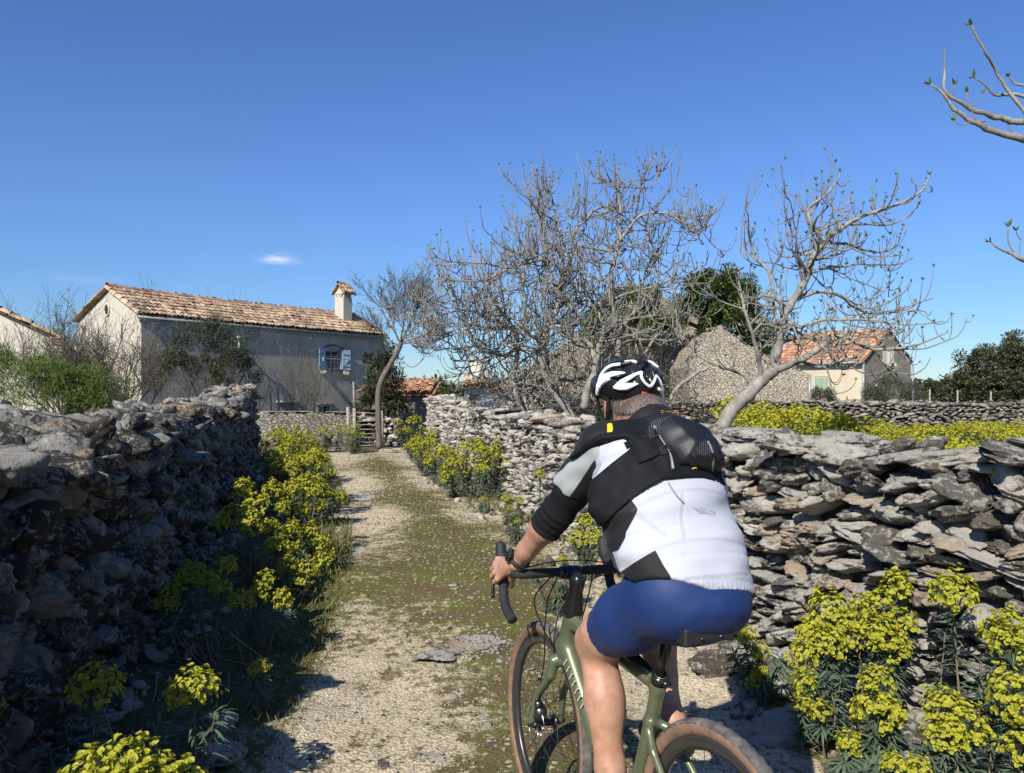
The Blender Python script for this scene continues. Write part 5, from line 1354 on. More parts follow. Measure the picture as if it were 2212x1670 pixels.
Cc_ = [([(1000, 1560, 12.6), (1010, 1450, 12.6), (1060, 1330, 12.6), (1050, 1230, 12.6), (1000, 1150, 12.6), (905, 1160, 12.5)], 0.10, 0.05, 4),
     ([(1060, 1330, 12.6), (1085, 1180, 12.6), (1110, 1080, 12.6), (1080, 985, 12.6)], 0.06, 0.035, 5),
     ([(1190, 1640, 12.8), (1180, 1400, 12.8), (1195, 1150, 12.8), (1170, 1030, 12.8), (1150, 880, 12.8), (1165, 700, 12.8), (1205, 540, 12.8), (1212, 380, 12.8), (1195, 260, 12.8), (1205, 232, 12.8)], 0.085, 0.022, 10),
     ([(1205, 232, 12.8), (1270, 235, 12.8), (1330, 230, 12.7), (1355, 160, 12.7), (1410, 100, 12.7), (1420, 40, 12.7)], 0.02, 0.009, 2),
     ([(1205, 235, 12.8), (1150, 205, 12.8), (1100, 178, 12.8), (1077, 215, 12.8), (1076, 140, 12.8), (1077, 80, 12.8)], 0.02, 0.009, 1),
     ([(1300, 235, 12.8), (1400, 236, 12.8), (1435, 170, 12.8), (1438, 105, 12.8)], 0.014, 0.008, 1),
     ([(1205, 560, 12.8), (1300, 430, 12.7), (1380, 390, 12.6), (1480, 390, 12.6), (1560, 405, 12.6), (1690, 425, 12.6), (1760, 390, 12.6), (1812, 300, 12.6)], 0.04, 0.009, 7),
     ([(1560, 405, 12.6), (1620, 465, 12.6), (1700, 480, 12.6), (1770, 380, 12.6)], 0.016, 0.008, 2),
     ([(1300, 430, 12.7), (1380, 500, 12.8), (1375, 580, 12.8), (1420, 660, 12.9), (1480, 710, 13)], 0.028, 0.012, 6),
     ([(1170, 620, 12.8), (1060, 600, 12.9), (940, 580, 13)], 0.03, 0.02, 4),
     ([(1180, 900, 12.8), (1290, 860, 12.9), (1400, 830, 13), (1520, 790, 13.1), (1690, 770, 13.2)], 0.03, 0.008, 7),
     ([(1190, 1100, 12.8), (1280, 1000, 13.0), (1340, 880, 13.2), (1360, 740, 13.3), (1440, 600, 13.4), (1520, 480, 13.4)], 0.04, 0.010, 9),
     ([(1190, 1200, 12.8), (1300, 1130, 13), (1420, 1130, 13.2), (1530, 1060, 13.3), (1600, 930, 13.4)], 0.035, 0.010, 9),
     ([(1080, 1000, 12.6), (1000, 860, 12.5), (1010, 700, 12.4), (960, 560, 12.4)], 0.03, 0.012, 8),
     ([(1350, 1240, 12.9), (1430, 1120, 12.9)], 0.035, 0.03, 0)]
fig_tree(tuple(at(903.6 + 650 * .3607, 0, 13.5)[:2]) + (0.0,), "leftmost old fig tree with low spreading bare branches overhanging the right wall corner", A, c5, 13.5, 1, dens=2.4, sec=(4, 0.8))
fig_tree(tuple(at(903.6 + 930 * .3607, 0, 13.0)[:2]) + (0.0,), "pale barked leaning fig tree with long horizontal bare arm reaching left", B, c5, 13.0, 2, dens=2.0)
fig_tree(tuple(at(903.6 + 1190 * .3607, 0, 12.8)[:2]) + (0.0,), "tallest bare fig tree, its trunks rising behind the cyclist's helmet", Cc_, c5, 12.8, 3, dens=1.6)
D_ = [([(330, 1560, 9), (420, 1400, 9), (520, 1300, 9), (600, 1215, 9), (665, 1170, 9)], 0.122, 0.100, 0),
     ([(660, 1175, 9), (672, 1080, 9), (700, 960, 9), (712, 890, 9), (760, 790, 9), (830, 680, 9), (860, 590, 9), (930, 480, 9), (1010, 400, 8.9), (1130, 330, 8.9), (1280, 280, 8.8), (1400, 230, 8.8), (1480, 170, 8.8), (1508, 100, 8.8)], 0.085, 0.010, 12),
     ([(712, 880, 9), (690, 790, 9), (620, 760, 9), (540, 780, 9), (480, 800, 9)], 0.045, 0.015, 4),
     ([(590, 1220, 9), (572, 1100, 8.9), (540, 970, 8.8), (500, 850, 8.8), (490, 790, 8.8), (470, 700, 8.8), (480, 620, 8.8)], 0.04, 0.012, 6),
     ([(660, 1175, 9), (780, 1120, 8.8), (860, 1080, 8.7), (960, 1010, 8.6), (1030, 985, 8.6), (1100, 1010, 8.5), (1180, 1050, 8.5), (1350, 1050, 8.4), (1480, 1015, 8.4), (1600, 965, 8.3)], 0.06, 0.009, 7),
     ([(800, 1110, 8.8), (900, 1150, 8.8), (1000, 1130, 8.7), (1140, 1090, 8.7)], 0.035, 0.012, 5),
     ([(930, 480, 9), (870, 380, 9), (845, 290, 9), (900, 240, 9), (960, 190, 9), (1010, 120, 9), (1020, 85, 9)], 0.04, 0.009, 3),
     ([(845, 290, 9), (785, 308, 9), (745, 350, 9), (755, 400, 9)], 0.016, 0.010, 1),
     ([(960, 470, 9), (1070, 480, 9.1), (1150, 510, 9.2), (1250, 520, 9.3), (1330, 480, 9.3), (1365, 380, 9.3)], 0.025, 0.009, 5),
     ([(1060, 370, 9), (1150, 370, 9.1), (1290, 370, 9.2), (1400, 320, 9.2), (1450, 260, 9.2)], 0.02, 0.009, 3),
     ([(1100, 590, 9.1), (1220, 590, 9.2), (1330, 590, 9.3), (1410, 560, 9.3)], 0.016, 0.008, 2),
     ([(850, 640, 9), (960, 600, 9.1), (1060, 600, 9.2), (1170, 560, 9.2)], 0.025, 0.010, 5),
     ([(760, 790, 9), (900, 740, 9.1), (1020, 760, 9.2), (1110, 830, 9.3), (1240, 860, 9.3), (1400, 830, 9.4), (1430, 795, 9.4)], 0.035, 0.009, 8),
     ([(712, 890, 9), (800, 930, 8.9), (900, 900, 8.8), (1040, 890, 8.8), (1250, 900, 8.7), (1340, 950, 8.7), (1430, 860, 8.7)], 0.035, 0.009, 8),
     ([(690, 1000, 9), (800, 990, 9.1), (950, 1000, 9.2), (1100, 960, 9.3), (1260, 1000, 9.3), (1360, 960, 9.3)], 0.03, 0.010, 8),
     ([(530, 1290, 9), (500, 1200, 9), (400, 1160, 9), (250, 1090, 9), (150, 950, 9), (120, 830, 9)], 0.035, 0.009, 3),
     ([(700, 960, 9), (660, 830, 9.1), (640, 650, 9.1), (560, 550, 9.2), (530, 450, 9.2), (540, 395, 9.2)], 0.035, 0.010, 6),
     ([(820, 690, 9), (790, 560, 8.9), (780, 450, 8.8), (795, 330, 8.8)], 0.025, 0.009, 5),
     ([(300, 1150, 8.9), (180, 1220, 8.9), (110, 1290, 8.9), (95, 1330, 8.9)], 0.03, 0.03, 0)]
fig_tree(tuple(at(1412 + 330 * .3945, 0, 9.0)[:2]) + (0.0,), "pale fig tree leaning right with a thick slanting trunk behind the slab wall", D_, c6, 9.0, 4, dens=1.15, sec=(4, 0.5), tw_len=0.33, tw_rad=0.0065, bud=0.036)
E_ = [([(2640, 1500, 4.6), (2640, 1150, 4.5), (2600, 800, 4.4), (2560, 500, 4.3), (2500, 350, 4.2)], 0.12, 0.06, 0),
     ([(2560, 480, 4.3), (2400, 380, 4.2), (2290, 320, 4.1), (2212, 300, 4.0), (2150, 285, 4.0), (2100, 262, 4.0), (2060, 235, 4.0), (2035, 200, 4.0), (2010, 182, 4.0)], 0.04, 0.0055, 0),
     ([(2500, 360, 4.2), (2350, 280, 4.1), (2260, 270, 4.0), (2200, 262, 4.0), (2160, 256, 4.0), (2120, 245, 4.0), (2080, 225, 4.0), (2042, 196, 4.0), (2041, 150, 4.0), (2039, 105, 4.0)], 0.035, 0.0045, 0),
     ([(2230, 265, 4.05), (2200, 225, 4.05), (2170, 185, 4.05), (2150, 150, 4.05), (2128, 110, 4.0), (2108, 75, 4.0), (2098, 55, 4.0)], 0.016, 0.0065, 0),
     ([(2300, 260, 4.1), (2240, 220, 4.1), (2195, 205, 4.1), (2150, 205, 4.1), (2130, 185, 4.1), (2105, 168, 4.1)], 0.02, 0.0045, 0),
     ([(2340, 300, 4.1), (2270, 210, 4.1), (2225, 190, 4.1), (2192, 180, 4.1), (2180, 165, 4.1)], 0.018, 0.0055, 0),
     ([(2610, 820, 4.4), (2450, 700, 4.3), (2300, 600, 4.1), (2212, 562, 4.0), (2185, 548, 4.0), (2160, 538, 4.0), (2140, 523, 4.0)], 0.03, 0.0045, 0),
     ([(2190, 548, 4.0), (2178, 520, 4.0), (2178, 490, 4.0)], 0.007, 0.005, 0),
     ([(2130, 262, 4.0), (2100, 262, 4.0), (2075, 270, 4.0), (2063, 260, 4.0)], 0.006, 0.0035, 0),
     ([(2110, 262, 4.0), (2096, 230, 4.0), (2088, 200, 4.0)], 0.006, 0.004, 0)]
fig_tree(tuple(at(2640, 0, 4.6)[:2]) + (0.0,), "near bare fig tree whose branches reach in from the upper right edge", E_, ident, 4.0, 5, tw_n=2.6, tw_len=0.16, tw_rad=0.0038, bud=0.028, dens=1.0)

# ---- slender bare trees
def bare_rec(mb, p, d, L, rad, depth, r, up, spread, tips, kink=0.25):
    P = [p]; n = 5; d = d / np.linalg.norm(d)
    for k in range(n):
        d = d + r.normal(size=3) * kink * 0.5 + UPV * up * 0.25; d /= np.linalg.norm(d); P.append(P[-1] + d * L / n)
        if depth > 0 and k >= 1:
            for _ in range(2 if r.random() < 0.5 else 1):
                e = d * 0.7 + r.normal(size=3) * spread; bare_rec(mb, P[-1], e, L * r.uniform(0.45, 0.72), rad * 0.55, depth - 1, r, up, spread, tips, kink)
    mb.tube(P, np.linspace(rad, max(rad * 0.5, 0.004), n + 1), 5 if rad > 0.015 else 3, 0, 0.5, cap=False)
    tips.append((P[-1], d))
def bare_tree(name, loc, label, trunk, r0, r1, branches, seed, mat, depth=3, L=1.0, up=0.3, spread=0.6, rad=0.03, leafy=0.0, leafmat='bud', cat="tree", group=None, twr=None):
    r = np.random.default_rng(seed); root = empty(name, loc, label, cat, group); off = np.array(loc)
    tr, tw, lf = MB(), MB(), MB(); tips = []
    C = catmull([np.array(p) - off for p in trunk], 6); tr.tube(C, np.interp(np.linspace(0, 1, len(C)), [0, 1], [r0, r1]) * (1 + r.normal(size=len(C)) * 0.04), 9)
    for (t, d, l) in branches:
        i = int(t * (len(C) - 1)); bare_rec(tw, C[i], np.array(d, float), l * L, rad, depth, r, up, spread, tips)
    tr.build("trunk", mat, root); tw.build("branches", mat, root)
    if leafy:
        for p, d in tips:
            if r.random() < leafy:
                n = 3; add_leaves(lf, p + r.normal(size=(n, 3)) * 0.03, d + r.normal(size=(n, 3)), np.full(n, 0.05), np.full(n, 0.03), r, 0.1, 2)
        lf.build("leaf_buds", M[leafmat], root)
    return root
c4 = lambda x, y, d: at(527 + x * 0.2818, 546 + y * 0.2818, d)
gt = [c4(1035, 1505, 22.6), c4(1032, 1300, 22.6), c4(1028, 1100, 22.6), c4(1050, 990, 22.6), c4(1090, 910, 22.6), c4(1135, 830, 22.6), c4(1185, 740, 22.6), c4(1205, 690, 22.6)]
bare_tree("bare_tree", (gt[0].x, 22.6, 0), "slim bare tree with a curved trunk standing at the right post of the wooden gate", gt, 0.085, 0.065,
          [(0.99, (-0.5, 0, 1.6), 2.0), (0.97, (-0.8, 0.2, 1.3), 1.9), (1.0, (0.8, -0.2, 1.0), 1.9), (0.95, (0.3, 0.6, 1.4), 1.7), (0.99, (0.1, -0.5, 1.7), 2.1), (0.98, (1.2, 0.3, 0.5), 1.5), (0.93, (-1.3, 0.2, 0.25), 1.3), (1.0, (0.6, 0.2, 1.6), 1.9), (0.99, (1.3, -0.4, 0.1), 1.2)],
          11, M['brown_bark'], depth=3, rad=0.024, leafy=0.3, spread=0.36, up=0.40, L=0.58)
def simple_bare(u, v, d, h, label, seed, n=6, rad=0.03, mat='brown_bark', spread=0.5, depth=3, r0=0.05, lean=0.0, base_v=None, up=0.35, name="bare_tree", Lf=0.55, cat="tree"):
    p = at(u, v, d); r = np.random.default_rng(seed); z0 = float(gz(p.x, p.y)) - 0.05
    tr = [(p.x, p.y, z0), (p.x + lean * 0.5, p.y, z0 + h * 0.2), (p.x + lean, p.y, z0 + h * 0.38)]
    brs = [(r.uniform(0.35, 1.0), (math.cos(a) * 0.8, math.sin(a) * 0.8, r.uniform(0.7, 1.5)), h * Lf * r.uniform(0.7, 1.05)) for a in np.arange(n) * 2.4 + r.uniform(0, 6)]
    return bare_tree(name, (p.x, p.y, z0), label, tr, r0, r0 * 0.7, brs, seed, M[mat], depth=depth, rad=rad, spread=spread, leafy=0.25, up=up, cat=cat)
simple_bare(180, 800, 25.5, 4.1, "bare sapling left of the farmhouse gable, nearer the barn roof", 21, 9, 0.030, lean=-0.8, depth=3, spread=0.45)
simple_bare(248, 810, 26.5, 4.2, "bare sapling with red-brown twigs in front of the farmhouse gable", 22, 9, 0.030, lean=0.1, depth=3, spread=0.42)
simple_bare(662, 870, 27.0, 3.4, "reddish leafless shrub in front of the farmhouse facade below the window", 23, 12, 0.012, lean=0.0, depth=2, r0=0.03, spread=0.35, up=0.6, name="bare_shrub", cat="shrub")
simple_bare(520, 860, 26.5, 4.6, "spindly bare branches rising beside the dark evergreen shrub", 24, 5, 0.014, lean=0.4, depth=2, r0=0.03)

# ---- leafy crowns
def crown(lf, cx, cy, cz, rx, ry, rz, n, size, r, clumps=40, width=0.5, fill=0.35, clump_r=0.28, flat=0.0):
    D = r.normal(size=(clumps, 3)); D /= np.linalg.norm(D, axis=1, keepdims=True); D[:, 2] = np.where(D[:, 2] < -0.55, -D[:, 2], D[:, 2])
    q = r.uniform(0.45, 1.0, (clumps, 1)) ** 0.5
    C = D * q * np.array([rx, ry, rz]) * (1 + r.normal(size=(clumps, 1)) * 0.08)
    k = r.integers(0, clumps, n); cr = clump_r * min(rx, rz) * r.uniform(0.6, 1.4, clumps)
    X = r.normal(size=(n, 3)); X /= np.linalg.norm(X, axis=1, keepdims=True)
    P = C[k] + X * (cr[k] * r.random(n) ** 0.4)[:, None] + np.array([cx, cy, cz])
    s = size * r.uniform(0.6, 1.3, n)
    add_leaves(lf, P, X + r.normal(size=(n, 3)) * 0.5 + UPV * 0.3, s, s * width, r, 0.2, 2)
def leafy(name, base, label, crowns, mat, seed, n, size, cat="tree", group=None, width=0.5, trunk_r=0.08, stems=3, clumps=40, clump_r=0.3, twigs=0):
    r = np.random.default_rng(seed); root = empty(name, base, label, cat, group); lf, tr = MB(), MB()
    tot = sum(c[3] * c[5] for c in crowns)
    for (cx, cy, cz, rx, ry, rz) in crowns:
        crown(lf, cx, cy, cz, rx, ry, rz, int(n * rx * rz / tot), size, r, max(8, int(clumps * rx * rz / tot)), width, clump_r=clump_r)
        for _ in range(stems):
            e = np.array([cx + r.normal() * rx * 0.4, cy + r.normal() * ry * 0.4, cz + r.uniform(0, 0.5) * rz])
            C = catmull([(r.normal() * 0.05, r.normal() * 0.05, 0), e * np.array([0.4, 0.4, 0.5]) + r.normal(size=3) * 0.08, e], 5)
            tr.tube(C, np.linspace(trunk_r, trunk_r * 0.3, len(C)), 6)
            for _k in range(twigs):
                p = C[r.integers(len(C) // 2, len(C))]; d = r.normal(size=3) + UPV * 0.6; tips = []
                bare_rec(tr, p, d, rz * 0.9, trunk_r * 0.22, 1, r, 0.2, 0.6, tips)
    tr.build("trunk", M['brown_bark'], root); lf.build("crown", M[mat], root)
    return root
def gb(u, d, z=None):
    x = (u - 1106) / FOC * d; return (x, d, (float(gz(x, d)) if z is None else z) - 0.05)
px = lambda p, d: p / FOC * d
# left: bright green shrubs over the wall
for k, (u, d, h, w, l, n, m) in enumerate([(25, 21, 2.65, 1.15, "loose green shrub with twiggy top at the far left edge above the wall", 7000, 'bright_leaf'), (88, 20.5, 2.55, 0.75, "sparse twiggy green shrub in front of the barn corner", 3600, 'bright_leaf'), (155, 20.5, 2.2, 0.8, "dense bright green shrub in front of the lean-to shed", 6500, 'bright_leaf'), (215, 20.5, 2.1, 0.75, "low bright green shrub beside the pale farmhouse gable", 5500, 'bright_leaf')]):
    b = gb(u, d); leafy("green_shrub", b, l, [(0, 0, h * 0.66, w, 0.8, h * 0.36)], m, 300 + k, n, 0.085, "shrub", "green shrubs behind the left wall", 0.28, 0.02, 6, 40, 0.32, twigs=3)
b = gb(452, 24.5); leafy("evergreen_shrub", b, "dark olive evergreen shrub with bare lower stems in front of the grey farmhouse facade", [(0, 0, 2.85, 1.35, 1.1, 1.0), (-0.7, 0, 2.2, 0.9, 0.8, 0.7), (0.8, 0, 2.25, 0.85, 0.8, 0.75)], 'olive_leaf', 310, 26000, 0.062, "shrub", None, 0.35, 0.025, 7, 80, 0.26, twigs=5)
b = gb(822, 25.0); leafy("oleander_bush", b, "tall dark green oleander bush behind the wooden gate at the farmhouse corner", [(0, 0, 2.1, 0.62, 0.7, 1.1), (-0.25, 0, 1.2, 0.55, 0.6, 1.0), (0.45, 0, 0.6, 0.45, 0.5, 1.2)], 'olive_leaf', 311, 9000, 0.16, "bush", None, 0.22, 0.02, 6, 60, 0.3)
b = gb(955, 36); leafy("green_tree", b, "bright green pointed tree behind the outbuilding and oven house", [(0, 0, 1.1, 1.05, 1.0, 1.3), (-0.1, 0, 2.2, 0.35, 0.4, 0.75), (0.7, 0, 0.9, 0.6, 0.6, 0.9)], 'bright_leaf', 312, 12000, 0.11, "tree", None, 0.35, 0.05, 4, 60, 0.3)
# ivy clad mounds behind the ruins
b = gb(1562, 43); leafy("ivy_clad_tree", b, "round dark green ivy-covered tree crown above the ruined barn", [(-0.3, 0, 6.35, 2.0, 1.7, 1.65), (0.5, 0, 4.8, 1.9, 1.6, 1.9), (1.4, 0, 3.5, 1.0, 1.2, 1.8)], 'ivy_leaf', 320, 48000, 0.145, "tree", None, 0.75, 0.15, 3, 130, 0.26)
b = gb(1370, 44); leafy("ivy_mound", b, "olive green ivy mound over the old barn roof behind the tallest fig", [(0, 0, 6.1, 2.1, 1.6, 1.1), (-1.0, 0, 5.0, 2.0, 1.6, 1.2), (0.8, 0, 5.2, 1.6, 1.5, 1.0)], 'bright_leaf', 321, 20000, 0.15, "ivy", None, 0.6, 0.1, 3, 90, 0.26)
b = gb(1240, 17); leafy("undergrowth_bush", b, "tangled olive undergrowth behind the fig trunks", [(-1.2, 0, 1.2, 1.2, 0.9, 1.0), (0.5, 0.5, 1.6, 1.4, 0.9, 1.3), (2.0, 0.5, 1.3, 1.1, 0.9, 1.1)], 'grey_leaf', 322, 7000, 0.08, "bush", None, 0.35, 0.02, 8, 50, 0.35, twigs=6)
# shrubs by the distant house
for k, (u, d, h, w, l) in enumerate([(1777, 45, 2.05, 0.75, "small grey-green bush left of the sage shutters"), (1925, 52, 2.9, 1.15, "large grey-green bush in front of the distant house gable"), (1888, 50, 2.2, 0.8, "low grey-green bush at the distant house corner"), (1975, 55, 2.5, 1.0, "grey-green bush right of the distant house gable")]):
    leafy("garden_bush", gb(u, d), l, [(0, 0, h * 0.5, w, 0.9, h * 0.5)], 'grey_leaf', 330 + k, 5500, 0.12, "bush", "bushes around the distant house", 0.3, 0.02, 4, 40, 0.3)
oaks = [(2150, 62, 5.0, 3.0, 1.6, "large dark holm oak at the right edge of the photo"), (2212, 58, 5.4, 2.6, 1.8, "dark holm oak cut by the right edge, slightly taller"), (2090, 66, 3.2, 2.0, 1.0, "lower dark oak left of the large holm oak"), (2035, 75, 2.9, 1.9, 0.9, "small dark oak right of the distant house"), (2185, 50, 3.0, 1.8, 0.9, "spreading dark oak in front of the large ones by the right edge")]
for k, (u, d, h, w, t, l) in enumerate(oaks):
    leafy("holm_oak", gb(u, d), l, [(0, 0, h * 0.62, w, w * 0.8, h * 0.42), (-w * 0.4, 0, h * 0.4, w * 0.7, w * 0.6, h * 0.38), (w * 0.5, 0, h * 0.45, w * 0.6, w * 0.6, h * 0.36)], 'dark_leaf', 340 + k, 22000, 0.19, "tree", "holm oaks at the right", 0.6, 0.16, 3, 90, 0.24)
wl_ = [(875, 60, 3.0), (903, 62, 2.7), (985, 62, 2.9), (1010, 64, 2.5), (850, 66, 2.8)]
wlab = ["dark far tree above the red-tiled outbuilding, leftmost", "dark far tree above the red-tiled outbuilding, right of the first", "dark far tree right of the bright green tree", "rightmost dark far tree beside the round chimney", "dark far tree peeping beside the farmhouse corner"]
for k, (u, d, h) in enumerate(wl_):
    leafy("far_tree", gb(u, d), wlab[k], [(0, 0, h * 0.6, 1.5, 1.2, h * 0.42)], 'dark_leaf', 360 + k, 4500, 0.26, "tree", "dark trees on the skyline beyond the farm", 0.6, 0.12, 2, 40, 0.3)
# far wood on the horizon
lf = MB(); r = np.random.default_rng(99)
for k in range(240):
    u = r.uniform(-900, 3400); d = r.uniform(110, 190); x = (u - 1106) / FOC * d; h = r.uniform(1.5, 3.2) * d / 110
    if 1450 < u < 2000 and d < 130: continue
    crown(lf, x, d, float(gz(x, d)) + h * 0.4, r.uniform(4, 8), 3, h * 0.6, 500, 0.8, r, 18, 0.7, clump_r=0.4)
tag(lf.build("far_wood", M['dark_leaf']), "thin line of far dark woodland along the horizon", "woodland", kind="stuff")
# ---------------------------------------------------------------- implicit surfaces -> one continuous mesh
def surface_nets(D, lo, h):
    nx, ny, nz = D.shape; s = D < 0
    c = [(i, j, k) for i in (0, 1) for j in (0, 1) for k in (0, 1)]
    def sub(A, o): return A[o[0]:nx - 1 + o[0], o[1]:ny - 1 + o[1], o[2]:nz - 1 + o[2]]
    cnt8 = sum(sub(s, o).astype(np.int8) for o in c)
    mixed = (cnt8 > 0) & (cnt8 < 8)
    I, J, K = np.nonzero(mixed); n = len(I)
    idx = np.full(mixed.shape, -1, np.int64); idx[I, J, K] = np.arange(n)
    acc = np.zeros((n, 3)); cnt = np.zeros(n)
    for a in range(8):
        for b in range(a + 1, 8):
            oa, ob = np.array(c[a]), np.array(c[b])
            if np.abs(oa - ob).sum() != 1: continue
            da = D[I + oa[0], J + oa[1], K + oa[2]]; db = D[I + ob[0], J + ob[1], K + ob[2]]
            m = (da < 0) != (db < 0); t = np.where(m, da / np.where(m, da - db, 1), 0)
            acc += np.where(m[:, None], oa + (ob - oa) * t[:, None], 0); cnt += m
    V = (np.stack([I, J, K], 1) + acc / cnt[:, None]) * h + lo
    F = []
    for ax in range(3):
        sl0 = [slice(1, None)] * 3; sl1 = [slice(1, None)] * 3
        sl0[ax] = slice(0, -1); sl1[ax] = slice(1, None)
        s0 = s[tuple(slice(0, -1) if q == ax else slice(1, -1) for q in range(3))]
        s1 = s[tuple(slice(1, None) if q == ax else slice(1, -1) for q in range(3))]
        e = s0 != s1; i = np.argwhere(e); flip = s0[e]
        base = i.copy()
        for q in range(3):
            if q != ax: base[:, q] += 1
        u, v = [q for q in range(3) if q != ax]
        def off(du, dv):
            b = base.copy(); b[:, u] -= du; b[:, v] -= dv; return idx[b[:, 0], b[:, 1], b[:, 2]]
        q4 = np.stack([off(1, 1), off(0, 1), off(0, 0), off(1, 0)], 1)
        if ax == 1: flip = ~flip
        q4 = np.where(flip[:, None], q4, q4[:, ::-1])
        F.append(q4)
    F = np.concatenate(F); F = F[(F >= 0).all(1)]
    return V, F
def sdf_mesh(fn, lo, hi, h):
    lo = np.array(lo, float); hi = np.array(hi, float); n = np.ceil((hi - lo) / h).astype(int) + 1
    ax = [lo[i] + np.arange(n[i]) * h for i in range(3)]
    P = np.stack(np.meshgrid(*ax, indexing='ij'), -1).reshape(-1, 3).astype(np.float32)
    D = fn(P).reshape(n)
    return surface_nets(D, lo, h)
def s_cap(P, a, b, ra, rb):
    a = np.array(a, np.float32); b = np.array(b, np.float32); ab = b - a
    t = np.clip(((P - a) @ ab) / (ab @ ab), 0, 1); d = P - a - t[:, None] * ab
    return np.sqrt((d * d).sum(1)) - (ra + (rb - ra) * t)
def s_ell(P, c, r, ax=None):
    Q = P - np.array(c, np.float32)
    if ax is not None: Q = Q @ np.array(ax, np.float32).T
    r = np.array(r, np.float32); k0 = np.sqrt(((Q / r) ** 2).sum(1)); k1 = np.sqrt(((Q / (r * r)) ** 2).sum(1))
    return k0 * (k0 - 1.0) / np.maximum(k1, 1e-6)
def smin(a, b, k):
    h = np.clip(0.5 + 0.5 * (b - a) / k, 0, 1)
    return b * (1 - h) + a * h - k * h * (1 - h)
def s_chain(P, pts, rad, k=0.02):
    d = None
    for i in range(len(pts) - 1):
        q = s_cap(P, pts[i], pts[i + 1], rad[i], rad[i + 1]); d = q if d is None else np.minimum(d, q) if k == 0 else smin(d, q, k)
    return d
def sdf_obj(name, fn, lo, hi, h, mat, parent=None, extra=None, loc=None):
    V, F = sdf_mesh(fn, lo, hi, h); mb = MB(); mb.add(V, F)
    if extra: mb.extra = extra(V)
    o = mb.build(name, mat, None)
    if parent is not None: put(o, parent)
    return o
def put(o, parent):
    """parent without moving"""
    o.parent = parent; o.matrix_parent_inverse = MATS[parent.name].inverted()
MATS = {}

# ---------------------------------------------------------------- gravel bicycle
FWD = np.array([-0.407, 0.913]); FWD /= np.linalg.norm(FWD)
ORG = np.array([0.523, 2.046])
G0 = float(gz(ORG[0], ORG[1]))
BIKE_M = Matrix.Translation((ORG[0], ORG[1], 0)) @ Matrix.Rotation(math.atan2(FWD[1], FWD[0]), 4, 'Z')
bike = empty("bicycle", (0, 0, 0), "olive green gravel bicycle with tan-wall tyres and black drop handlebar ridden by the cyclist", "bicycle")
bike.matrix_world = BIKE_M
MATS[bike.name] = Matrix.Identity(4)      # parts are built in bicycle coordinates
def bpart(o, parent=None):
    o.parent = parent or bike
    return o
M['frame_green'] = simple("olive_green_paint", (0.125, 0.145, 0.080), 0.36, 0.35, 0.04, 3, 0, 0, 0.5, 0.4)
M['black_gloss'] = simple("black_carbon", (0.012, 0.012, 0.013), 0.25, 0, 0.1, 5)
M['black_matte'] = simple("black_rubber", (0.013, 0.0135, 0.014), 0.62, 0, 0.15, 20, 0.3, 300)
M['bar_tape'] = simple("handlebar_tape", (0.016, 0.0165, 0.018), 0.7, 0, 0.2, 30, 0.5, 400)
M['metal'] = simple("brushed_steel", (0.55, 0.55, 0.55), 0.28, 1.0, 0.05, 20)
M['dark_metal'] = simple("dark_steel", (0.08, 0.08, 0.085), 0.35, 0.8, 0.1, 20)
M['rim'] = simple("carbon_rim", (0.03, 0.029, 0.028), 0.32, 0, 0.2, 15, 0, 0, 0.6)
g = NG("tan_sidewall"); v = g.coord(); nn_ = g.noise(v, 28, 6, 0.65)
M['tan'] = g.done(g.mix(g.rng(nn_, 0.4, 0.7), (0.22, 0.13, 0.08), (0.12, 0.08, 0.058)), 0.75, None)
g = NG("dusty_tread"); v = g.coord(); n1 = g.noise(v, 18, 6, 0.65)
M['tread'] = g.done(g.mix(g.rng(n1, 0.40, 0.68), (0.045, 0.045, 0.046), (0.16, 0.145, 0.125)), 0.85, g.bump(g.noise(v, 160, 3, 0.5), 0.4, 0.004))
M['pale_print'] = simple("pale_print", (0.42, 0.46, 0.40), 0.5)

STA = R(71.5)
SAX = np.array([-math.cos(STA), 0, math.sin(STA)])           # up along the steering axis
SP0 = np.array([0.937, 0, 0.35])
STEER = Matrix.Translation(Vector(SP0)) @ Matrix.Rotation(R(-3.5), 4, Vector(SAX)) @ Matrix.Translation(-Vector(SP0))
def steer(P):
    P = np.asarray(P, float); Mt = np.array(STEER); return P @ Mt[:3, :3].T + Mt[:3, 3]

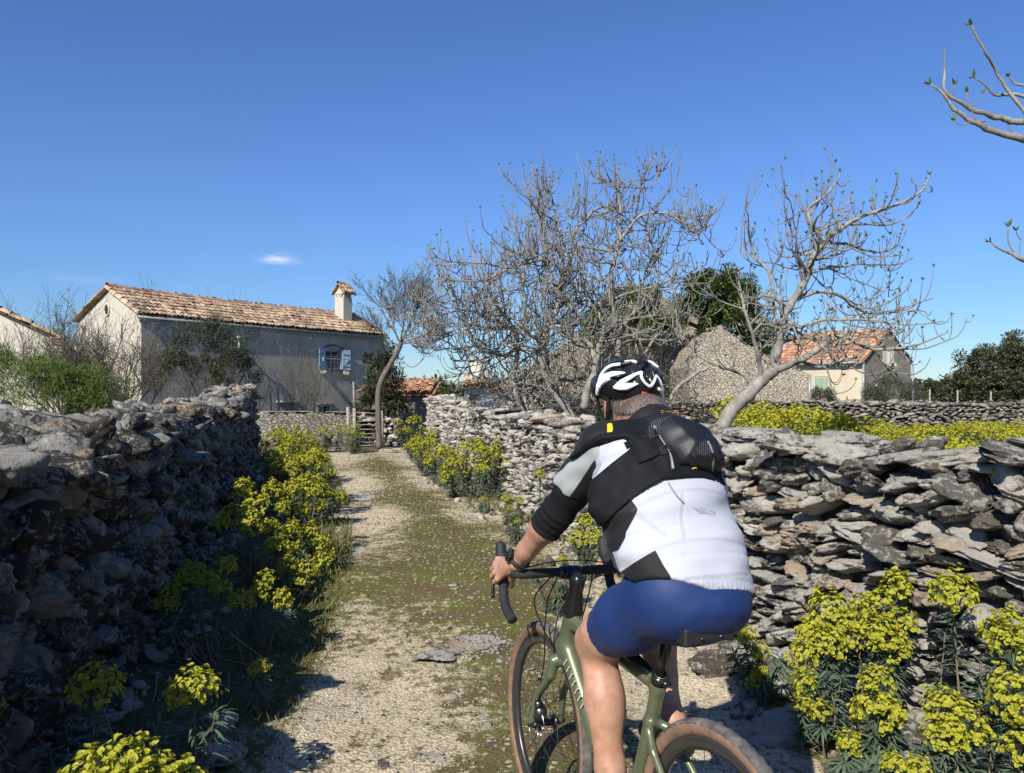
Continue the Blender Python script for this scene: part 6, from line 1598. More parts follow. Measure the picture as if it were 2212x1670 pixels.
def wheel(cx, steered, disc_side=1, cassette=False, rear=False):
    cz = 0.351; a = np.linspace(0, 2 * np.pi, 181)[:-1]; tf = (lambda P: steer(P)) if steered else (lambda P: P)
    def revolve(prof, nseg=180, disp=None, close=False):
        aa = np.linspace(0, 2 * np.pi, nseg, endpoint=False); pr = np.array(prof)
        Rr = pr[None, :, 0] + (0 if disp is None else disp(aa)[:, :])
        X = cx + Rr * np.cos(aa)[:, None]; Z = cz + Rr * np.sin(aa)[:, None]; Y = np.broadcast_to(pr[None, :, 1], X.shape)
        V = np.stack([X, Y, Z], -1).reshape(-1, 3); m = len(pr)
        i = np.arange(nseg)[:, None]; j = np.arange(m if close else m - 1)[None]
        F = np.stack([i * m + j, i * m + (j + 1) % m, ((i + 1) % nseg) * m + (j + 1) % m, ((i + 1) % nseg) * m + j], -1).reshape(-1, 4)
        return tf(V), F
    mb = MB(); V, F = revolve([(0.315, 0.0135), (0.300, 0.0150), (0.280, 0.0105), (0.273, 0.0), (0.280, -0.0105), (0.300, -0.0150), (0.315, -0.0135), (0.312, 0)], 160, None, True); mb.add(V, F)
    rim = bpart(mb.build("wheel", M['rim']))
    # tread with small knobs
    th = np.linspace(-R(62), R(62), 15); R0, rt = 0.330, 0.0225
    nseg = 420
    prof = [(R0 + rt * math.cos(t), rt * math.sin(t)) for t in th]
    def disp(aa):
        k = np.arange(nseg)[:, None]; j = np.arange(len(th))[None, :]
        edge = np.abs(j - 7) > 4
        pat = np.where(edge, (k // 3) % 2, ((k + j * 1) % 3 > 0).astype(int)); return np.where(edge, -0.0012 + 0.0034 * pat, -0.0006 + 0.0010 * pat)
    mb = MB(); V, F = revolve(prof, nseg, disp); mb.add(V, F); t_ = mb.build("tyre", M['tread']); t_.parent = rim
    for sg in (1, -1):
        th2 = np.linspace(R(60), R(142), 8)
        mb = MB(); V, F = revolve([(R0 + rt * math.cos(t), sg * rt * math.sin(t)) for t in th2], 160); mb.add(V, F); t_ = mb.build("sidewall", M['tan']); t_.parent = rim
    mb = MB(); V, F = revolve([(0.0, 0.05), (0.012, 0.05), (0.013, 0.035), (0.026, 0.034), (0.026, 0.029), (0.012, 0.024), (0.012, -0.024), (0.026, -0.029), (0.026, -0.034), (0.013, -0.035), (0.012, -0.05), (0.0, -0.05)], 28); mb.add(V, F); t_ = mb.build("hub", M['black_gloss']); t_.parent = rim
    mb = MB()
    for k in range(24):
        sg = 1 if k % 2 else -1; ah = 2 * math.pi * k / 24 + (1 if (k // 2) % 2 else -1) * R(62); ar = 2 * math.pi * k / 24
        p = tf(np.array([[cx + 0.025 * math.cos(ah), sg * 0.031, cz + 0.025 * math.sin(ah)], [cx + 0.276 * math.cos(ar), sg * 0.002, cz + 0.276 * math.sin(ar)]])); mb.tube(p, 0.0011, 5, cap=False)
    mb.build("spokes", M['dark_metal']).parent = rim
    mb = MB(); y = disc_side * 0.041
    for q, (r0, r1) in enumerate([(0.068, 0.080), (0.018, 0.026)]):
        V, F = revolve([(r0, y - 0.0009), (r1, y - 0.0009), (r1, y + 0.0009), (r0, y + 0.0009)], 72, None, True); mb.add(V, F)
    for k in range(10):
        a0 = 2 * math.pi * k / 10; p = tf(np.array([[cx + 0.024 * math.cos(a0), y, cz + 0.024 * math.sin(a0)], [cx + 0.07 * math.cos(a0 + 0.5), y, cz + 0.07 * math.sin(a0 + 0.5)]])); mb.tube(p, 0.002, 5)
    mb.build("brake_disc", M['metal']).parent = rim
    if cassette:
        mb = MB()
        for k in range(9):
            rr = 0.075 - k * 0.0055; yy = -0.028 - k * 0.004
            V, F = revolve([(0.015, yy - 0.0008), (rr, yy - 0.0008), (rr, yy + 0.0008), (0.015, yy + 0.0008)], 60, None, True); mb.add(V, F)
        mb.build("cassette", M['dark_metal']).parent = rim
    return rim
wheel(0.0, False, 1, True); wheel(0.99, True, 1)

HT, HB = SP0 + SAX * ((0.80 - 0.35) / SAX[2]), SP0 + SAX * ((0.655 - 0.35) / SAX[2])
BB = np.array([0.42, 0, 0.275]); ST = np.array([0.272, 0, 0.735]); SJ = ST + (BB - ST) * 0.30
def frame_sdf(P):
    d = s_cap(P, HT - SAX * 0.01, HB, 0.028, 0.031)
    Q = P.copy(); Q[:, 1] *= 1.25
    d = smin(d, s_chain(Q, [HT + [-0.012, 0, -0.035], (0.55, 0, 0.742), ST + [0.012, 0, -0.022]], [0.027, 0.022, 0.021], 0.005), 0.02)
    d = smin(d, s_chain(P, [HB + [-0.012, 0, 0.02], (0.62, 0, 0.44), BB], [0.031, 0.031, 0.034], 0.005), 0.02)
    d = smin(d, s_chain(P, [ST, SJ, BB], [0.0205, 0.021, 0.027], 0.005), 0.02)
    d = smin(d, s_cap(P, BB + [0, 0.036, 0], BB - [0, 0.036, 0], 0.026, 0.026), 0.01)
    for sg in (1, -1):
        d = smin(d, s_chain(P, [SJ + [0.0, 0, 0.01], SJ + [-0.035, sg * 0.030, -0.005], SJ + [-0.075, sg * 0.043, -0.045], (0.09, sg * 0.058, 0.42), (0.0, sg * 0.064, 0.351)], [0.016, 0.0115, 0.0105, 0.0095, 0.012], 0.008), 0.012)
        d = smin(d, s_chain(P, [BB + [-0.01, sg * 0.03, 0], (0.30, sg * 0.042, 0.272), (0.02, sg * 0.064, 0.345)], [0.018, 0.012, 0.010], 0.008), 0.015)
    return d
frame = bpart(sdf_obj("frame", frame_sdf, (-0.04, -0.10, 0.22), (0.92, 0.10, 0.87), 0.0042, M['frame_green']))
mb = MB(); mb.tube([(0.545, 0, 0.765), (0.42, 0, 0.757), (0.318, 0, 0.738)], [0.0145, 0.0165, 0.013], 12, up=(0, 1, 0), flat=1.25); bpart(mb.build("top_tube_guard", M['black_gloss']))
def curve_text(body, size, mat, name, parent, mtx, extrude=0.0004, spacing=1.0):
    cu = bpy.data.curves.new(name, 'FONT'); cu.body = body; cu.size = size; cu.extrude = extrude; cu.align_x = 'CENTER'; cu.align_y = 'CENTER'; cu.space_character = spacing
    o = bpy.data.objects.new(name, cu); COL.objects.link(o)
    dg = bpy.context.evaluated_depsgraph_get(); me = bpy.data.meshes.new_from_object(o.evaluated_get(dg)); bpy.data.objects.remove(o)
    me.materials.clear(); me.materials.append(mat)
    o = bpy.data.objects.new(name, me); COL.objects.link(o); o.parent = parent; o.matrix_local = mtx
    return o
# pale block lettering on the down tube (illegible bars in the photo)
mb = MB(); dv = (BB - HB); dl = np.linalg.norm(dv); dv /= dl; upn = np.array([dv[2], 0, -dv[0]])
for k in range(7):
    c = HB + dv * (0.06 + k * 0.026) + np.array([-0.012, 0.031, 0.02]) * 1.0; mb.box(c, (0.005, 0.0035, 0.030), 0, 0.5, rot=np.stack([dv, [0, 1, 0], upn], 1))
bpart(mb.build("frame_lettering", M['pale_print'], smooth=False))
mb = MB(); mb.tube([ST - np.array([-0.284, 0, 0.959]) * -0.0 + np.array([0.004, 0, -0.012]), ST + np.array([-0.284, 0, 0.959]) * 0.012], 0.0245, 20); mb.box(ST + np.array([-0.03, 0, -0.004]), (0.016, 0.02, 0.014), 0)
bpart(mb.build("seat_clamp", M['black_gloss']))
SPD = np.array([-0.284, 0, 0.959])
mb = MB(); mb.tube([ST - SPD * 0.02, ST + SPD * 0.188], 0.0155, 20, 0, 0.5); mb.box(ST + SPD * 0.188, (0.05, 0.036, 0.022), 0); bpart(mb.build("seatpost", M['black_gloss']))
SADZ = 0.935
def saddle_sdf(P):
    x = P[:, 0]; x = x - 0.045; t = np.clip((x - 0.015) / 0.275, 0, 1); w = 0.068 - 0.050 * np.sin(np.clip(t * 1.5, 0, 1.5708)) ** 1.2
    zc = SADZ - 0.018 + 0.010 * np.cos(t * 6.28) * 0.6 - 0.25 * (P[:, 1] ** 2) / 0.05 * 0.3
    q = np.maximum(np.maximum(np.abs(P[:, 1]) - w, np.abs(P[:, 2] - zc) - 0.014), np.maximum(0.012 - x, x - 0.292))
    return q * 0.8 - 0.007
sad = bpart(sdf_obj("saddle", saddle_sdf, (0.02, -0.1, 0.88), (0.37, 0.1, 1.0), 0.005, M['black_matte']))
mb = MB()
for sg in (1, -1): mb.tube(catmull([(0.04, sg * 0.03, 0.913), (0.10, sg * 0.022, 0.901), (0.20, sg * 0.022, 0.901), (0.27, sg * 0.008, 0.913)], 5), 0.0035, 8)
mb.build("saddle_rails", M['dark_metal']).parent = sad
# fork
def fork_sdf(P):
    d = s_cap(P, HB - SAX * 0.006, HB - SAX * 0.03, 0.031, 0.028)
    cr = HB - SAX * 0.035
    for sg in (1, -1):
        d = smin(d, s_chain(P, [cr, cr + [0.006, sg * 0.034, -0.005], cr + [0.014, sg * 0.042, -0.055], (0.955, sg * 0.049, 0.47), (0.99, sg * 0.055, 0.351)], [0.024, 0.020, 0.0165, 0.0135, 0.012], 0.006), 0.012)
    return d
V, F = sdf_mesh(fork_sdf, (0.78, -0.09, 0.31), (1.04, 0.09, 0.72), 0.0038); mb = MB(); mb.add(steer(V), F); fork = bpart(mb.build("fork", M['frame_green']))
mb = MB()
for z_ in (0.53, 0.46):
    mb = MB(); mb.tube(steer([(0.935, 0.049, z_), (0.933, 0.066, z_)]), 0.0045, 8); mb.build("fork_bolt", M['black_gloss']).parent = fork
pass
mb = MB()
mb.box(steer([0.955, 0.042, 0.405]), (0.045, 0.034, 0.05), 0, 0.5, rot=np.array(STEER)[:3, :3] @ rot_xyz(0, R(-20), 0)); mb.box(steer([0.948, 0.05, 0.435]), (0.02, 0.02, 0.03), 0)
mb.tube(steer([(0.93, 0.035, 0.39), (0.985, 0.030, 0.40)]), 0.012, 10); mb.tube(steer([(0.94, 0.06, 0.37), (0.99, 0.058, 0.352)]), 0.008, 8)
bpart(mb.build("front_brake_caliper", M['dark_metal']))
mb = MB(); mb.tube(steer([(0.99, 0.07, 0.351), (0.99, -0.07, 0.351)]), 0.0075, 12); bpart(mb.build("front_axle", M['black_gloss']))
mb = MB(); mb.tube([(0, 0.08, 0.351), (0, -0.08, 0.351)], 0.0075, 12); bpart(mb.build("rear_axle", M['black_gloss']))
# stem with spacers
BC = np.array([0.815, 0, 0.925])
def stem_sdf(P):
    top = SP0 + SAX * ((0.912 - 0.35) / SAX[2])
    d = s_cap(P, HT + SAX * 0.004, HT + SAX * 0.05, 0.036, 0.026)
    d = smin(d, s_cap(P, HT + SAX * 0.03, top, 0.024, 0.023), 0.01)
    d = smin(d, s_cap(P, top - SAX * 0.012, BC, 0.021, 0.018), 0.015)
    d = smin(d, s_cap(P, BC + [0, 0.026, 0], BC - [0, 0.026, 0], 0.022, 0.022), 0.01)
    return d
V, F = sdf_mesh(stem_sdf, (0.68, -0.07, 0.76), (0.87, 0.07, 0.97), 0.004); mb = MB(); mb.add(steer(V), F); stem = bpart(mb.build("stem", M['black_gloss']))
mb = MB()
for sg in (1, -1):
    for dz in (0.012, -0.012): mb.tube(steer([BC + [0.018, sg * 0.015, dz], BC + [0.030, sg * 0.015, dz]]), 0.0035, 6)
mb.build("stem_bolts", M['metal']).parent = stem
# drop bar
def bar_pts(sg): return [BC, BC + [0.0, sg * 0.05, 0.002], BC + [-0.006, sg * 0.11, 0.004], BC + [-0.008, sg * 0.165, 0.004], BC + [0.012, sg * 0.190, 0.004], BC + [0.055, sg * 0.196, 0.002], BC + [0.088, sg * 0.199, -0.020], BC + [0.094, sg * 0.203, -0.062], BC + [0.068, sg * 0.208, -0.102], BC + [0.022, sg * 0.213, -0.122], BC + [-0.03, sg * 0.217, -0.135]]
mb = MB()
for sg in (1, -1):
    C = catmull(bar_pts(sg), 6); k = len(C); r_ = np.interp(np.linspace(0, 1, k), [0, 0.12, 0.2, 1], [0.0158, 0.0150, 0.0165, 0.0165]); r_ = r_ * (1 + 0.025 * np.sin(np.arange(k) * 1.9) * (np.linspace(0, 1, k) > 0.2))
    mb.tube(steer(C), r_, 14)
bar = bpart(mb.build("handlebar", M['bar_tape']))
def hood_fn(sg):
    b0 = BC + [0.045, sg * 0.196, 0.006]
    def f(P):
        d = s_chain(P, [b0, BC + [0.09, sg * 0.197, 0.008], BC + [0.125, sg * 0.198, 0.030], BC + [0.146, sg * 0.197, 0.070]], [0.019, 0.020, 0.0185, 0.0185], 0.02)
        return d
    return f
for sg in (1, -1):
    lo = BC + [0.0, sg * 0.197 - 0.04, -0.04]; hi = BC + [0.19, sg * 0.197 + 0.04, 0.12]
    V, F = sdf_mesh(hood_fn(sg), lo, hi, 0.004); mb = MB(); mb.add(steer(V), F); hood = mb.build("brake_hood", M['black_matte']); bpart(hood)
    mb = MB(); C = catmull([BC + [0.140, sg * 0.200, 0.035], BC + [0.150, sg * 0.210, 0.0], BC + [0.135, sg * 0.225, -0.05], BC + [0.105, sg * 0.236, -0.095]], 5)
    mb.tube(steer(C), np.linspace(0.009, 0.0065, len(C)), 10, flat=0.7); mb.build("brake_lever", M['black_gloss']).parent = hood
# hoses
mb = MB()
for pts in ([BC + [0.0, 0.07, -0.012], BC + [0.065, 0.10, -0.10], BC + [0.055, 0.07, -0.20], (0.862, 0.034, 0.66), (0.852, 0.030, 0.615)],
            [BC + [0.0, 0.045, -0.012], BC + [0.06, 0.05, -0.10], BC + [0.075, 0.055, -0.20], (0.90, 0.052, 0.60), (0.955, 0.055, 0.44)],
            [BC + [0.0, -0.05, -0.012], BC + [0.075, -0.03, -0.08], BC + [0.07, 0.01, -0.17], (0.868, 0.030, 0.67), (0.855, 0.028, 0.63)],
            [BC + [-0.01, -0.08, -0.012], BC + [0.03, -0.09, -0.08], (0.82, -0.04, 0.72), (0.83, -0.03, 0.66)]):
    mb.tube(steer(catmull(pts, 7)), 0.0026, 7)
mb.tube(steer(catmull([BC + [0.02, 0.16, 0.018], BC + [0.03, 0.06, 0.03], BC + [0.03, -0.05, 0.032], BC + [0.02, -0.16, 0.018]], 6)), 0.0022, 6)
bpart(mb.build("brake_hoses", M['black_gloss']))
# drivetrain
mb = MB(); aa = np.linspace(0, 2 * np.pi, 73)[:-1]
for (r0, r1, y) in ((0.062, 0.083, -0.048),):
    nA = 72; ring = []
    for yy in (y - 0.002, y + 0.002):
        for rr in (r0, r1): ring.append(np.stack([BB[0] + rr * np.cos(aa) * (1 + (0.012 * (np.arange(72) % 2) if rr == r1 else 0)), np.full(72, yy), BB[2] + rr * np.sin(aa) * (1 + (0.012 * (np.arange(72) % 2) if rr == r1 else 0))], 1))
    V = np.concatenate(ring); F = []
    for i in range(72):
        j = (i + 1) % 72
        F += [[i, j, 72 + j, 72 + i], [144 + i, 216 + i, 216 + j, 144 + j], [72 + i, 72 + j, 216 + j, 216 + i], [i, 144 + i, 144 + j, j]]
    mb.add(V, F)
for k in range(4):
    a0 = k * math.pi / 2 + 0.4; mb.tube([BB + [0, -0.048, 0], BB + [0.068 * math.cos(a0), -0.048, 0.068 * math.sin(a0)]], 0.007, 6)
bpart(mb.build("chainring", M['dark_metal']))
PED = {}
for sg, ang in ((1, -90), (-1, 90)):
    e = BB + np.array([0.170 * math.cos(R(ang)), sg * 0.075, 0.170 * math.sin(R(ang))]); PED[sg] = e
    mb = MB(); mb.tube([BB + [0, sg * 0.055, 0], BB * 0.5 + e * 0.5 + [0, sg * -0.004, 0], e], [0.017, 0.013, 0.012], 10, up=(0, 1, 0), flat=0.55); cr = bpart(mb.build("crank", M['black_gloss']))
    mb = MB(); c = e + [0, sg * 0.045, 0]; mb.tube([e, e + [0, sg * 0.085, 0]], 0.006, 8); mb.box(c, (0.075, 0.06, 0.012), 0); mb.box(c, (0.05, 0.075, 0.018), 0); mb.build("pedal", M['dark_metal']).parent = cr
mb = MB(); ch = [(0.0, -0.045, 0.405), (0.42, -0.048, 0.358), (0.49, -0.048, 0.30), (0.47, -0.048, 0.21), (0.40, -0.048, 0.195), (0.06, -0.045, 0.20), (-0.01, -0.045, 0.235), (0.045, -0.045, 0.275), (0.03, -0.045, 0.30), (-0.045, -0.045, 0.335), (-0.03, -0.045, 0.39), (0.0, -0.045, 0.405)]
mb.tube(ch, 0.0042, 6); mb.box((0.025, -0.062, 0.235), (0.03, 0.03, 0.09), 0); bpart(mb.build("chain", M['dark_metal']))
bpy.context.view_layer.update()
# ---------------------------------------------------------------- the cyclist
def bw(x, y, z):
    """bicycle coordinates -> world"""
    p = BIKE_M @ Vector((x, y, z)); return np.array(p)
W = lambda u, v, d: np.array(at(u, v, d))
PEL = np.array([0.480, 2.20, 0.995]); NECK = np.array([0.405, 2.46, 1.455])
LAT = np.array([-0.913, -0.407, 0.0]); LAT /= np.linalg.norm(LAT)          # towards his left
SPN = NECK - PEL; SPL = np.linalg.norm(SPN); SPN /= SPL
LAT = LAT - SPN * (LAT @ SPN); LAT /= np.linalg.norm(LAT)
BCK = np.cross(SPN, LAT)
if BCK[1] > 0: BCK = -BCK
TF = np.stack([LAT, SPN, BCK])                                              # rows: torso axes
def tor(a, t, b): return PEL + LAT * a + SPN * t + BCK * b
LS, RS = np.array([0.262, 2.405, 1.375]), np.array([0.550, 2.530, 1.365])
LE, LWr = W(1207, 1102, 2.56), W(1116, 1216, 2.73)
RE, RWr = np.array([0.50, 2.80, 1.15]), W(1347, 1212, 2.93)
LH_, RH_ = PEL + LAT * 0.085 + np.array([0, 0, 0.0]), PEL - LAT * 0.070 + np.array([0, 0, -0.005])
LK, RK = np.array([0.250, 2.45, 0.795]), np.array([0.425, 2.60, 0.860])
LA, RA = bw(0.315, 0.105, 0.26), bw(0.355, -0.10, 0.575)
HEADC = np.array([0.366, 2.60, 1.505])
HF = np.array([-0.36, 0.925, -0.10]); HF /= np.linalg.norm(HF)
HL = np.cross([0, 0, 1.0], HF); HL /= np.linalg.norm(HL); HU = np.cross(HF, HL)
HA = np.stack([HF, HL, HU])                                                  # rows fwd, left, up
def hd(f, l, u): return HEADC + HF * f + HL * l + HU * u

def torso(P, g=0.0):
    d = s_ell(P, tor(0.008, 0.0, -0.005), (0.156 + g, 0.120 + g, 0.112 + g), TF)
    d = smin(d, s_ell(P, tor(0.018, 0.17, -0.005), (0.162 + g, 0.16 + g, 0.108 + g), TF), 0.06)
    d = smin(d, s_ell(P, tor(0.014, 0.29, 0.0), (0.196 + g, 0.185 + g, 0.120 + g), TF), 0.06)
    d = smin(d, s_cap(P, LS * 0.85 + RS * 0.15, RS * 0.85 + LS * 0.15, 0.062 + g, 0.062 + g), 0.06)
    d = smin(d, s_ell(P, tor(0, -0.06, 0.015), (0.128 + g, 0.05 + g, 0.100 + g), TF), 0.05)
    return d
def uarm(P, sh, el, g=0.0, r0=0.056, r1=0.043): return s_chain(P, [sh, sh * 0.55 + el * 0.45, el], [r0 + g, r0 - 0.004 + g, r1 + g], 0.02)
def farm(P, el, wr, g=0.0):
    m = el * 0.68 + wr * 0.32
    return s_chain(P, [el, m, el * 0.25 + wr * 0.75, wr], [0.041 + g, 0.0455 + g, 0.031 + g, 0.027 + g], 0.02)
def thigh(P, h, k, g=0.0):
    m = h * 0.5 + k * 0.5
    return s_chain(P, [h, m, h * 0.15 + k * 0.85, k], [0.088 + g, 0.088 + g, 0.070 + g, 0.058 + g], 0.03)
def shank(P, k, a):
    ax = (a - k) / np.linalg.norm(a - k); back = -np.array([FWD[0], FWD[1], 0]); back = back - ax * (back @ ax); back /= np.linalg.norm(back)
    q = k + (a - k) * 0.28 + back * 0.022
    d = s_chain(P, [k, k + (a - k) * 0.30 + back * 0.004, k + (a - k) * 0.62, a], [0.053, 0.051, 0.040, 0.033], 0.03)
    d = smin(d, s_ell(P, q + LAT * 0.010, (0.038, 0.034, 0.098), np.stack([back, np.cross(ax, back), ax])), 0.035)
    d = smin(d, s_ell(P, q - LAT * 0.016, (0.034, 0.034, 0.095), np.stack([back, np.cross(ax, back), ax])), 0.03)
    d = smin(d, s_ell(P, k - back * 0.028 + ax * 0.0, (0.032, 0.034, 0.036), np.stack([back, np.cross(ax, back), ax])), 0.03)
    return d
def headf(P):
    d = s_ell(P, hd(-0.005, 0, 0.035), (0.094, 0.076, 0.086), HA)
    d = smin(d, s_ell(P, hd(0.035, 0, -0.035), (0.062, 0.060, 0.068), HA), 0.03)
    d = smin(d, s_cap(P, hd(0.070, 0.022, -0.075), hd(0.070, -0.022, -0.075), 0.022, 0.022), 0.03)       # chin
    d = smin(d, s_chain(P, [hd(0.09, 0, 0.01), hd(0.108, 0, -0.02)], [0.010, 0.013], 0.01), 0.015)            # nose
    d = smin(d, s_chain(P, [hd(0.092, 0.014, -0.047), hd(0.092, -0.014, -0.047)], [0.007, 0.007], 0.01), 0.01) # lips
    for sg in (1, -1):
        d = smin(d, s_ell(P, hd(0.082, sg * 0.031, 0.012), (0.012, 0.013, 0.011), HA), 0.008)                # eyes
        d = smin(d, s_ell(P, hd(0.078, sg * 0.032, 0.030), (0.016, 0.02, 0.008), HA), 0.012)                # brow
        e = s_ell(P, hd(-0.004, sg * 0.079, -0.018), (0.017, 0.007, 0.031), HA)                              # ears
        e = np.maximum(e, -s_ell(P, hd(0.001, sg * 0.090, -0.014), (0.009, 0.008, 0.018), HA))
        d = smin(d, e, 0.008)
    return d
def neckf(P, g=0.0): return s_chain(P, [tor(0, 0.44, 0.01), NECK + [0, 0.02, 0.0], hd(-0.02, 0, -0.05)], [0.068 + g, 0.060 + g, 0.058 + g], 0.03)
def foot(P, a, sg):
    b = sg; ball = bw(0.42 if sg > 0 else 0.45, sg * 0.118, (0.275 - 0.170 + 0.055) if sg > 0 else (0.275 + 0.170 + 0.05)); heel = a + np.array([-FWD[0] * 0.045, -FWD[1] * 0.045, -0.055])
    toe = ball + np.array([FWD[0] * 0.06, FWD[1] * 0.06, -0.008])
    d = s_chain(P, [heel, ball, toe], [0.034, 0.036, 0.026], 0.02); return smin(d, s_chain(P, [a, heel * 0.4 + ball * 0.6 + [0, 0, 0.02]], [0.038, 0.032], 0.02), 0.02)
# hands: palm, four fingers and a thumb closing round the brake hood
def hand_spec(side):
    if side > 0:
        w = LWr; kn = [W(1077, 1208, 2.835), W(1071.5, 1222, 2.83), W(1070.5, 1237, 2.815), W(1075, 1251, 2.79)]
        f = np.array([FWD[0], FWD[1], 0]); inn = np.array([0.913, 0.407, 0.0]); dn = np.array([0, 0, -1.0])
        fing = []
        for i, k in enumerate(kn):
            l = [0.034, 0.037, 0.034, 0.027][i]
            p1 = k + f * l * 0.75 + dn * l * 0.45 - inn * 0.002; p2 = p1 + inn * l * 0.62 + dn * 0.006 + f * 0.006; p3 = p2 + inn * l * 0.42 - f * 0.012 + dn * 0.004; fing.append([k, p1, p2, p3])
        th = [w + (kn[3] - w) * 0.32 + inn * 0.012 + dn * 0.012, W(1106, 1248, 2.785), W(1099, 1262, 2.815) + inn * 0.010, W(1093, 1268, 2.845) + inn * 0.020]
    else:
        w = RWr; kn = [W(1304, 1199, 3.00), W(1306, 1209, 3.015), W(1313, 1217, 3.02), W(1322, 1222, 3.01)]
        f = np.array([FWD[0], FWD[1], 0]); inn = np.array([-0.913, -0.407, 0.0]); dn = np.array([0, 0, -1.0])
        fing = []
        for i, k in enumerate(kn):
            l = [0.034, 0.037, 0.034, 0.027][i]
            p1 = k + f * l * 0.6 + dn * l * 0.6; p2 = p1 + dn * l * 0.5 + inn * l * 0.3; p3 = p2 - f * l * 0.3 + inn * l * 0.2; fing.append([k, p1, p2, p3])
        th = [w + (kn[0] - w) * 0.4 + inn * 0.012, W(1313, 1212, 2.955), W(1303, 1220, 2.955), W(1299, 1230, 2.965)]
    return w, kn, fing, th
def handf(P, side):
    w, kn, fing, th = hand_spec(side)
    d = s_cap(P, w, w * 0.6 + kn[1] * 0.4, 0.0255, 0.022)
    for i, k in enumerate(kn): d = smin(d, s_cap(P, w * 0.75 + kn[1] * 0.12 + kn[2] * 0.13, k, 0.021, 0.0118 if i < 3 else 0.0108), 0.013)
    for i, fg_ in enumerate(fing):
        r0 = [0.0098, 0.0102, 0.0096, 0.0085][i]
        q = s_chain(P, fg_, [r0 + 0.0012, r0, r0 - 0.0006, r0 - 0.0018], 0.003); d = smin(d, q, 0.005)
    for i in range(4): d = smin(d, s_ell(P, kn[i] + [0, -0.003, 0.003], (0.0105, 0.0105, 0.0105)), 0.005)
    d = smin(d, s_chain(P, th, [0.018, 0.0135, 0.0112, 0.0095], 0.006), 0.012)
    # tendons on the back of the hand
    return d

skin = NG("skin"); v = skin.coord(); n1 = skin.noise(v, 14, 6, 0.65); n2 = skin.noise(v, 120, 4, 0.6)
sk = skin.mix(skin.rng(n1, 0.35, 0.65), (0.33, 0.165, 0.10), (0.47, 0.27, 0.185)); sk = skin.mix(skin.rng(n2, 0.62, 0.72, 0, 0.25), sk, (0.24, 0.12, 0.08))
redm = skin.attr("red"); sk = skin.mix(redm, sk, (0.50, 0.16, 0.12))
M['skin'] = skin.done(sk, 0.48, skin.bump(n2, 0.15, 0.003), Specular_IOR_Level=0.4)
M['skin'].node_tree.nodes["Principled BSDF"].inputs["Subsurface Weight"].default_value = 0.08
M['skin'].node_tree.nodes["Principled BSDF"].inputs["Subsurface Radius"].default_value = (0.012, 0.005, 0.003)
M['skin'].node_tree.nodes["Principled BSDF"].inputs["Subsurface Scale"].default_value = 0.5

person = empty("person", (PEL[0], PEL[1], 0), "cyclist seen from behind in a white, grey and black jersey and blue shorts", "person")
MATS[person.name] = Matrix.Translation((PEL[0], PEL[1], 0))
def pput(o, parent=None):
    o.parent = parent or person
    if parent is None: o.matrix_parent_inverse = MATS[person.name].inverted()
    return o
mbody = MB()
parts = []
def body_core(P):
    d = smin(torso(P), neckf(P), 0.03); d = smin(d, headf(P), 0.02)
    return smin(smin(d, uarm(P, LS, LE), 0.03), uarm(P, RS, RE), 0.03)
parts.append(sdf_mesh(body_core, (0.10, 2.00, 0.86), (0.78, 2.92, 1.66), 0.0075))
parts.append(sdf_mesh(lambda P: smin(smin(smin(thigh(P, LH_, LK), shank(P, LK, LA), 0.03), foot(P, LA, 1), 0.02), s_ell(P, PEL, (0.10, 0.10, 0.08)), 0.03), (0.10, 2.05, 0.08), (0.60, 2.66, 1.10), 0.0065))
parts.append(sdf_mesh(lambda P: smin(smin(thigh(P, RH_, RK), shank(P, RK, RA), 0.03), foot(P, RA, -1), 0.02), (0.22, 2.08, 0.40), (0.74, 2.80, 1.12), 0.0065))
parts.append(sdf_mesh(lambda P: smin(smin(uarm(P, LS, LE), farm(P, LE, LWr), 0.02), handf(P, 1), 0.012), (-0.10, 2.32, 0.84), (0.34, 2.93, 1.46), 0.0042))
parts.append(sdf_mesh(lambda P: smin(smin(uarm(P, RS, RE), farm(P, RE, RWr), 0.02), handf(P, -1), 0.012), (0.27, 2.45, 0.86), (0.64, 3.10, 1.45), 0.0042))
for V, F in parts: mbody.add(V, F)
allV = np.concatenate(mbody.V)
ear = np.minimum(np.linalg.norm(allV - hd(-0.004, 0.08, -0.018), axis=1), np.linalg.norm(allV - hd(-0.004, -0.08, -0.018), axis=1))
mbody.extra["red"] = np.clip(1.3 - ear / 0.032, 0, 0.8)
pput(mbody.build("body", M['skin']))

r = np.random.default_rng(8); mb = MB()
for (V, F), n_ in ((parts[1], 1500), (parts[3], 500)):
    e1, e2 = V[F[:, 1]] - V[F[:, 0]], V[F[:, 3]] - V[F[:, 0]]; fn0 = np.cross(e1, e2); fn0 /= np.linalg.norm(fn0, axis=1, keepdims=True) + 1e-9; fc_ = V[F].mean(1)
    if n_ == 1500: ok = (fc_[:, 2] > 0.30) & (fc_[:, 2] < 0.70)
    else: ok = ((fc_ - LE) @ ((LWr - LE) / np.linalg.norm(LWr - LE)) > 0.09) & ((fc_ - LE) @ ((LWr - LE) / np.linalg.norm(LWr - LE)) < 0.25)
    ids = np.nonzero(ok)[0]; ids = ids[r.integers(0, len(ids), n_)]
    add_leaves(mb, fc_[ids], fn0[ids] * 0.4 + r.normal(size=(n_, 3)) * 0.35 + np.array([0, 0, -0.6]), r.uniform(0.004, 0.010, n_), np.full(n_, 0.00025), r, 0.2, 2)
pput(mb.build("body_hair", simple("body_hair", (0.06, 0.035, 0.02), 0.5)))
